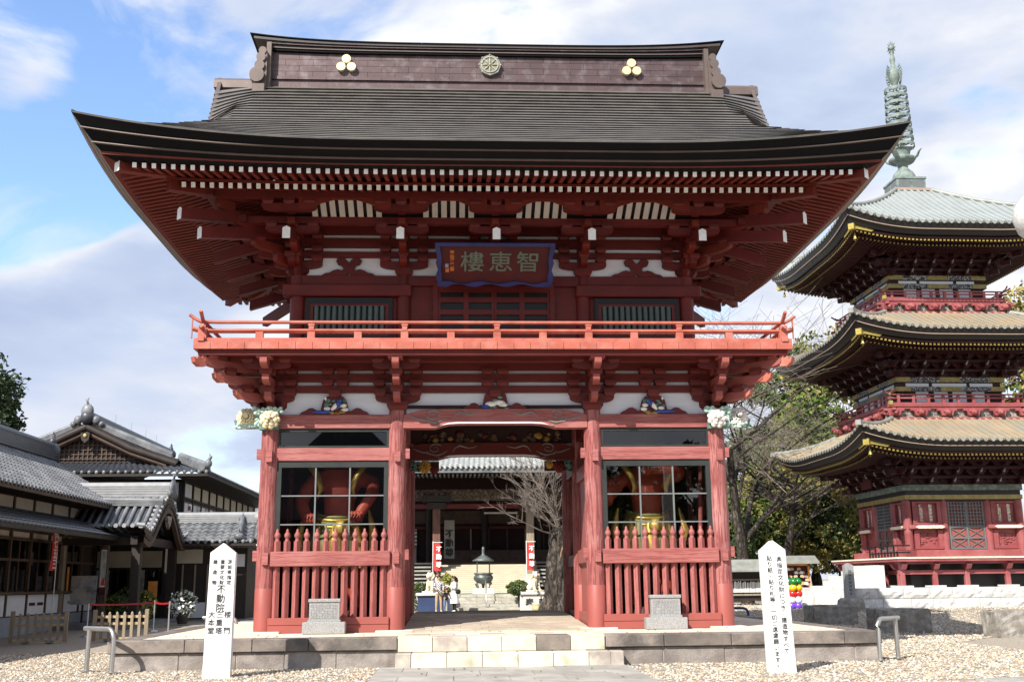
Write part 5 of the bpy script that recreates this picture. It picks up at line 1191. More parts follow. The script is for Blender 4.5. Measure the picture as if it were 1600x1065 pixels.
bt = thing('sanitiser_bottle', 'small white pump bottle on the far end of the counter', 'bottle', (WX+.05, 18.1, 1.43)); put('bottle_body', MB().lathe([(.05, 0), (.05, .15), (.02, .19), (.02, .24)], n=10).b2(-.05, .02, -.01, .01, .24, .26).mesh('bottle_body', 'paper_white'), bt)
cu = thing('hanging_curtain', 'grey pleated half curtain hanging inside the counter window', 'curtain', (WX-.4, 15.9, 1.75)); rows = [[(.04*sin(i*1.3), -.7+1.4*i/30, z) for i in range(31)] for z in (0, .65)]; put('cloth', MB().grid(rows).mesh('cloth', 'old_wood'), cu)
# the shichi-go-san banner behind the window
bn = thing('festival_banner', 'red vertical banner with white characters in front of the hall window', 'banner', (WX+.5, 13.1, .2))
put('pole', MB().tube([(0, .3, 0), (0, .3, 3.35)], .018, 6).tube([(0, -.25, 3.3), (0, .32, 3.3)], .012, 5).mesh('pole', 'alu'), bn); put('cloth', MB().grid([[(.03*sin(3*z+i), -.24+.5*i/6, z) for i in range(7)] for z in np.linspace(1.9, 3.28, 7)]).mesh('cloth', 'banner_red'), bn)
put('lettering', vtext('lettering', '祝七五三', .36, .34, 'paper_white', .004, .006), bn, (.05, .0, 2.6), (pi/2, 0, pi/2))
# big hall with the gable behind ----------------------------------------------------
bh = thing('priests_hall', 'large two-storeyed dark hall with a black latticed gable and grey tiles', 'hall', (0, 0, 0))
def hp_(name, mb, m, par=None, bevel=0, kind=None): return put(name, mb.mesh(name, m, bevel), par or bh, kind=kind)
HX, HW, HY0, HY1 = -17.0, 5.6, 22.0, 42.0; ze, zr = 6.15, 8.55
hp_('wall', MB().b2(HX-4.2, HX+4.2, HY0+1.4, HY1-1.4, .1, 6.1), 'dark_wood')
gr_ = HX+4.24
y = HY0+1.5; k = 0
while y < HY1-2.5:
    hp_('plaster_panel', MB().b2(gr_-.02, gr_, y+.06, y+1.5, 5.35, 5.95), 'wall_cream' if k else 'wall_white'); 
    w = hp_('window', MB().b2(gr_-.02, gr_+.04, y+.06, y+1.5, 3.9, 5.2), 'brown_wood')
    for d in (0, 1): put('pane', MB().b2(gr_+.042, gr_+.048, y+.12+d*.7, y+.74+d*.7, 4.0, 5.1).mesh('pane', 'glass_dark' if d else 'wall_white'), w)
    hp_('wall_post', MB().b2(gr_-.02, gr_+.06, y-.06, y+.06, .2, 6.1), 'dark_wood')
    y += 1.62; k += 1
for z in (3.75, 5.25, 6.0): hp_('wall_rail', MB().b2(gr_-.02, gr_+.05, HY0+1.4, HY1-1.4, z, z+.1), 'dark_wood')
for x in np.arange(HX+.6, HX+4.2, 1.2): hp_('plaster_panel', MB().b2(x, x+1.05, HY0+1.36, HY0+1.4, 5.3, 5.95), 'wall_white')
for z in np.arange(3.6, 5.3, .22): hp_('wall_board', MB().b2(HX-4.1, HX+4.1, HY0+1.34, HY0+1.4, z, z+.19), 'brown_wood' if int(z*10) % 3 == 0 else 'dark_wood')
GY = HY0+1.7; ge = 6.95     # gable plane and height of the gable foot
gw = 3.9
def hall_corner(s): return (HX+s*HW, HY0, ze+.28)
fr = tile_slope((HX-HW, HY0, ze+.1), (HX+HW, HY0, ze+.1), (HX-gw, GY+.3, ge), (HX+gw, GY+.3, ge), .30, .30, 'roof_tile', 'tile_dark', bh, amp=.06, sag=.06, big=True)
for s in (-1, 1):
    tile_slope((HX+s*HW, HY0, ze+.1), (HX+s*HW, HY1, ze+.1), (HX+s*gw, GY+.3, ge), (HX+s*gw, HY1-2, ge), .30, .30, 'roof_tile', 'tile_dark', bh, amp=.06, sag=.06, big=True)
    tile_slope((HX+s*gw*1.02, GY-.5, ge-.05), (HX+s*gw*1.02, HY1-2, ge-.05), (HX, GY-.5, zr), (HX, HY1-4, zr), .30, .30, 'roof_tile', 'tile_dark', bh, amp=.06, sag=.14, big=True)
    hp_('barge_board', MB().tube([(HX, GY-.52, zr-.18), (HX+s*gw*.5, GY-.52, (ge+zr)/2-.34), (HX+s*gw*1.02, GY-.52, ge-.22)], [.2, .2, .2], 4), 'dark_wood')
    hp_('barge_board', MB().tube([(HX, GY-.45, zr-.42), (HX+s*gw*.5, GY-.45, (ge+zr)/2-.55), (HX+s*gw*.9, GY-.45, ge-.28)], [.13]*3, 4), 'brown_wood')
    ridge_stack((HX+s*(gw+.05), GY+.1, ge-.05), (HX+s*(HW-.05), HY0+.1, ze+.12), .34, .3, bh, end=False); ridge_stack((HX+s*.35, GY-.35, zr-.2), (HX+s*gw*.95, GY-.35, ge+.02), .3, .22, bh, end=False)
    c = Vector(hall_corner(s)); mb = MB().ball(c+Vector((0, 0, .18)), (.16, .16, .2)).tube([c+Vector((0, 0, .3)), c+Vector((s*.1, -.05, .48)), c+Vector((s*.02, 0, .6))], [.08, .07, .02], 6); hp_('ridge_end', mb, 'tile_grey')
    hp_('eave_board', MB().b2(HX+s*HW-.1, HX+s*HW+.02, HY0, HY1, ze-.06, ze+.05), 'dark_wood'); mb = MB()
    for y in np.arange(HY0+.2, HY1, .3): mb.b2(min(HX+s*(HW-1.3), HX+s*(HW-.08)), max(HX+s*(HW-1.3), HX+s*(HW-.08)), y-.05, y+.05, ze-.12, ze-.03)
    hp_('rafter', mb, 'dark_wood', kind='stuff'); mb = MB()
    for i in range(64): mb.ball((HX+s*(HW+.02), HY0+.2+i*.3, ze+.13), (.03, .08, .08), 0, 6, 4)
    hp_('eave_tile', mb, 'tile_grey', kind='stuff')
hp_('eave_board', MB().b2(HX-HW, HX+HW, HY0-.02, HY0+.1, ze-.06, ze+.05), 'dark_wood')
mb = MB()
for i in range(37): mb.ball((HX-HW+.15+i*.305, HY0-.02, ze+.12), (.085, .03, .085), 0, 7, 4)
hp_('eave_tile', mb, 'tile_grey', kind='stuff')
hp_('gable_wall', MB().prism([(HX-gw*.92, ge-.1), (HX+gw*.92, ge-.1), (HX, zr-.3)], 'y', GY-.1, GY), 'dark_wood')
mb = MB()
for i in range(-16, 17):
    x = HX+i*.2; zt = zr-.42-(zr-ge)*abs(i*.2)/gw
    if zt > ge+.1: mb.b2(x-.025, x+.025, GY-.16, GY-.1, ge, zt)
for j in range(7):
    z = ge+.06+j*.2; hw = gw*(1-(z-ge+.42)/(zr-ge))
    if hw > .2: mb.b2(HX-hw, HX+hw, GY-.17, GY-.11, z-.02, z+.02)
hp_('gable_lattice', mb, 'brown_wood', kind='stuff')
hp_('gable_pendant', MB().prism([(HX-.2, zr-.45), (HX+.2, zr-.45), (HX+.16, zr-.75), (HX, zr-.9), (HX-.16, zr-.75)], 'y', GY-.66, GY-.56).ball((HX, GY-.68, zr-.58), (.09, .03, .09), 1), ['dark_wood', 'pg_gold'])
ridge_stack((HX, GY-.5, zr-.02), (HX, HY1-5, zr-.02), .45, .42, bh, m='tile_dark', layers=5)
for s in (-1, 1): hp_('ridge_end', MB().ball((HX+s*.38, GY-.55, zr+.12), (.2, .14, .2), 0, 8, 5).ball((HX+s*.6, GY-.5, zr-.06), (.14, .12, .14), 0, 7, 4), 'tile_grey')
hp_('ridge_end', MB().ball((HX, GY-.6, zr+.5), (.28, .16, .34), 0, 8, 6).tube([(HX, GY-.6, zr+.8), (HX-.05, GY-.62, zr+1.0), (HX+.03, GY-.6, zr+1.1)], [.08, .06, .02], 6), 'tile_grey')
for y in (27, 29.5, 32, 34): hp_('lightning_rod', MB().tube([(HX, y, zr+.5), (HX, y, zr+.95)], .012, 5), 'steel')
# low links and the roof at the right end ------------------------------------------------
lk = thing('corridor_building', 'low side wing with grey tiled roof and upturned verge beside the gate', 'wing', (0, 0, 0))
def lp(name, mb, m, par=None, kind=None, bevel=0): return put(name, mb.mesh(name, m, bevel), par or lk, kind=kind)
lp('wall', MB().b2(-12.6, -9.4, 21.0, 24.5, .1, 3.2), 'dark_wood')
tile_slope((-12.8, 20.0, 3.25), (-8.95, 20.0, 3.25), (-12.8, 21.6, 4.15), (-9.1, 21.6, 4.15), .30, .3, 'roof_tile', 'tile_grey', lk, amp=.06, sag=.05, big=True); tile_slope((-12.8, 23.4, 3.25), (-8.95, 23.4, 3.25), (-12.8, 21.6, 4.15), (-9.1, 21.6, 4.15), .30, .3, 'roof_tile', 'tile_grey', lk, amp=.06, sag=.05, big=True)
ridge_stack((-12.8, 21.6, 4.1), (-9.15, 21.6, 4.1), .36, .32, lk, m='ridge_pale'); ridge_stack((-9.75, 21.5, 4.1), (-9.6, 20.1, 3.36), .3, .22, lk, end=True)
lp('verge', MB().tube([(-9.05, 21.6, 4.2), (-9.0, 20.8, 3.72), (-8.9, 20.2, 3.42), (-8.8, 19.85, 3.42)], .11, 7), 'tile_grey'); lp('verge', MB().tube([(-8.85, 21.6, 4.3), (-8.8, 20.8, 3.75), (-8.6, 20.3, 3.5), (-8.45, 20.1, 3.6)], .09, 7), 'tile_grey')
lp('eave_board', MB().b2(-12.8, -8.9, 19.98, 20.08, 3.1, 3.2), 'dark_wood'); mb = MB()
for x in np.arange(-12.7, -8.9, .24): mb.b2(x-.04, x+.04, 20.02, 21, 3.04, 3.11)
lp('rafter', mb, 'dark_wood', kind='stuff'); mb = MB()
for x in np.arange(-12.7, -8.9, .3): mb.ball((x, 19.97, 3.27), (.085, .03, .085), 0, 6, 4)
lp('eave_tile', mb, 'tile_grey', kind='stuff')
for x in np.arange(-12.5, -9.5, .5): lp('wall_slat', MB().b2(x, x+.06, 20.94, 21.0, .3, 2.4), 'old_wood')
lp('wall_panel', MB().b2(-12.3, -11.2, 20.95, 21, 2.45, 3.0), 'wall_cream'); lp('wall_panel', MB().b2(-9.9, -9.5, 20.95, 21, 2.3, 2.8), 'wall_white'); lp('wall_panel', MB().b2(-12.5, -11.0, 20.93, 20.99, .3, .9), 'wall_white')
fb = thing('far_white_building', 'plain white building with a flat grey roof just beyond the hall', 'building', (-12.5, 46, 0)); put('wall', MB().b2(-2.5, 4.5, 0, 5, 0, 6.0).mesh('wall', 'wall_white'), fb); put('roof', MB().prism([(-.5, 6.0), (2.5, 7.4), (5.5, 6.0)], 'x', -3, 5).mesh('roof', 'tile_grey'), fb)
# porch with the undulating gable ---------------------------------------------------------
kp = thing('gabled_porch', 'entrance porch with a wavy bell-shaped gable and grey tiled roof', 'porch', (0, 0, 0))
def kq(name, mb, m, par=None, kind=None, bevel=0): return put(name, mb.mesh(name, m, bevel), par or kp, kind=kind)
KX, KY, KH = -11.8, 17.7, 3.15
def kz(v): a = abs(v)/KH; return 3.36+1.42*(cos(min(1, a/.84)*pi)*.5+.5)+.22*max(0, a-.7)/.3      # v across
for i in range(14):      # tile rolls running down both sides, joined per strip
    pass
mb = MB(); rows = []
for j in range(13):
    x = KX-.15-6.5*j/12; rows.append([(x, KY+v, kz(v)+.02) for v in np.linspace(-KH, KH, 33)])
mb.grid(rows); kq('roof_board', mb, 'tile_dark'); mb = MB()
for j in range(23):
    x = KX-.1-.29*j; mb.tube([(x, KY+v, kz(v)+.06) for v in np.linspace(-KH-.03, KH+.03, 25)], .085 if j else .11, 6)
kq('roof_tile', mb, 'tile_grey', kind='stuff'); mb = MB()
for v in np.linspace(-KH, KH, 30): mb.tube([(KX+.04, KY+v, kz(v)+.07), (KX-.25, KY+v, kz(v)+.10)], .075, 7)
kq('eave_tile', mb, 'ridge_pale', kind='stuff')
def band(off0, off1, x0, x1, m, name):
    rows = []
    for v in np.linspace(-KH+.02, KH-.02, 33): rows.append([(x0, KY+v, kz(v)+off0), (x1, KY+v, kz(v)+off0), (x1, KY+v, kz(v)+off1), (x0, KY+v, kz(v)+off1)])
    kq(name, MB().grid(rows), m)
band(-.03, -.52, KX-.14, KX+.02, 'brown_wood', 'barge_board'); band(-.16, -.30, KX+.02, KX+.06, 'dark_wood', 'barge_board'); band(-.03, -.1, KX-.6, KX-.1, 'dark_wood', 'soffit_board')
kq('gable_pendant', MB().prism([(KY-.32, 4.14), (KY+.32, 4.14), (KY+.22, 3.9), (KY, 3.66), (KY-.22, 3.9)], 'x', KX-.06, KX+.05), 'cloud_carving')
ridge_stack((KX+.05, KY, kz(0)+.0), (KX-6.5, KY, kz(0)+.0), .46, .50, kp, end=False, m='ridge_pale', layers=5)
for v in (-.9, .9): ridge_stack((KX+.02, KY+v, kz(v)+.03), (KX-2.2, KY+v*1.02, kz(v)+.08), .28, .22, kp, end=False)
kq('ridge_end', MB().ball((KX+.1, KY, kz(0)+.38), (.14, .34, .36), 0, 8, 5).ball((KX+.1, KY-.3, kz(0)+.18), (.12, .2, .18), 0, 7, 4).ball((KX+.1, KY+.3, kz(0)+.18), (.12, .2, .18), 0, 7, 4).tube([(KX+.1, KY, kz(0)+.7), (KX+.14, KY, kz(0)+.9), (KX+.06, KY, kz(0)+1.0)], [.1, .07, .02], 6), 'tile_grey')
for v in (-KH+.75, KH-.75):
    kq('porch_post', MB().b2(KX-.55, KX-.25, KY+v-.15, KY+v+.15, .2, 3.6), 'dark_wood'); kq('porch_post', MB().b2(KX-3.2, KX-2.9, KY+v-.13, KY+v+.13, .2, 3.6), 'old_wood')
kq('porch_beam', MB().b2(KX-.52, KX-.28, KY-KH+.3, KY+KH-.3, 3.0, 3.3), 'dark_wood'); kq('porch_beam', MB().b2(KX-3.3, KX-.3, KY-KH+.6, KY-KH+.9, 3.0, 3.25), 'dark_wood'); kq('back_wall', MB().b2(KX-5.2, KX-5.0, KY-KH, KY+KH+1, .2, 3.6), 'dark_wood'); kq('side_wall', MB().b2(KX-5.1, KX-.9, KY+KH+.0, KY+KH+.1, .2, 3.5), 'dark_wood')
kq('wall_panel', MB().b2(KX-4.98, KX-4.9, KY-2.6, KY-.4, 1.2, 2.2), 'wall_white'); kq('wall_panel', MB().b2(KX-3.9, KX-2.2, KY+KH-.06, KY+KH, 2.3, 2.95), 'wall_cream'); kq('wall_panel', MB().b2(KX-1.9, KX-1.0, KY+KH-.06, KY+KH, 2.3, 2.95), 'wall_cream'); kq('wall_panel', MB().b2(KX-2.6, KX-1.2, KY+KH-.07, KY+KH, .45, 1.05), 'wall_white')
for i, x in enumerate((KX-3.6, KX-2.9, KX-2.2, KX-1.5)): kq('shoji_window', MB().b2(x, x+.55, KY+KH-.05, KY+KH, 1.25, 2.2), 'glass_dark' if i % 2 else 'poster_mix')
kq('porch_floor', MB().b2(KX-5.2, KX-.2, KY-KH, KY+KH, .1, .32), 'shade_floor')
# notices and plants in the porch shade
for i, (dx, dy, z, w, h, m, nm, lb) in enumerate(((-2.4, -1.7, .95, .9, 1.0, 'poster_mix', 'picture_board', 'pale picture board standing in the shaded porch entrance'), (-.9, 1.7, 1.0, .35, .75, 'poster_orange', 'orange_poster', 'orange poster on a post inside the porch'), (-.5, 2.6, 1.2, .22, .9, 'paper_white', 'white_notice', 'narrow white notice by the porch door'))):
    t = thing(nm, lb, 'notice', (KX+dx, KY+dy, .3)); put('sheet', MB().b2(-w/2, w/2, -.015, .015, z-.3, z-.3+h).mesh('sheet', m), t); put('leg', MB().b2(-.03, .03, .0, .04, 0, z-.2).mesh('leg', 'dark_wood'), t)
def bush_mesh(name, r, n, mats, seed, leaf=.06, core=None, flat=1.):
    """rounded clipped shrub of many small leaf faces"""
    g = np.random.default_rng(seed); d = g.normal(size=(n, 3)); d /= np.linalg.norm(d, axis=1)[:, None]; lump = 1+.09*np.sin(d[:, 0]*5+seed)*np.cos(d[:, 1]*6)+.06*np.sin(d[:, 2]*9+d[:, 0]*7)
    P = d*(r*lump*g.uniform(.84, 1.03, n))[:, None]; P[:, 2] *= flat
    a = g.normal(size=(n, 3)); a /= np.linalg.norm(a, axis=1)[:, None]; b = np.cross(a, d+g.normal(size=(n, 3))*.6); b /= np.linalg.norm(b, axis=1)[:, None]+1e-9
    s = (leaf*g.uniform(.6, 1.4, n))[:, None]
    V = np.stack([P-a*s, P+b*s*.6, P+a*s, P-b*s*.6], 1).reshape(-1, 3); F = np.arange(4*n).reshape(-1, 4)
    return big_mesh(name, V, F, mats, g.integers(0, len(mats), n))
for i, (x, y, r, ms, lb) in enumerate(((-13.9, 18.9, .42, ['plant_yellow', 'plant_green'], 'potted yellow chrysanthemum beside the tall poster'), (-13.0, 17.2, .55, ['plant_green'], 'dark green potted shrub in the porch shade'), (-12.2, 16.5, .5, ['plant_green', 'plant_yellow'], 'low green plants behind the red tape'), (-10.9, 17.0, .5, ['plant_green', 'paper_white'], 'potted plant with small white flowers at the porch post'))):
    t = thing('potted_plant', lb, 'plant', (x, y, .2), 0, 'potted plants by the porch'); put('pot', MB().lathe([(.17, 0), (.24, .32), (.26, .34)], n=12).mesh('pot', 'pot_dark'), t); put('foliage', bush_mesh('foliage', r, 420, ms, i+3, .07), t, (0, 0, .34+r*.75))
# paving strip, fences and rope stands in the yard on the left
for y in (15.4, 19.3): put('paved_strip', MB().b2(-12.6, -8.0, y, y+.5, .05, ground_z(y)+.02).mesh('paved_strip', 'stone_wall'), None, kind='structure')
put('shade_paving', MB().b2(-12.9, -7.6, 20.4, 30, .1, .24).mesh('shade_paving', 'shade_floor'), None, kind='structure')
def low_fence(x, y, lb, w=1.42, h=.80, gz=.06):
    f = thing('picket_fence', lb, 'fence', (x, y, gz), radians(9), 'portable picket fences by the hall')
    for s in (-1, 1): put('end_post', MB().b2(s*w/2-.055, s*w/2+.055, -.05, .05, .0, h+.06).mesh('end_post', 'fence_wood', .01), f)
    pk = MB().b2(-.038, .038, -.025, .025, .06, h-.06).lathe([(.038, h-.06), (.03, h-.02), (.01, h)], n=8).mesh('picket', 'fence_wood')
    for i in range(6): put('picket', pk, f, (-w/2+.2+(w-.4)*i/5, -.02, 0))
    for z in (.47, .66): put('fence_rail', MB().b2(-w/2+.05, w/2-.05, .01, .06, z-.035, z+.035).mesh('fence_rail', 'fence_light'), f)
    put('foot_rail', MB().b2(-w/2, w/2, -.04, .04, .02, .09).mesh('foot_rail', 'fence_light'), f)
    for s in (-.45, .45): put('fence_foot', MB().box((s*w/2, 0, .03), (.16, .5, .07)).mesh('fence_foot', 'rough_block'), f)
low_fence(-10.5, 8.3, 'brown picket fence section beside the white post and rope stands'); low_fence(-12.6, 7.8, 'brown picket fence section in front of the white counter panels')
for (x, y, lb) in ((-12.2, 10.6, 'aluminium rope stand at the left end of the red tape'), (-10.9, 13.2, 'thin aluminium rope stand in the middle of the red tape'), (-10.1, 12.0, 'aluminium rope stand at the right end of the red tape')):
    t = thing('rope_stand', lb, 'rope stand', (x, y, ground_z(y)), 0, 'rope stands by the hall'); put('pole', MB().tube([(0, 0, .02), (0, 0, 1.0)], .024, 8).mesh('pole', 'alu'), t); put('base', MB().lathe([(.17, 0), (.17, .02), (.03, .04)], n=16).mesh('base', 'alu'), t)
for a, b in (((-12.2, 10.6), (-10.9, 13.2)), ((-10.9, 13.2), (-10.1, 12.0))): tag(put('barrier_tape', MB().grid([[(a[0]+(b[0]-a[0])*i/8, a[1]+(b[1]-a[1])*i/8, z+ground_z(11)-.03*sin(i/8*pi)) for i in range(9)] for z in (.93, .985)]).mesh('barrier_tape', 'tape_red')), 'long red tape stretched from the left rope stand to the middle one' if a[0] < -12 else 'short red tape between the two right rope stands', 'barrier tape')
# ---------------------------------------------------------------- main hall behind the gate
mat('plank_pale', (.50, .45, .34), .8, .08, 2, .1, 30, rnd=.05)
mat('plank_grey', (.30, .29, .26), .8, .15, 3, .2, 30)
mat('court_stone', (.42, .40, .33), .85, .15, 3, .3, 30, mottle=(.27, .27, .22), mscale=4, msharp=(.5, .65), rnd=.08)
mat('red_wood_old', (.16, .075, .055), .7, .25, 3, .2, 30, stretch=(3, 3, .4))
mat('tile_bright', (.36, .37, .36), .5, .15, 3, .2, 20, mottle=(.26, .28, .27), mscale=3)
mat('clipped_green', (.075, .105, .018), .7, .35, 7)
mat('clipped_dark', (.035, .06, .014), .7, .3, 7)
mat('lion_stone', (.66, .60, .47), .8, .15, 8, .3, 40)
mat('blue_box', (.03, .05, .12), .6, .15)
mat('bark', (.060, .048, .038), .9, .4, 5, 1.0, 14, stretch=(2.2, 2.2, .6), crack=.8, cw=2.5, crack_scale=2.2, crack_col=(.012, .010, .008), mottle=(.115, .095, .075), mscale=4, msharp=(.5, .6))
mat('bark_bare', (.34, .22, .13), .85, .15, 6, .4, 30)
mat('twig_pale', (.20, .165, .14), .8, .15, 4)
mat('twig_grey', (.24, .205, .175), .85, .2, 3)
mh = thing('main_hall', 'large dark wooden temple hall seen through the gate with broad pale stairs', 'temple hall', (0, 0, 0))
def mp_(name, mb, m, par=None, bevel=0, kind=None): return put(name, mb.mesh(name, m, bevel), par or mh, kind=kind)
FY, FZ = 42.0, 2.75
mp_('hall_base', MB().b2(-7, 11, FY, 58, .2, FZ-.15), 'dark_wood'); mp_('hall_floor', MB().b2(-7, 11, FY-.4, 58, FZ-.15, FZ), 'brown_wood')
for i in range(15):
    y = 36.2+(FY-36.2)*i/15; mp_('stair_plank', MB().b2(-2.1, 3.6, y, y+.41, .98+(FZ-1.0)*(i+1)/15-.108, .98+(FZ-1.0)*(i+1)/15), 'plank_pale')
mp_('stair_body', MB().prism([(36.3, .9), (FY, FZ-.1), (FY, .9)], 'x', -2.0, 3.5), 'brown_wood')
for i in range(7):
    y = 37.4+(FY-37.4)*i/7; mp_('side_stair_plank', MB().b2(-5.6, -2.35, y, y+.7, 1.2+(FZ-1.2)*(i+1)/7-.1, 1.2+(FZ-1.2)*(i+1)/7), 'plank_grey'); mp_('side_stair_plank', MB().b2(3.9, 6.5, y, y+.7, 1.2+(FZ-1.2)*(i+1)/7-.1, 1.2+(FZ-1.2)*(i+1)/7), 'plank_grey')
for x in (-2.2, 3.7):
    for k, y in enumerate((36.6, 38.4, 40.2)): mp_('stair_post', MB().b2(x-.09, x+.09, y-.09, y+.09, .95, 1.9+(y-36.4)*.30).lathe([(.07, 0), (.1, .08), (.08, .18), (.01, .28)], (x, y, 1.9+(y-36.4)*.30), 8), 'dark_wood')
    for dz in (.35, .8): mp_('handrail', MB().tube([(x, 36.5, 1.0+dz), (x, 42, FZ+dz)], .06, 6), 'dark_wood')
for x in (-6.4, -2.03, 3.5, 7.9):
    mp_('porch_pillar', MB().b2(x-.22, x+.22, 39.6, 40.04, .9, 6.2), 'red_wood_old' if x < 0 else 'old_wood')
    mp_('bracket_block', MB().box((x, 39.8, 6.0), (1.1, .8, .34)).box((x, 39.8, 6.4), (1.7, 1.0, .36)), 'dark_wood')
mp_('porch_beam', MB().b2(-9, 11, 39.55, 40.05, 6.3, 6.95), 'carve_dull'); mp_('porch_beam', MB().b2(-9, 11, 39.7, 39.95, 5.85, 6.1), 'red_deep')
mp_('inner_wall', MB().b2(-7, 11, 46.0, 46.2, FZ, 9), 'dark_room'); mp_('inner_lintel', MB().b2(-7, 11, 45.9, 46.0, 5.3, 6.1), 'brown_wood'); mp_('inner_beam', MB().b2(-7, 11, 45.8, 46.05, 4.95, 5.1), 'red_deep')
for x in np.arange(-7, 10, 1.18): mp_('door_post', MB().b2(x-.05, x+.05, 45.88, 45.98, 3.6, 5.0), 'old_wood' if int(x) % 3 == 0 else 'brown_wood')
for x in (-6.4, -2.6, 1.0, 4.5, 8): mp_('inner_pillar', MB().lathe([(.22, FZ), (.22, 7)], (x, 45.7, 0), 12), 'dark_wood')
mp_('offering_counter', MB().b2(-1.9, 5.2, 44.6, 45.6, FZ, 3.55), 'brown_wood'); mp_('offering_box', MB().b2(.1, 1.3, 43.2, 43.9, FZ, 3.25), 'brown_wood')
mp_('light_tube', MB().b2(.9, 3.0, 43.9, 44.05, 5.78, 5.88), 'paper_white')
mb = MB()
for i in range(4):
    for j in range(5): mb.box((-4.3+i*.28, 45.85, 4.0+j*.24), (.14, .02, .12))
mp_('lattice_light', mb, 'paper_white', kind='stuff'); mp_('low_screen', MB().b2(-4.5, -3.4, 45.5, 45.55, FZ+.05, 3.7), 'plank_grey')
# hall eaves and tile roof
mp_('soffit_board', MB().prism([(36.6, 7.72), (46, 9.4), (46, 9.5), (36.6, 7.82)], 'x', -7.5, 12), 'dark_wood')
for y, z, s in ((37.0, 7.55, .13), (38.6, 7.62, .13)):
    mb = MB()
    for i in range(76): mb.box((-7.3+i*.25, y, z), (s*.8, .02, s*.9), 0); mb.box((-7.3+i*.25, y+.8, z+.1), (s*.75, 1.6, s*.8), 1)
    mp_('rafter', mb, ['plank_grey', 'dark_wood'], kind='stuff')
mp_('eave_board', MB().b2(-7.5, 12, 36.55, 36.7, 7.64, 7.86), 'tile_grey')
tile_slope((-7.6, 36.5, 7.95), (12, 36.5, 7.95), (-6, 47, 13.6), (10.5, 47, 13.6), .30, .34, 'roof_tile', 'tile_bright', mh, amp=.07, sag=.3, big=True)
mb = MB()
for i in range(65): mb.ball((-7.5+i*.3, 36.47, 7.92), (.1, .03, .1), 0, 7, 4)
mp_('eave_tile', mb, 'tile_bright', kind='stuff'); mp_('main_ridge', MB().b2(-5.5, 10, 46.6, 47.4, 13.4, 14.6), 'tile_grey')
hb = thing('hall_name_board', 'tall grey wooden board with large black characters hung beside the hall doorway', 'signboard', (-1.28, 42.2, 0)); put('board', MB().b2(-.26, .26, -.05, .05, 3.0, 5.3).mesh('board', 'plank_grey'), hb); put('frame_edge', MB().b2(-.31, -.26, -.07, .07, 3.0, 5.3).b2(.26, .31, -.07, .07, 3.0, 5.3).mesh('frame_edge', 'plank_grey'), hb)
put('lettering', vtext('lettering', '不動尊', .50, .56, 'post_ink', .01, .02), hb, (0, -.07, 3.9), (pi/2, 0, 0))
# stone terrace and steps in front of the hall
tr = put('stone_terrace', MB().b2(-9, 11, 31.4, 36.6, .1, .96).mesh('stone_terrace', 'court_stone'), None, kind='structure')
for i in range(5):
    y = 30.0+i*.32
    for j in range(3): put('step_stone', MB().b2(-.95+j*1.1+.005, -.95+(j+1)*1.1-.005, y, y+.4, .2+.77*i/5+.028, .2+.77*(i+1)/5).mesh('step_stone', 'court_stone'), tr)
put('step_core', MB().prism([(30.06, .1), (30.06, .3), (31.5, .93), (31.7, .93), (31.7, .1)], 'x', -.95, 2.35).mesh('step_core', 'rough_block'), tr)
for x in (-1.15, 2.45): put('cheek_block', MB().b2(x-.17, x+.17, 29.9, 31.6, .1, 1.0).mesh('cheek_block', 'granite_pale'), tr)
tag(put('step_handrail', MB().tube([(.62, 30.1, .25), (.62, 30.1, 1.3), (.62, 31.5, 1.95), (.62, 31.5, .9)], .03, 6).mesh('step_handrail', 'steel')), 'thin grey metal handrail up the middle of the stone steps', 'handrail')
bn_ = thing('incense_burner', 'large bronze incense burner with a small umbrella roof on the stone terrace', 'incense burner', (.56, 33.3, .96))
bn_.scale = (.92, .92, .86); put('base', MB().b2(-.62, .62, -.62, .62, 0, .36).mesh('base', 'granite_pale', .02), bn_)
put('bowl', MB().lathe([(.12, .62), (.34, .66), (.52, .82), (.57, .98), (.52, 1.1), (.46, 1.15), (.54, 1.2), (.55, 1.27), (.46, 1.28), (.3, 1.2)], n=22).mesh('bowl', 'bronze'), bn_)
for k in range(3): a = k*2*pi/3+pi/2; put('leg', MB().tube([(.36*cos(a), .36*sin(a), .8), (.46*cos(a), .46*sin(a), .62), (.36*cos(a), .36*sin(a), .36)], [.13, .1, .06], 8).mesh('leg', 'bronze'), bn_)
for k in range(4): a = k*pi/2+pi/4; put('roof_post', MB().tube([(.5*cos(a), .5*sin(a), 1.2), (.5*cos(a), .5*sin(a), 2.05)], .03, 6).mesh('roof_post', 'bronze'), bn_)
put('roof', MB().lathe([(.62, 1.98), (.64, 2.02), (.4, 2.16), (.22, 2.28), (.1, 2.36), (.09, 2.42)], n=14).lathe([(.085, 2.4), (.085, 2.72), (.07, 2.8), (.02, 2.85)], n=10).mesh('roof', 'bronze'), bn_)
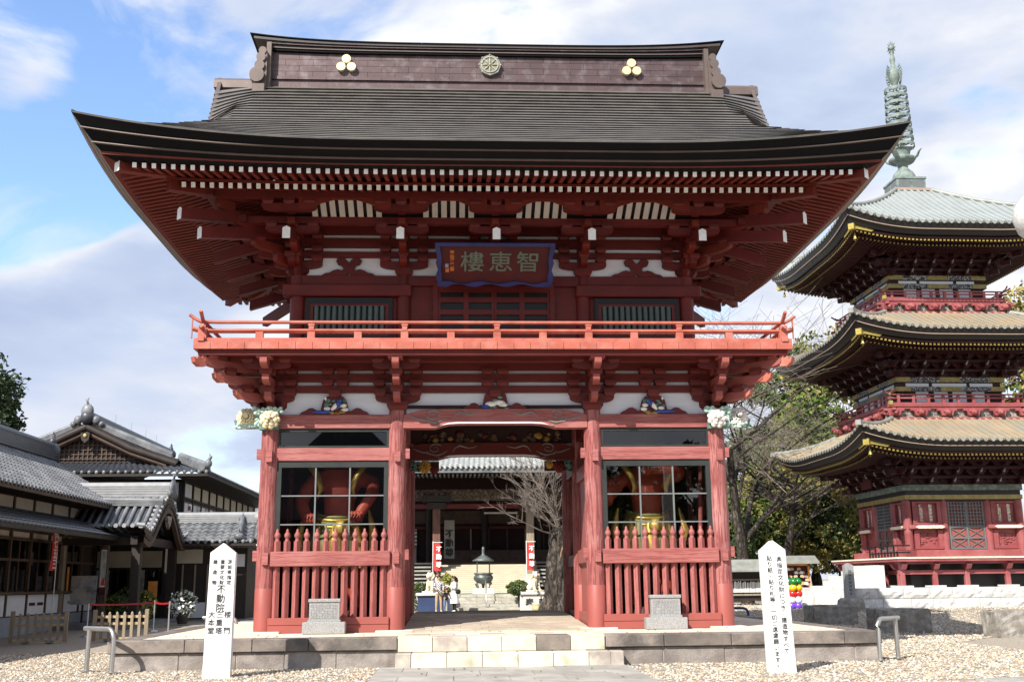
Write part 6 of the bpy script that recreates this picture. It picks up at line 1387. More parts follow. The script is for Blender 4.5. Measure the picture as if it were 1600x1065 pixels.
# clipped shrubs
for nm, x, y, z, r, ms, lb, fl in (('clipped_shrub', -2.66, 31.0, .95, .68, ['clipped_green', 'clipped_dark'], 'large round clipped green shrub at the left gate column', .95), ('clipped_shrub', -1.3, 32.5, 1.55, .46, ['clipped_green', 'plant_yellow'], 'small bright yellow-green shrub behind the man in the checked shirt', 1), ('clipped_shrub', 2.25, 30.2, 1.28, .58, ['clipped_green', 'clipped_dark'], 'low dome-shaped clipped shrub right of the stone steps', .62)):
    t = thing(nm, lb, 'shrub', (x, y, .2)); put('stem', MB().tube([(0, 0, 0), (0, 0, z-.3)], .06, 6).mesh('stem', 'bark'), t); put('foliage', bush_mesh('foliage', r, 1700, ms, int(r*100), .055, flat=fl), t, (0, 0, z-.2))
for s, lb in ((-1, 'pale stone planter block under the round shrub'), (1, 'dark stone kerb block under the dome shrub')): tag(put('planter_block', MB().b2(-.62 if s < 0 else -.5, .62 if s < 0 else .6, -.4, .4, 0, .75 if s < 0 else .82).mesh('planter_block', 'granite_pale' if s < 0 else 'court_stone', .03), None, (-2.7 if s < 0 else 2.1, 31.5, .15)), lb, 'planter')
# guardian lions on pedestals
def lion_dog(x, y, z, rz, lb):
    t = thing('stone_lion', lb, 'statue', (x, y, z), rz)
    mb = MB().tube([(0, .28, .16), (0, .12, .26), (0, -.08, .42), (0, -.14, .58)], [.2, .22, .19, .15], 10); mb.ball((0, -.2, .74), (.17, .18, .17), 0, 10, 6); mb.ball((0, -.36, .70), (.1, .09, .08), 0, 8, 5)
    for s in (-1, 1): mb.tube([(s*.12, -.14, .5), (s*.13, -.2, .25), (s*.13, -.24, .0)], [.09, .07, .07], 8); mb.ball((s*.14, -.3, .03), (.07, .1, .05), 0, 7, 4); mb.ball((s*.18, .2, .14), (.1, .2, .15), 0, 8, 5); mb.ball((s*.13, -.14, .86), (.05, .04, .07), 0, 6, 4)
    mb.tube([(0, .36, .2), (0, .44, .42), (0, .38, .66)], [.09, .12, .04], 8)
    for k in range(14): a = k*.45; mb.ball((.17*cos(a), -.14+.06*sin(a*2), .7+.15*sin(a)), .07, 0, 6, 4)
    put('lion_body', mb.mesh('lion_body', 'lion_stone'), t); put('plinth', MB().b2(-.3, .3, -.45, .5, -.06, .02).mesh('plinth', 'lion_stone'), t); return t
for s in (-1, 1):
    x = -2.1 if s < 0 else 3.02
    p = thing('lion_pedestal', 'pale granite pedestal with carved characters under the right stone lion' if s > 0 else 'granite pedestal with a dark front behind the man in the checked shirt', 'pedestal', (x, 29.6, .18)); put('pedestal_block', MB().b2(-.62, .62, -.5, .5, 0, .78).mesh('pedestal_block', 'granite_pale' if s > 0 else 'blue_box', .02), p); put('pedestal_cap', MB().b2(-.72, .72, -.6, .6, .78, .92).mesh('pedestal_cap', 'granite_pale', .02), p)
    if s > 0: put('lettering', text_mesh('lettering', '奉  献', .42, 'post_ink', .004, .012), p, (0, -.505, .38), (pi/2, 0, 0))
    lion_dog(x-.05*s, 29.6, 1.16, .5*s, 'pale stone guardian lion on the %s pedestal beside the steps' % ('inscribed' if s > 0 else 'dark'))
pt = thing('metal_pot', 'round brass pot on the ground before the inscribed pedestal', 'pot', (3.05, 28.6, .18)); put('pot_body', MB().lathe([(.2, 0), (.27, .1), (.3, .2), (.26, .33), (.3, .36), (.24, .36)], n=16).mesh('pot_body', 'pale_gold'), pt)
ch = thing('hanging_chain', 'dark string of tags hanging in front of the right stone lion', 'chain', (3.1, 28.9, 1.0)); put('chain_link', MB().tube([(0, 0, -.1), (0, 0, 1.1)], .015, 5).mesh('chain_link', 'dark_wood'), ch)
for k in range(8): put('tag', MB().box((0, -.01, .15*k-.05), (.08, .02, .09)).mesh('tag', 'dark_wood'), ch)
lw = thing('leaning_board', 'long white wooden board leaning against the big tree trunk', 'board', (3.42, 28.5, .18), 0); o = put('board', MB().b2(-.15, .15, -.03, .03, 0, 2.2).mesh('board', 'paper_white'), lw, (0, 0, 0), (0, radians(8), 0)); put('lettering', vtext('lettering', '不動尊', .2, .24, 'post_ink', .003, .003), o, (0, -.034, 1.3), (pi/2, 0, 0))
for s, x, lb in ((-1, -1.83, 'red and white banner on a pole by the left hall pillar'), (1, 2.87, 'red and white banner on a pole beside the stone lion on the right')):
    t = thing('temple_banner', lb, 'banner', (x, 30.6, .2)); put('pole', MB().tube([(-.2, 0, 0), (-.2, 0, 3.4)], .02, 6).tube([(-.22, 0, 3.35), (.26, 0, 3.35)], .015, 5).mesh('pole', 'paper_white'), t)
    put('cloth', MB().grid([[(-.18+.34*i/6+.07*(3.3-z)*(.5 if s < 0 else .1), .04*sin(z*4+i), z) for i in range(7)] for z in np.linspace(1.95, 3.3, 8)]).mesh('cloth', 'banner_red'), t)
    put('lettering', vtext('lettering', '不動尊', .28, .38, 'paper_white', .004, .01), t, (.06+(.03 if s < 0 else 0), -.06, 2.62), (pi/2, 0, 0))

# ---------------------------------------------------------------- figures (skinned skeletons)
def skinned(name, joints, edges, level=1):
    """one continuous body grown over a skeleton; joints: list of (x,y,z,r)"""
    me = bpy.data.meshes.new(name); me.from_pydata([j[:3] for j in joints], edges, []); ob = bpy.data.objects.new(name, me); COL.objects.link(ob)
    md = ob.modifiers.new('skin', 'SKIN'); md.use_smooth_shade = True; md.branch_smoothing = .6
    for i, j in enumerate(joints):
        r = j[3]; me.skin_vertices[0].data[i].radius = (r, r) if not hasattr(r, '__len__') else r
        me.skin_vertices[0].data[i].use_root = i == 0
    ss = ob.modifiers.new('sub', 'SUBSURF'); ss.levels = level; ss.render_levels = level
    dg = bpy.context.evaluated_depsgraph_get(); dg.update(); out = bpy.data.meshes.new_from_object(ob.evaluated_get(dg)); out.name = name
    bpy.data.objects.remove(ob); return out
def paint(me, mats, rule):
    me.materials.clear()
    for m in mats: me.materials.append(MATS[m])
    for p in me.polygons: p.material_index = rule(p.center)
mat('skin', (.50, .30, .21), .6, .05); mat('hair_black', (.012, .010, .009), .5, .1)
mat('khaki', (.42, .29, .17), .8, .1, 8); mat('coat_white', (.80, .79, .77), .8, .04); mat('cloth_black', (.012, .012, .014), .8, .1); mat('jeans_blue', (.06, .11, .24), .8, .1); mat('shoe_grey', (.45, .46, .46), .7, .1)
m = bpy.data.materials.new('checked'); m.use_nodes = True; MATS['checked'] = m; t_ = m.node_tree; b_ = t_.nodes['Principled BSDF']; b_.inputs['Roughness'].default_value = .8
g_ = N(t_, 'ShaderNodeTexCoord'); c_ = N(t_, 'ShaderNodeTexChecker'); c_.inputs['Scale'].default_value = 17; c_.inputs[1].default_value = (.75, .74, .74, 1); c_.inputs[2].default_value = (.06, .05, .09, 1); L(t_, g_.outputs['Object'], c_.inputs[0]); L(t_, c_.outputs[0], b_.inputs['Base Color'])
def person(label, h, x, y, rz, top, leg, shoe, hair='hair_black', coat=False, armf=(.25, .25), lean=0., long_hair=False, gz=.2):
    s = h/1.7; t = thing('person', label, 'person', (x, y, gz), rz)
    J = [(0, 0, .92, .135), (0, -.01, 1.08, .13), (0, -lean*.5, 1.26, .15), (0, -lean, 1.42, .11), (0, -lean-.01, 1.49, .055), (0, -lean-.03, 1.54, .06), (0, -lean-.04, 1.62, .098), (0, -lean-.03, 1.70, .06)]
    E_ = [(i, i+1) for i in range(7)]
    for sd, af in ((-1, armf[0]), (1, armf[1])):
        i = len(J); J += [(sd*.17, -lean, 1.40, .07), (sd*.23, -lean-.05*af, 1.15, .052), (sd*.2, -lean-.28*af*1.6-.02, .98+.42*af, .042), (sd*.18, -lean-.36*af*1.6-.03, .90+.48*af, .04), (sd*.175, -lean-.42*af*1.6-.04, .86+.5*af, .02)]
        E_ += [(3, i), (i, i+1), (i+1, i+2), (i+2, i+3), (i+3, i+4)]
        i = len(J); J += [(sd*.09, 0, .86, .10), (sd*.11, -.01, .48, .068), (sd*.12, .02, .1, .05), (sd*.125, -.02, .035, .045), (sd*.14, -.15, .03, .038)]
        E_ += [(0, i), (i, i+1), (i+1, i+2), (i+2, i+3), (i+3, i+4)]
    me = skinned('body', [(a*s, b*s, c*s, r*s) for a, b, c, r in J], E_, 2)
    def rule(c):
        z = c.z/s; ax = abs(c.x)/s
        if z > 1.46: return 0
        if z < .09: return 3
        if z < (.42 if coat else .9) and ax < .165+.05*(z < .85): return 2
        if -c.y/s > lean+.3 and z < 1.25: return 0
        return 1
    paint(me, ['skin', top, leg, shoe], rule); put('body', me, t)
    hm = MB().ball((0, (-lean-.015)*s, 1.64*s), (.108*s, .115*s, .11*s), 0, 12, 8)
    if long_hair: hm.tube([(0, (-lean+.05)*s, 1.66*s), (0, (-lean+.09)*s, 1.5*s), (0, (-lean+.1)*s, 1.36*s)], [.1*s, .1*s, .05*s], 8)
    put('hair', hm.mesh('hair', hair), t, (0, .018*s, .012*s))
    fc = MB().ball((0, (-lean-.135)*s, 1.6*s), (.014*s, .02*s, .022*s), 0, 6, 4)
    for sd in (-1, 1): fc.ball((sd*.035*s, (-lean-.125)*s, 1.635*s), (.014*s, .008*s, .008*s), 1, 6, 4); fc.ball((sd*.1*s, (-lean-.03)*s, 1.61*s), (.012*s, .022*s, .032*s), 0, 6, 4)
    fc.box((0, (-lean-.125)*s, 1.56*s), (.05*s, .01*s, .01*s), 2); put('face', fc.mesh('face', ['skin', 'hair_black', 'banner_red']), t, kind='stuff')
    if coat:
        put('coat', MB().lathe([(.235*s, .42*s), (.22*s, .6*s), (.18*s, .92*s), (.165*s, 1.1*s), (.19*s, 1.3*s), (.16*s, 1.42*s), (.08*s, 1.47*s)], n=18).mesh('coat', top), t, (0, -lean*.4*s, 0))
    for sd, af in ((-1, armf[0]), (1, armf[1])):      # hands: palm with five fingers
        px, py, pz = sd*.178*s, (-lean-.36*af*1.6-.03)*s, (.90+.48*af)*s; mb = MB().ball((px, py-.03*s, pz-.02*s), (.035*s, .045*s, .025*s), 0, 7, 4)
        for k in range(4): mb.tube([(px+(k-1.5)*.018*s, py-.06*s, pz-.03*s), (px+(k-1.5)*.02*s, py-(.10-.008*abs(k-1.5))*s, pz-.045*s), (px+(k-1.5)*.019*s, py-(.115-.01*abs(k-1.5))*s, pz-.07*s)], .008*s, 5)
        mb.tube([(px-sd*.03*s, py-.02*s, pz-.02*s), (px-sd*.055*s, py-.05*s, pz-.03*s), (px-sd*.05*s, py-.08*s, pz-.045*s)], .009*s, 5); put('hand', mb.mesh('hand', 'skin'), t)
    return t
person('man in a checked shirt and tan trousers seen from behind by the pedestal', 1.68, -1.70, 28.6, pi+.15+pi, 'checked', 'khaki', 'shoe_grey', armf=(.45, .4))
w = person('woman in a long white coat and black trousers standing beside the stone steps', 1.63, -.96, 28.7, radians(-75), 'coat_white', 'cloth_black', 'paper_white', coat=True, armf=(.75, .65), long_hair=True)
put('handbag', MB().ball((.26, .12, .95), (.07, .14, .12), 0, 8, 5).tube([(.22, .05, 1.05), (.24, .1, 1.3), (.2, .0, 1.4)], .012, 5).mesh('handbag', 'cloth_black'), w)
person('small child in a black top and blue jeans standing between two adults', 1.08, -1.33, 28.5, .2, 'cloth_black', 'jeans_blue', 'cloth_black', armf=(.4, .5))
# ---------------------------------------------------------------- guardian kings behind the glass
mat('statue_red', (.42, .075, .045), .5, .15, 3, .1, 20); mat('statue_gold', (.60, .42, .10), .4, .2, 8, .2, 30, metal=.5); mat('statue_olive', (.22, .22, .08), .5, .2, 6, metal=.2); mat('statue_dark', (.05, .02, .02), .6, .2)
def nio(sx, label, arms):
    x = sx*3.6; t = thing('guardian_king', label, 'statue', (x, 1.28, PH+.3)); t.scale = (1.16, 1.05, 1.24)
    J = [(0, 0, 1.5, .33), (0, -.05, 1.85, .34), (0, 0, 2.25, .42), (0, 0, 2.55, .30), (0, -.03, 2.72, .15), (0, -.08, 2.92, .22), (0, -.08, 3.1, .17)]; E_ = [(i, i+1) for i in range(6)]
    for a, pts in zip((-1, 1), arms):
        i = len(J); J += [(a*.48, 0, 2.5, .2)]+[(p[0], p[1], p[2], r) for p, r in zip(pts, (.15, .12, .11, .13))]; E_ += [(3, i)]+[(i+k, i+k+1) for k in range(len(pts))]
        i = len(J); J += [(a*.25, -.0, 1.2, .24), (a*.34, -.06, .7, .17), (a*.36, .02, .15, .12), (a*.38, -.12, .06, .11), (a*.4, -.3, .05, .09)]; E_ += [(0, i), (i, i+1), (i+1, i+2), (i+2, i+3), (i+3, i+4)]
    me = skinned('body', J, E_, 2); paint(me, ['statue_red'], lambda c: 0); put('body', me, t)
    mb = MB()
    for k in range(9):       # folds of the gold skirt
        a0 = -pi/2+(k-4)*.5; mb.tube([(.36*cos(a0), .3*sin(a0), 1.72), (.46*cos(a0), .42*sin(a0), 1.3), (.52*cos(a0+.1), .5*sin(a0+.1), .85)], [.1, .16, .08], 7, k % 2)
    for k in range(5): mb.tube([(.42*cos(b)*1.0, -.40*abs(sin(b))-.02, 1.62+.06*k-.10*sin(b)) for b in np.linspace(0, pi, 9)], .035, 6, (k+1) % 2)
    mb.ball((.12, -.48, 1.55), (.18, .1, .16), 0, 8, 5); put('skirt', mb.mesh('skirt', ['statue_gold', 'statue_olive']), t)
    mb = MB()
    for a in (-1, 1): mb.tube([(a*.5, -.30, 3.05), (a*.56, -.38, 2.75), (a*.38, -.48, 2.5), (a*.30, -.5, 2.28), (a*.36, -.5, 2.1)], [.03, .1, .11, .08, .03], 7, 0, flat=.5); mb.tube([(a*.62, -.2, 1.9), (a*.72, -.3, 1.5), (a*.66, -.3, 1.1)], [.03, .09, .04], 6, 0, flat=.5)
    put('scarf', mb.mesh('scarf', ['statue_gold']), t)
    for a, pts in zip((-1, 1), arms):     # fists: palm, four curled fingers and a thumb
        px, py, pz = pts[-1]; mb = MB().ball((px, py, pz), (.11, .11, .12), 0, 9, 6)
        for k in range(4): mb.tube([(px-.09+.06*k, py-.08, pz+.08), (px-.09+.06*k, py-.16, pz+.06), (px-.09+.06*k, py-.17, pz-.02), (px-.09+.06*k, py-.11, pz-.06)], .034, 6)
        mb.tube([(px+a*.1, py-.03, pz), (px+a*.13, py-.12, pz+.04), (px+a*.06, py-.18, pz+.04)], .035, 6); put('hand', mb.mesh('hand', 'statue_red'), t)
    f = MB().ball((0, -.32, 2.9), (.05, .06, .05), 0, 7, 4).box((0, -.29, 2.8), (.16, .05, .04), 1)
    for a in (-1, 1): f.ball((a*.09, -.28, 2.98), (.045, .03, .03), 2, 7, 4); f.tube([(a*.03, -.3, 3.03), (a*.16, -.27, 3.08)], .02, 5); f.ball((a*.24, -.06, 2.92), (.04, .06, .1), 0, 6, 4)
    f.ball((0, -.02, 3.3), (.12, .12, .1), 1, 8, 5); put('face', f.mesh('face', ['statue_red', 'hair_black', 'statue_gold']), t, kind='stuff')
    put('rock_base', MB().lathe([(.8, 0), (.75, .12), (.6, .16)], n=9).mesh('rock_base', 'statue_dark'), t, (0, 0, -.02))
    return t
nio(-1, 'red guardian king with gold scarf lowering its fist behind the left gate window', [[(-.75, -.05, 2.1), (-.62, -.35, 1.8), (-.5, -.52, 1.72)], [(.72, -.1, 2.42), (.66, -.5, 2.1), (.42, -.66, 1.75)]])
k_ = nio(1, 'red guardian king holding one arm level behind the right gate window', [[(-.85, -.2, 2.1), (-.86, -.52, 2.0), (-.86, -.6, 2.35)], [(.7, -.25, 2.55), (.45, -.6, 2.62), (-.05, -.68, 2.60)]])
put('staff', MB().tube([(.95, -.5, 1.0), (1.05, -.5, 2.9)], .045, 7).mesh('staff', 'red_beam'), k_)

# ---------------------------------------------------------------- posts, tablets, racks, blocks
def sign_post(name, label, x, y, rz, w, d, h, tilt, cols):
    t = thing(name, label, 'sign post', (x, y, 0), rz); a, b = w/2, d/2
    mb = MB(); zs = h-.17; k = .93
    mb.add([(-a, -b, -.1), (a, -b, -.1), (a, b, -.1), (-a, b, -.1), (-a*k, -b*k, zs), (a*k, -b*k, zs), (a*k, b*k, zs), (-a*k, b*k, zs), (0, -b*k, h), (0, b*k, h)], [(0, 1, 5, 8, 4), (1, 2, 6, 5), (2, 3, 7, 9, 6), (3, 0, 4, 7), (5, 6, 9, 8), (4, 8, 9, 7)])
    o = put('post', mb.mesh('post', 'white_post', .006), t, (0, 0, 0), (0, tilt, 0))
    for s_, sz, px, pz, pt_ in cols: put('lettering', vtext('lettering', s_, sz, pt_, 'post_ink', .002, .0007), o, (px, -b+.07*b*(pz+.1)/(zs+.1)-.005, pz), (pi/2-.07*b/zs, 0, 0))
    return t
sign_post('sign_post', 'white pointed wooden post with large black characters at the left end of the platform', -5.03, -4.22, radians(6), .47, .30, 2.30, radians(.5),
    [('茨城県指定', .078, .125, 1.79, .088), ('重要文化財', .078, .0, 1.79, .088), ('建造物', .078, -.125, 1.79, .176), ('不動院', .155, .0, 1.335, .16), ('楼門', .118, .135, .93, .27), ('三重塔', .118, .0, .93, .135), ('大本堂', .118, -.135, .93, .135)])
sign_post('sign_post', 'white pointed post with two long columns of black writing at the right of the steps', 4.74, -4.85, radians(-4), .455, .30, 2.24, radians(-1.2),
    [('県指定文化財につき、建造物すべて', .098, .085, 1.13, .103), ('貼り紙・貼り札等、一切ご遠慮願います。', .096, -.085, 1.02, .1005)])
def tablet(label, x, y, rz):
    t = thing('stone_tablet', label, 'stone tablet', (x, y, PH), rz); put('base', MB().b2(-.44, .44, -.2, .2, 0, .24).mesh('base', 'granite', .01), t)
    put('slab', MB().b2(-.315, .315, -.11, .11, .28, .64).mesh('slab', 'granite', .004), t); put('plinth', MB().b2(-.34, .34, -.14, .14, .24, .285).mesh('plinth', 'granite'), t); put('cap', MB().b2(-.335, .335, -.135, .135, .64, .71).mesh('cap', 'granite', .01), t)
    mb = MB()
    for i in range(17):
        for j in range(9):
            if random.random() < .9: mb.box((-.26+i*.0325, -.112, .32+j*.033), (.017*random.uniform(.6, 1), .004, .021*random.uniform(.6, 1)))
    put('engraving', mb.mesh('engraving', 'granite_etched'), t, kind='stuff'); return t
tablet('low granite tablet with small engraved text before the left picket bay', -3.63, -.62, radians(2)); tablet('low granite tablet with small engraved text before the right picket bay', 3.61, -.42, radians(-2))
def rack(label, p0, p1, h, ext, m='steel', r=.043):
    """a bent tube: two legs joined by a bar that overhangs at one end"""
    a, b = Vector((*p0, 0)), Vector((*p1, 0)); d = (b-a).normalized(); t = thing('barrier_rail', label, 'barrier rail', (p0[0], p0[1], 0), 0, 'bent tube rails round the platform'); P = []
    P = [b-a+Vector((0, 0, -.1)), b-a+Vector((0, 0, h-.18))]
    for k in range(1, 6): q = k/5*pi/2; P.append(b-a+Vector((0, 0, h-.18))+Vector((0, 0, .18*sin(q)))-d*.18*(1-cos(q)))
    P += [Vector((0, 0, h)), -d*ext+Vector((0, 0, h))]
    put('bent_tube', MB().tube(P, r, 12).mesh('bent_tube', m), t); put('leg', MB().tube([(0, 0, -.1), (0, 0, h-.01)], r, 12).mesh('leg', m), t)
    for v in (Vector((0, 0, 0)), b-a): put('foot_plate', MB().lathe([(.1, .03), (.1, .045)], (v.x, v.y, 0), 12).mesh('foot_plate', m), t)
rack('worn steel tube rail beside the left platform corner', (-7.79, -2.62), (-7.18, -3.10), .80, .14); rack('shiny steel tube rail at the right platform corner', (7.82, -2.40), (7.26, -2.90), .80, .14)
rack('grey tube rail just behind the left white post', (-7.6, 6.2), (-6.75, 6.0), .72, .1); rack('dark blue tube rail on the gravel right of the gate', (7.6, 13.6), (9.1, 13.2), .62, .1, 'blue_box')
def rough_block(label, x, y, w, d, h, seed, rz=0):
    random.seed(seed); me = MB().box((0, 0, h/2), (w, d, h)).mesh('rough_stone', 'rough_block'); bm = bmesh.new(); bm.from_mesh(me)
    bmesh.ops.subdivide_edges(bm, edges=bm.edges[:], cuts=5, use_grid_fill=True); bmesh.ops.bevel(bm, geom=[e for e in bm.edges if len(e.link_faces) == 2 and e.calc_face_angle(0) > .6], offset=.03, segments=2, affect='EDGES')
    for v in bm.verts: v.co += Vector((random.uniform(-1, 1), random.uniform(-1, 1), random.uniform(-1, 1)))*.018
    bm.to_mesh(me); bm.free(); o = put('rough_stone', me, None, (x, y, -.03), rz); tag(o, label, 'stone block', 'rough stone blocks on the gravel')
rough_block('dark shaded rough stone block behind the right platform end', 11.4, 11.6, 1.5, .9, .75, 3, .05); rough_block('largest rough stone block in the gate shadow beside the steel rail', 12.05, 7.7, 1.55, 1.0, .72, 5, -.03); rough_block('sunlit grey stone block at the right picture edge', 14.15, 5.0, 1.45, .9, .73, 8, .04)
random.seed(21)
# ---------------------------------------------------------------- right side yard
gz = .45
pi_ = thing('inscribed_pillar', 'slim grey granite pillar standing on a rough boulder before the stairs', 'stone pillar', (14.2, 17.3, gz-.05)); put('boulder', MB().lathe([(.5, -.1), (.54, .12), (.5, .36), (.38, .43)], n=9).mesh('boulder', 'rough_block', .02), pi_); put('shaft', MB().box((0, 0, 1.02), (.36, .3, 1.3), top=.92).prism([(-.16, 1.66), (.16, 1.66), (0, 1.74)], 'y', -.13, .13).mesh('shaft', 'granite'), pi_)
mb = MB()
for k in range(7): mb.box((0, -.15, .6+k*.14), (.12*random.uniform(.7, 1), .01, .09))
put('engraving', mb.mesh('engraving', 'granite_etched'), pi_, kind='stuff')
bl = thing('balloon_column', 'stacked column of green, yellow, red, white and purple balloons behind the white post', 'balloons', (12.45, 18.6, .40)); 
for i, (c, nm) in enumerate((((.16, .06, .55), 'balloon_purple'), ((.75, .75, .74), 'balloon_white'), ((.6, .02, .02), 'balloon_red'), ((.80, .50, .01), 'balloon_yellow'), ((.01, .16, .03), 'balloon_green'))):
    mat(nm, c, .18, .03, spec=.6)
    for k in range(4): a = k*pi/2+.5+i*.2; put('balloon', MB().ball((.17*cos(a), .17*sin(a), .14+i*.23), (.155, .155, .15), 0, 12, 8).mesh('balloon', nm), bl)
nb = thing('notice_shelter', 'roofed wooden shelter hung with white votive slips behind the right gate column', 'notice board', (12.0, 24.2, gz-.1))
for x in (-1.2, 1.1): put('post', MB().box((x, 0, .85), (.24, .2, 1.7)).mesh('post', 'old_wood'), nb)
put('roof', MB().prism([(-.75, 1.62), (0, 2.1), (.75, 1.62), (.75, 1.55), (0, 2.0), (-.75, 1.55)], 'x', -1.7, 1.75).mesh('roof', 'pg_roof_edge'), nb); put('back_board', MB().b2(-1.2, 1.1, .05, .1, .3, 1.6).mesh('back_board', 'dark_wood'), nb); put('rail', MB().b2(-1.25, 1.2, -.06, .06, .52, .6).b2(-1.25, 1.2, -.06, .06, 1.18, 1.24).mesh('rail', 'old_wood'), nb)
for i in range(40): put('paper_slip', MB().b2(-.018, .018, -.08, -.06, 0, random.uniform(.4, .5)).mesh('paper_slip', 'paper_white'), nb, (-1.1+i*.054, random.uniform(-.02, .02), .66), (0, random.uniform(-.05, .05), 0))
em = thing('votive_rack', 'orange framed rack full of wooden votive tablets under a small roof', 'rack', (14.4, 24.6, gz-.1))
put('frame', MB().b2(-1.1, -1.02, -.05, .05, 0, 1.95).b2(.62, .70, -.05, .05, 0, 1.95).b2(-1.1, .7, -.05, .05, .35, .43).b2(-1.1, .7, -.05, .05, 1.8, 1.88).b2(-1.1, .7, -.05, .05, 1.05, 1.1).mesh('frame', 'poster_orange'), em); put('roof', MB().prism([(-.6, 1.95), (0, 2.25), (.6, 1.95), (.6, 1.88), (0, 2.15), (-.6, 1.88)], 'x', -1.5, 1.0).mesh('roof', 'pg_roof_edge'), em); put('back_board', MB().b2(-1.0, .62, .06, .1, .4, 1.8).mesh('back_board', 'sign_red'), em)
for i in range(70): put('votive_tablet', MB().prism([(-.085, 0), (.085, 0), (.085, .09), (0, .13), (-.085, .09)], 'y', 0, .02).mesh('votive_tablet', random.choice(['fence_light', 'old_wood', 'paper_white', 'fence_light'])), em, (random.uniform(-.92, .55), -.06-random.uniform(0, .1), .48+.16*(i % 8)), (0, random.uniform(-.25, .25), 0))
bk = thing('metal_roof_shed', 'low shed with a ribbed dark grey metal roof behind the notice shelter', 'shed', (11.0, 29.5, gz-.2)); put('wall', MB().b2(-2.2, 1.2, 0, 3, 0, 2.2).mesh('wall', 'dark_wood'), bk); put('roof', MB().prism([(-.6, 2.1), (2, 4.0), (2, 3.9), (-.6, 2.0)], 'x', -2.6, 1.5).mesh('roof', 'tile_grey'), bk)
for i in range(9): put('roof_rib', MB().tube([(-2.5+i*.5, -.6, 2.14), (-2.5+i*.5, 2, 4.04)], .06, 5).mesh('roof_rib', 'tile_dark'), bk)
sl_ = thing('stone_lantern', 'pale rough stone lantern cap cut off by the right picture edge', 'lantern', (6.22, -12.0, 0)); put('cap', MB().lathe([(.12, 5.42), (.24, 5.48), (.37, 5.62), (.41, 5.76), (.38, 5.92), (.26, 6.06), (.1, 6.13)], n=20).mesh('cap', 'granite_pale'), sl_); put('shaft', MB().lathe([(.3, 0), (.22, .3), (.18, 2.5), (.2, 5.0), (.24, 5.45)], n=14).mesh('shaft', 'granite_pale'), sl_)
# ---------------------------------------------------------------- trees
for nm, c in (('leaf_dark', (.026, .046, .016)), ('leaf_mid', (.095, .13, .03)), ('leaf_olive', (.20, .20, .055)), ('leaf_gold', (.27, .215, .055)), ('leaf_bright', (.11, .19, .03)), ('leaf_brown', (.22, .16, .085))):
    mat(nm, c, .65, .3, 1.2, spec=.25)
def branches(h, r0, seed, spread, levels, up, nkids, m, start=.35, lean=(0, 0), shrink=.62, rmin=.008):
    """a trunk with limbs that fork again and again; returns mesh builder and twig tips"""
    g = random.Random(seed); mb = MB(); tips = []; twigs = MB()
    def grow(p, d, ln, r, lv):
        k = 4 if lv > 1 else 5; pts = [p]; q = p.copy(); dd = d.copy()
        for i in range(k):
            dd = (dd+Vector((g.uniform(-1, 1), g.uniform(-1, 1), g.uniform(-.6, 1)*up))*.16).normalized(); q = q+dd*ln/k; pts.append(q.copy())
        rs = [max(rmin, r*(1-.55*i/k)) for i in range(k+1)]
        (mb if lv < 3 else twigs).tube(pts, rs, 9 if lv == 0 else (6 if lv < 2 else 4 if lv < 3 else 3), cap=False)
        if lv >= levels: tips.append(q); return
        for j in range(nkids[lv]):
            t = g.uniform(start if lv == 0 else .3, 1); i = min(k-1, int(t*k)); b = pts[i].lerp(pts[i+1], t*k-i); a = g.uniform(0, 6.28)
            side = Vector((cos(a), sin(a), g.uniform(-.1, .7)*up)); nd = (dd*.55+side*spread).normalized(); grow(b, nd, ln*g.uniform(.5, .8)*shrink/.62, max(rmin, rs[i]*.55), lv+1)
    grow(Vector((0, 0, -.2)), Vector((lean[0], lean[1], 1)).normalized(), h, r0, 0)
    return mb, twigs, tips
def leaf_crown(name, centers, rad, per, leaf, mats, seed, wts=None, flat=.8):
    g = np.random.default_rng(seed); C_ = np.asarray(centers); n = len(C_)*per
    c = np.repeat(C_, per, 0); rr = np.repeat(np.asarray(rad) if hasattr(rad, '__len__') else np.full(len(C_), rad), per)
    d = g.normal(size=(n, 3)); d /= np.linalg.norm(d, axis=1)[:, None]; P = c+d*(rr*g.uniform(.25, 1, n)**.5)[:, None]*np.array([1, 1, flat])
    a = g.normal(size=(n, 3)); a /= np.linalg.norm(a, axis=1)[:, None]; b = np.cross(a, g.normal(size=(n, 3))); b /= np.linalg.norm(b, axis=1)[:, None]+1e-9
    s = (leaf*g.uniform(.6, 1.5, n))[:, None]; V = np.stack([P-a*s, P+b*s*.55, P+a*s, P-b*s*.55], 1).reshape(-1, 3)
    w = np.asarray(wts or [1]*len(mats), float); mi = np.repeat(g.choice(len(mats), len(C_), p=w/w.sum()), per); k = g.uniform(0, 1, n) < .25; mi[k] = g.integers(0, len(mats), k.sum())
    return big_mesh(name, V, np.arange(4*n).reshape(-1, 4), mats, mi)
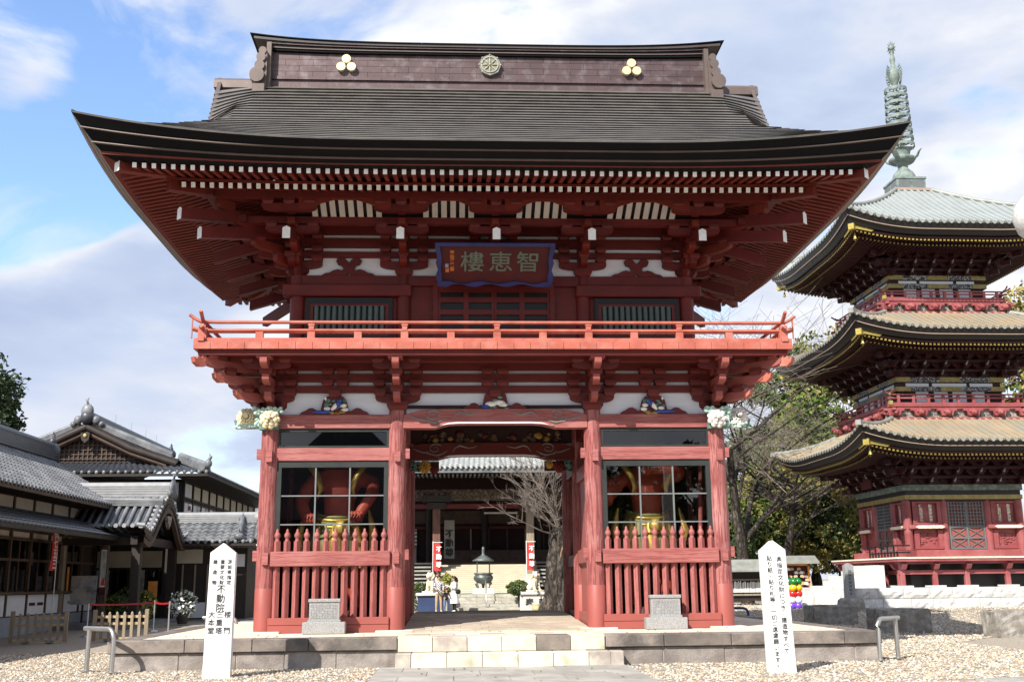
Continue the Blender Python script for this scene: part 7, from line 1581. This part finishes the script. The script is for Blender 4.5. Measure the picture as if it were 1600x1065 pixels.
def leafy_tree(name, label, x, y, h, rx, z0, seed, mats, wts=None, K=80, per=110, leaf=.16, cr=1.1, shape='round', group='trees behind the pagoda', tr_=.35, rm='bark'):
    g = np.random.default_rng(seed); t = thing(name, label, 'tree', (x, y, .3), 0, group); cs = []
    while len(cs) < K:
        u = g.uniform(-1, 1, 3)
        if np.linalg.norm(u) > 1 or np.linalg.norm(u) < .35: continue
        z = z0+(h-z0)*(u[2]+1)/2
        if shape == 'cone': f = 1.05*(1-(z-z0)/(h-z0))**.8+.08; q = np.array([u[0]*rx*f, u[1]*rx*f, z])
        else: q = np.array([u[0]*rx, u[1]*rx, z])
        cs.append(q)
    put('crown', leaf_crown('crown', cs, g.uniform(.55, 1.2, K)*cr, per, leaf, mats, seed+1, wts), t)
    mb, tw, _ = branches(h*.66, tr_, seed, .6, 2, .6, (5, 2), rm, .45, (0, 0), .36); put('trunk', mb.mesh('trunk', rm), t); return t
leafy_tree('evergreen_tree', 'tall dark evergreen rising left of the pagoda roofs', 21.5, 46, 16.5, 3.4, 3, 1, ['leaf_dark', 'leaf_bright', 'leaf_mid'], [3, 2, 3], 95, 130, .17, 1.0)
leafy_tree('evergreen_tree', 'golden olive tree crown behind the middle pagoda roof', 25.5, 47, 18.6, 4.2, 5, 2, ['leaf_olive', 'leaf_gold', 'leaf_mid'], [3, 2, 2], 110, 130, .16, 1.05)
leafy_tree('evergreen_tree', 'broad olive-green tree filling the gap below the pagoda eaves', 27.5, 43, 12.5, 4.6, 2.5, 3, ['leaf_olive', 'leaf_mid', 'leaf_gold'], [3, 3, 1], 120, 120, .16, 1.1)
leafy_tree('evergreen_tree', 'dense green tree standing behind the bare cherry', 19.0, 44, 10.5, 3.8, 2, 4, ['leaf_mid', 'leaf_bright', 'leaf_dark'], [3, 2, 2], 110, 120, .15, 1.0)
leafy_tree('evergreen_tree', 'low yellow-green tree directly left of the pagoda wall', 20.0, 34, 6.6, 3.0, 1.6, 5, ['leaf_olive', 'leaf_gold', 'leaf_dark'], [3, 3, 2], 90, 110, .12, .8)
leafy_tree('evergreen_tree', 'low dark tree behind the votive rack roof', 17.2, 37, 5.4, 2.6, 1.2, 6, ['leaf_mid', 'leaf_dark', 'leaf_olive'], [2, 3, 2], 80, 110, .12, .8)
leafy_tree('evergreen_tree', 'bright olive tree close behind the bare cherry limbs', 18.6, 38, 9.0, 3.0, 2, 13, ['leaf_olive', 'leaf_bright', 'leaf_gold'], [3, 2, 2], 110, 120, .12, .85)
leafy_tree('evergreen_tree', 'tall mixed green tree just left of the lowest pagoda roof tip', 20.8, 40, 12.2, 3.0, 3, 14, ['leaf_olive', 'leaf_mid', 'leaf_bright'], [3, 2, 2], 110, 120, .13, .9)
leafy_tree('evergreen_tree', 'yellowish tree crown right of the highest pagoda balcony', 42.0, 48, 22.5, 4.4, 8, 7, ['leaf_gold', 'leaf_olive', 'leaf_brown'], [3, 3, 2], 110, 120, .17, 1.1)
leafy_tree('evergreen_tree', 'olive tree right of the middle pagoda storey at the picture edge', 39.5, 45, 16.0, 4.2, 5, 8, ['leaf_olive', 'leaf_gold', 'leaf_mid'], [3, 2, 2], 100, 120, .17, 1.1)
leafy_tree('evergreen_tree', 'big green tree mostly hidden behind the pagoda', 33.0, 50, 17.5, 5.0, 4, 9, ['leaf_mid', 'leaf_olive', 'leaf_dark'], [3, 3, 2], 120, 120, .18, 1.2)
leafy_tree('evergreen_tree', 'green tree beyond the shed just right of the gate', 14.6, 46, 8.0, 3.2, 1.5, 10, ['leaf_mid', 'leaf_dark', 'leaf_bright'], [3, 2, 1], 90, 110, .15, .95)
leafy_tree('conifer_tree', 'huge black-green conifer at the left edge behind the tiled roofs', -34.0, 48, 18.0, 3.6, 4, 12, ['leaf_dark', 'leaf_dark', 'leaf_mid'], [4, 3, 1], 130, 150, .17, 1.15, group='far trees on the left')
def bare_tree(name, label, x, y, h, r0, seed, m, mt, spread=.9, lean=(0, 0), nk=(6, 4, 4, 4), lv=4, z=.3, start=.35, up=.5, group=None, rmin=.012, shrink=.62):
    t = thing(name, label, 'tree', (x, y, z), 0, group); mb, tw, tips = branches(h, r0, seed, spread, lv, up, nk, m, start, lean, shrink, rmin); put('trunk', mb.mesh('trunk', m), t); put('twigs', tw.mesh('twigs', mt), t, kind='stuff'); return t
bare_tree('cherry_tree', 'large leafless cherry tree with spreading grey branches right of the gate', 12.9, 27, 7.6, .34, 31, 'bark', 'twig_grey', .95, (.02, 0), (8, 5, 5, 5), 4, .3, .35, .55, 'bare trees', .008, .70)
bare_tree('cherry_tree', 'second leafless cherry with branches reaching before the pagoda eaves', 15.6, 30, 6.2, .28, 33, 'bark', 'twig_grey', 1.0, (.12, 0), (7, 5, 4, 4), 4, .3, .35, .45, 'bare trees', .008, .70)
bare_tree('cherry_tree', 'small distant leafless tree above the hall roof on the left', -30.6, 55, 8.8, .16, 35, 'twig_grey', 'twig_grey', .6, (0, 0), (10, 6, 5, 4), 4, .3, .62, .5, 'bare trees', .011, .40)
# old stump-like tree with fresh bare shoots, right of the hall steps
ot = thing('old_tree', 'thick rugged old trunk with pale bare shoots beside the hall steps', 'tree', (3.75, 27.0, .15)); rows = []
for i in range(41):
    z = 3.75*i/40; row = []
    for k in range(73):
        a = 2*pi*k/72; r = .62*(1-.16*i/40)*(1+.35*max(0, 1-z/.6)*.6)+.07*sin(a*5+z*1.3)+.05*sin(a*9-z*2.2+1)+.045*sin(a*24+z*5.1)*sin(z*4.3+a*2); row.append((.42*z/3.75+r*cos(a), r*sin(a), z))
    rows.append(row)
put('trunk', MB().grid(rows, smooth=True).add(rows[-1], [tuple(range(73))]).ball((.42, 0, 3.75), (.55, .5, .3), 0, 12, 6).mesh('trunk', 'bark'), ot)
mb = MB(); rows = []
for i in range(7):
    z = 2.3+1.1*i/6; hw = .24*sin(pi*(i+.4)/6.8); rows.append([(.42*z/3.75+.05+(z-2.3)*.25+u*hw, -.60+.03*abs(u), z) for u in (-1, -.3, .4, 1)])
put('bark_scar', MB().grid(rows).mesh('bark_scar', 'bark_bare'), ot)
g = random.Random(5); tw = MB()
for i in range(9):
    a = pi+g.uniform(-1.0, .9); el = g.uniform(.05, 1.25); d0 = Vector((cos(a)*cos(el)*.95, -.35+g.uniform(-.3, .3), sin(el))).normalized()
    def shoot(p, d, ln, r, lv):
        pts = [p]; q = p.copy(); dd = d.copy()
        for k in range(5): dd = (dd+Vector((g.uniform(-1, 1), g.uniform(-1, 1), g.uniform(-.5, .9)))*.13).normalized(); q = q+dd*ln/5; pts.append(q.copy())
        tw.tube(pts, [r*(1-.14*k) for k in range(6)], 4 if lv else 6, cap=False)
        if lv < 3:
            for j in range((5, 5, 4)[lv]):
                k = g.randrange(1, 5); nd = (dd*.8+Vector((g.uniform(-1, 1), g.uniform(-.8, .8), g.uniform(-.5, .9)))*.75).normalized(); shoot(pts[k].lerp(pts[k+1], g.random()), nd, ln*g.uniform(.38, .6), max(.008, r*.5), lv+1)
    shoot(Vector((.35, -.1, 3.5+g.uniform(-.3, .3))), d0, g.uniform(2.6, 4.0), .05, 0)
put('shoots', tw.mesh('shoots', 'twig_pale'), ot, kind='stuff')

# the precinct on the near side, behind the camera: what the gate windows mirror
oh = thing('front_hall', 'tiled hall across the yard facing the gate', 'hall', (-9, -62, 0)); put('wall', MB().b2(-8, 8, -6, 4, 0, 6.5).mesh('wall', 'brown_wood'), oh)
put('roof', MB().prism([(-11, 6.2), (-7, 8.2), (-3.2, 11.3), (-.8, 13.6), (.8, 13.6), (3.2, 11.3), (7, 8.2), (11, 6.2)], 'y', -8, 6.5).mesh('roof', 'tile_dark'), oh)
for i, (x, y, h, r, lb) in enumerate(((-30, -56, 13, 5, 'second tree left of the hall across the yard'), (-22, -60, 15, 5, 'tall tree at the left corner of the hall across the yard'), (4, -58, 11, 5, 'tree at the right corner of the hall across the yard'), (11, -55, 10, 5, 'lowest tree across the yard facing the gate'), (18, -60, 12, 5.5, 'middle tree in the row facing the pagoda'), (27, -57, 13, 5.5, 'tree facing the pagoda beside the last one'), (-38, -52, 14, 6, 'outermost tree on the ticket hall side'), (36, -54, 14, 6, 'outermost tree on the pagoda side'))): leafy_tree('yard_tree', lb, x, y, h, r, 1.5, 60+i, ['leaf_dark', 'leaf_mid'], [3, 1], 60, 60, .34, 1.5, group='trees across the front yard')

# dry leaves blown over the yard and the platform
for m_, c_ in (('dry_leaf', (.16, .085, .03)), ('dry_leaf_dark', (.07, .045, .025))): mat(m_, c_, .8, .3, 5)
n = 420; lx = rng.uniform(-11, 14, n); ly = rng.uniform(-9, 4, n); on = (abs(lx) < 7.3) & (ly > -2.5); ly[on] = rng.uniform(-2.45, -.6, on.sum()); stepz = on*PH; ok = ~((abs(lx) < 2.4) & (ly > -3.1) & (ly < -1.4)); lx, ly, stepz = lx[ok], ly[ok], stepz[ok]; n = len(lx)
a = rng.uniform(0, 6.28, n); w = rng.uniform(.018, .04, n); P_ = np.array([(-1.2, 0), (0, -.6), (1.2, 0), (0, .6)]); X_ = P_[:, 0][None]*np.cos(a)[:, None]-P_[:, 1][None]*np.sin(a)[:, None]; Y_ = P_[:, 0][None]*np.sin(a)[:, None]+P_[:, 1][None]*np.cos(a)[:, None]
Vv = np.stack([lx[:, None]+X_*w[:, None], ly[:, None]+Y_*w[:, None], (stepz+np.where(stepz > 0, .012, .035))[:, None]+rng.uniform(0, .02, (n, 4))], 2).reshape(-1, 3)
put('fallen_leaves', big_mesh('fallen_leaves', Vv, np.arange(4*n).reshape(-1, 4), ['dry_leaf', 'dry_leaf_dark'], rng.integers(0, 2, n)), kind='stuff')
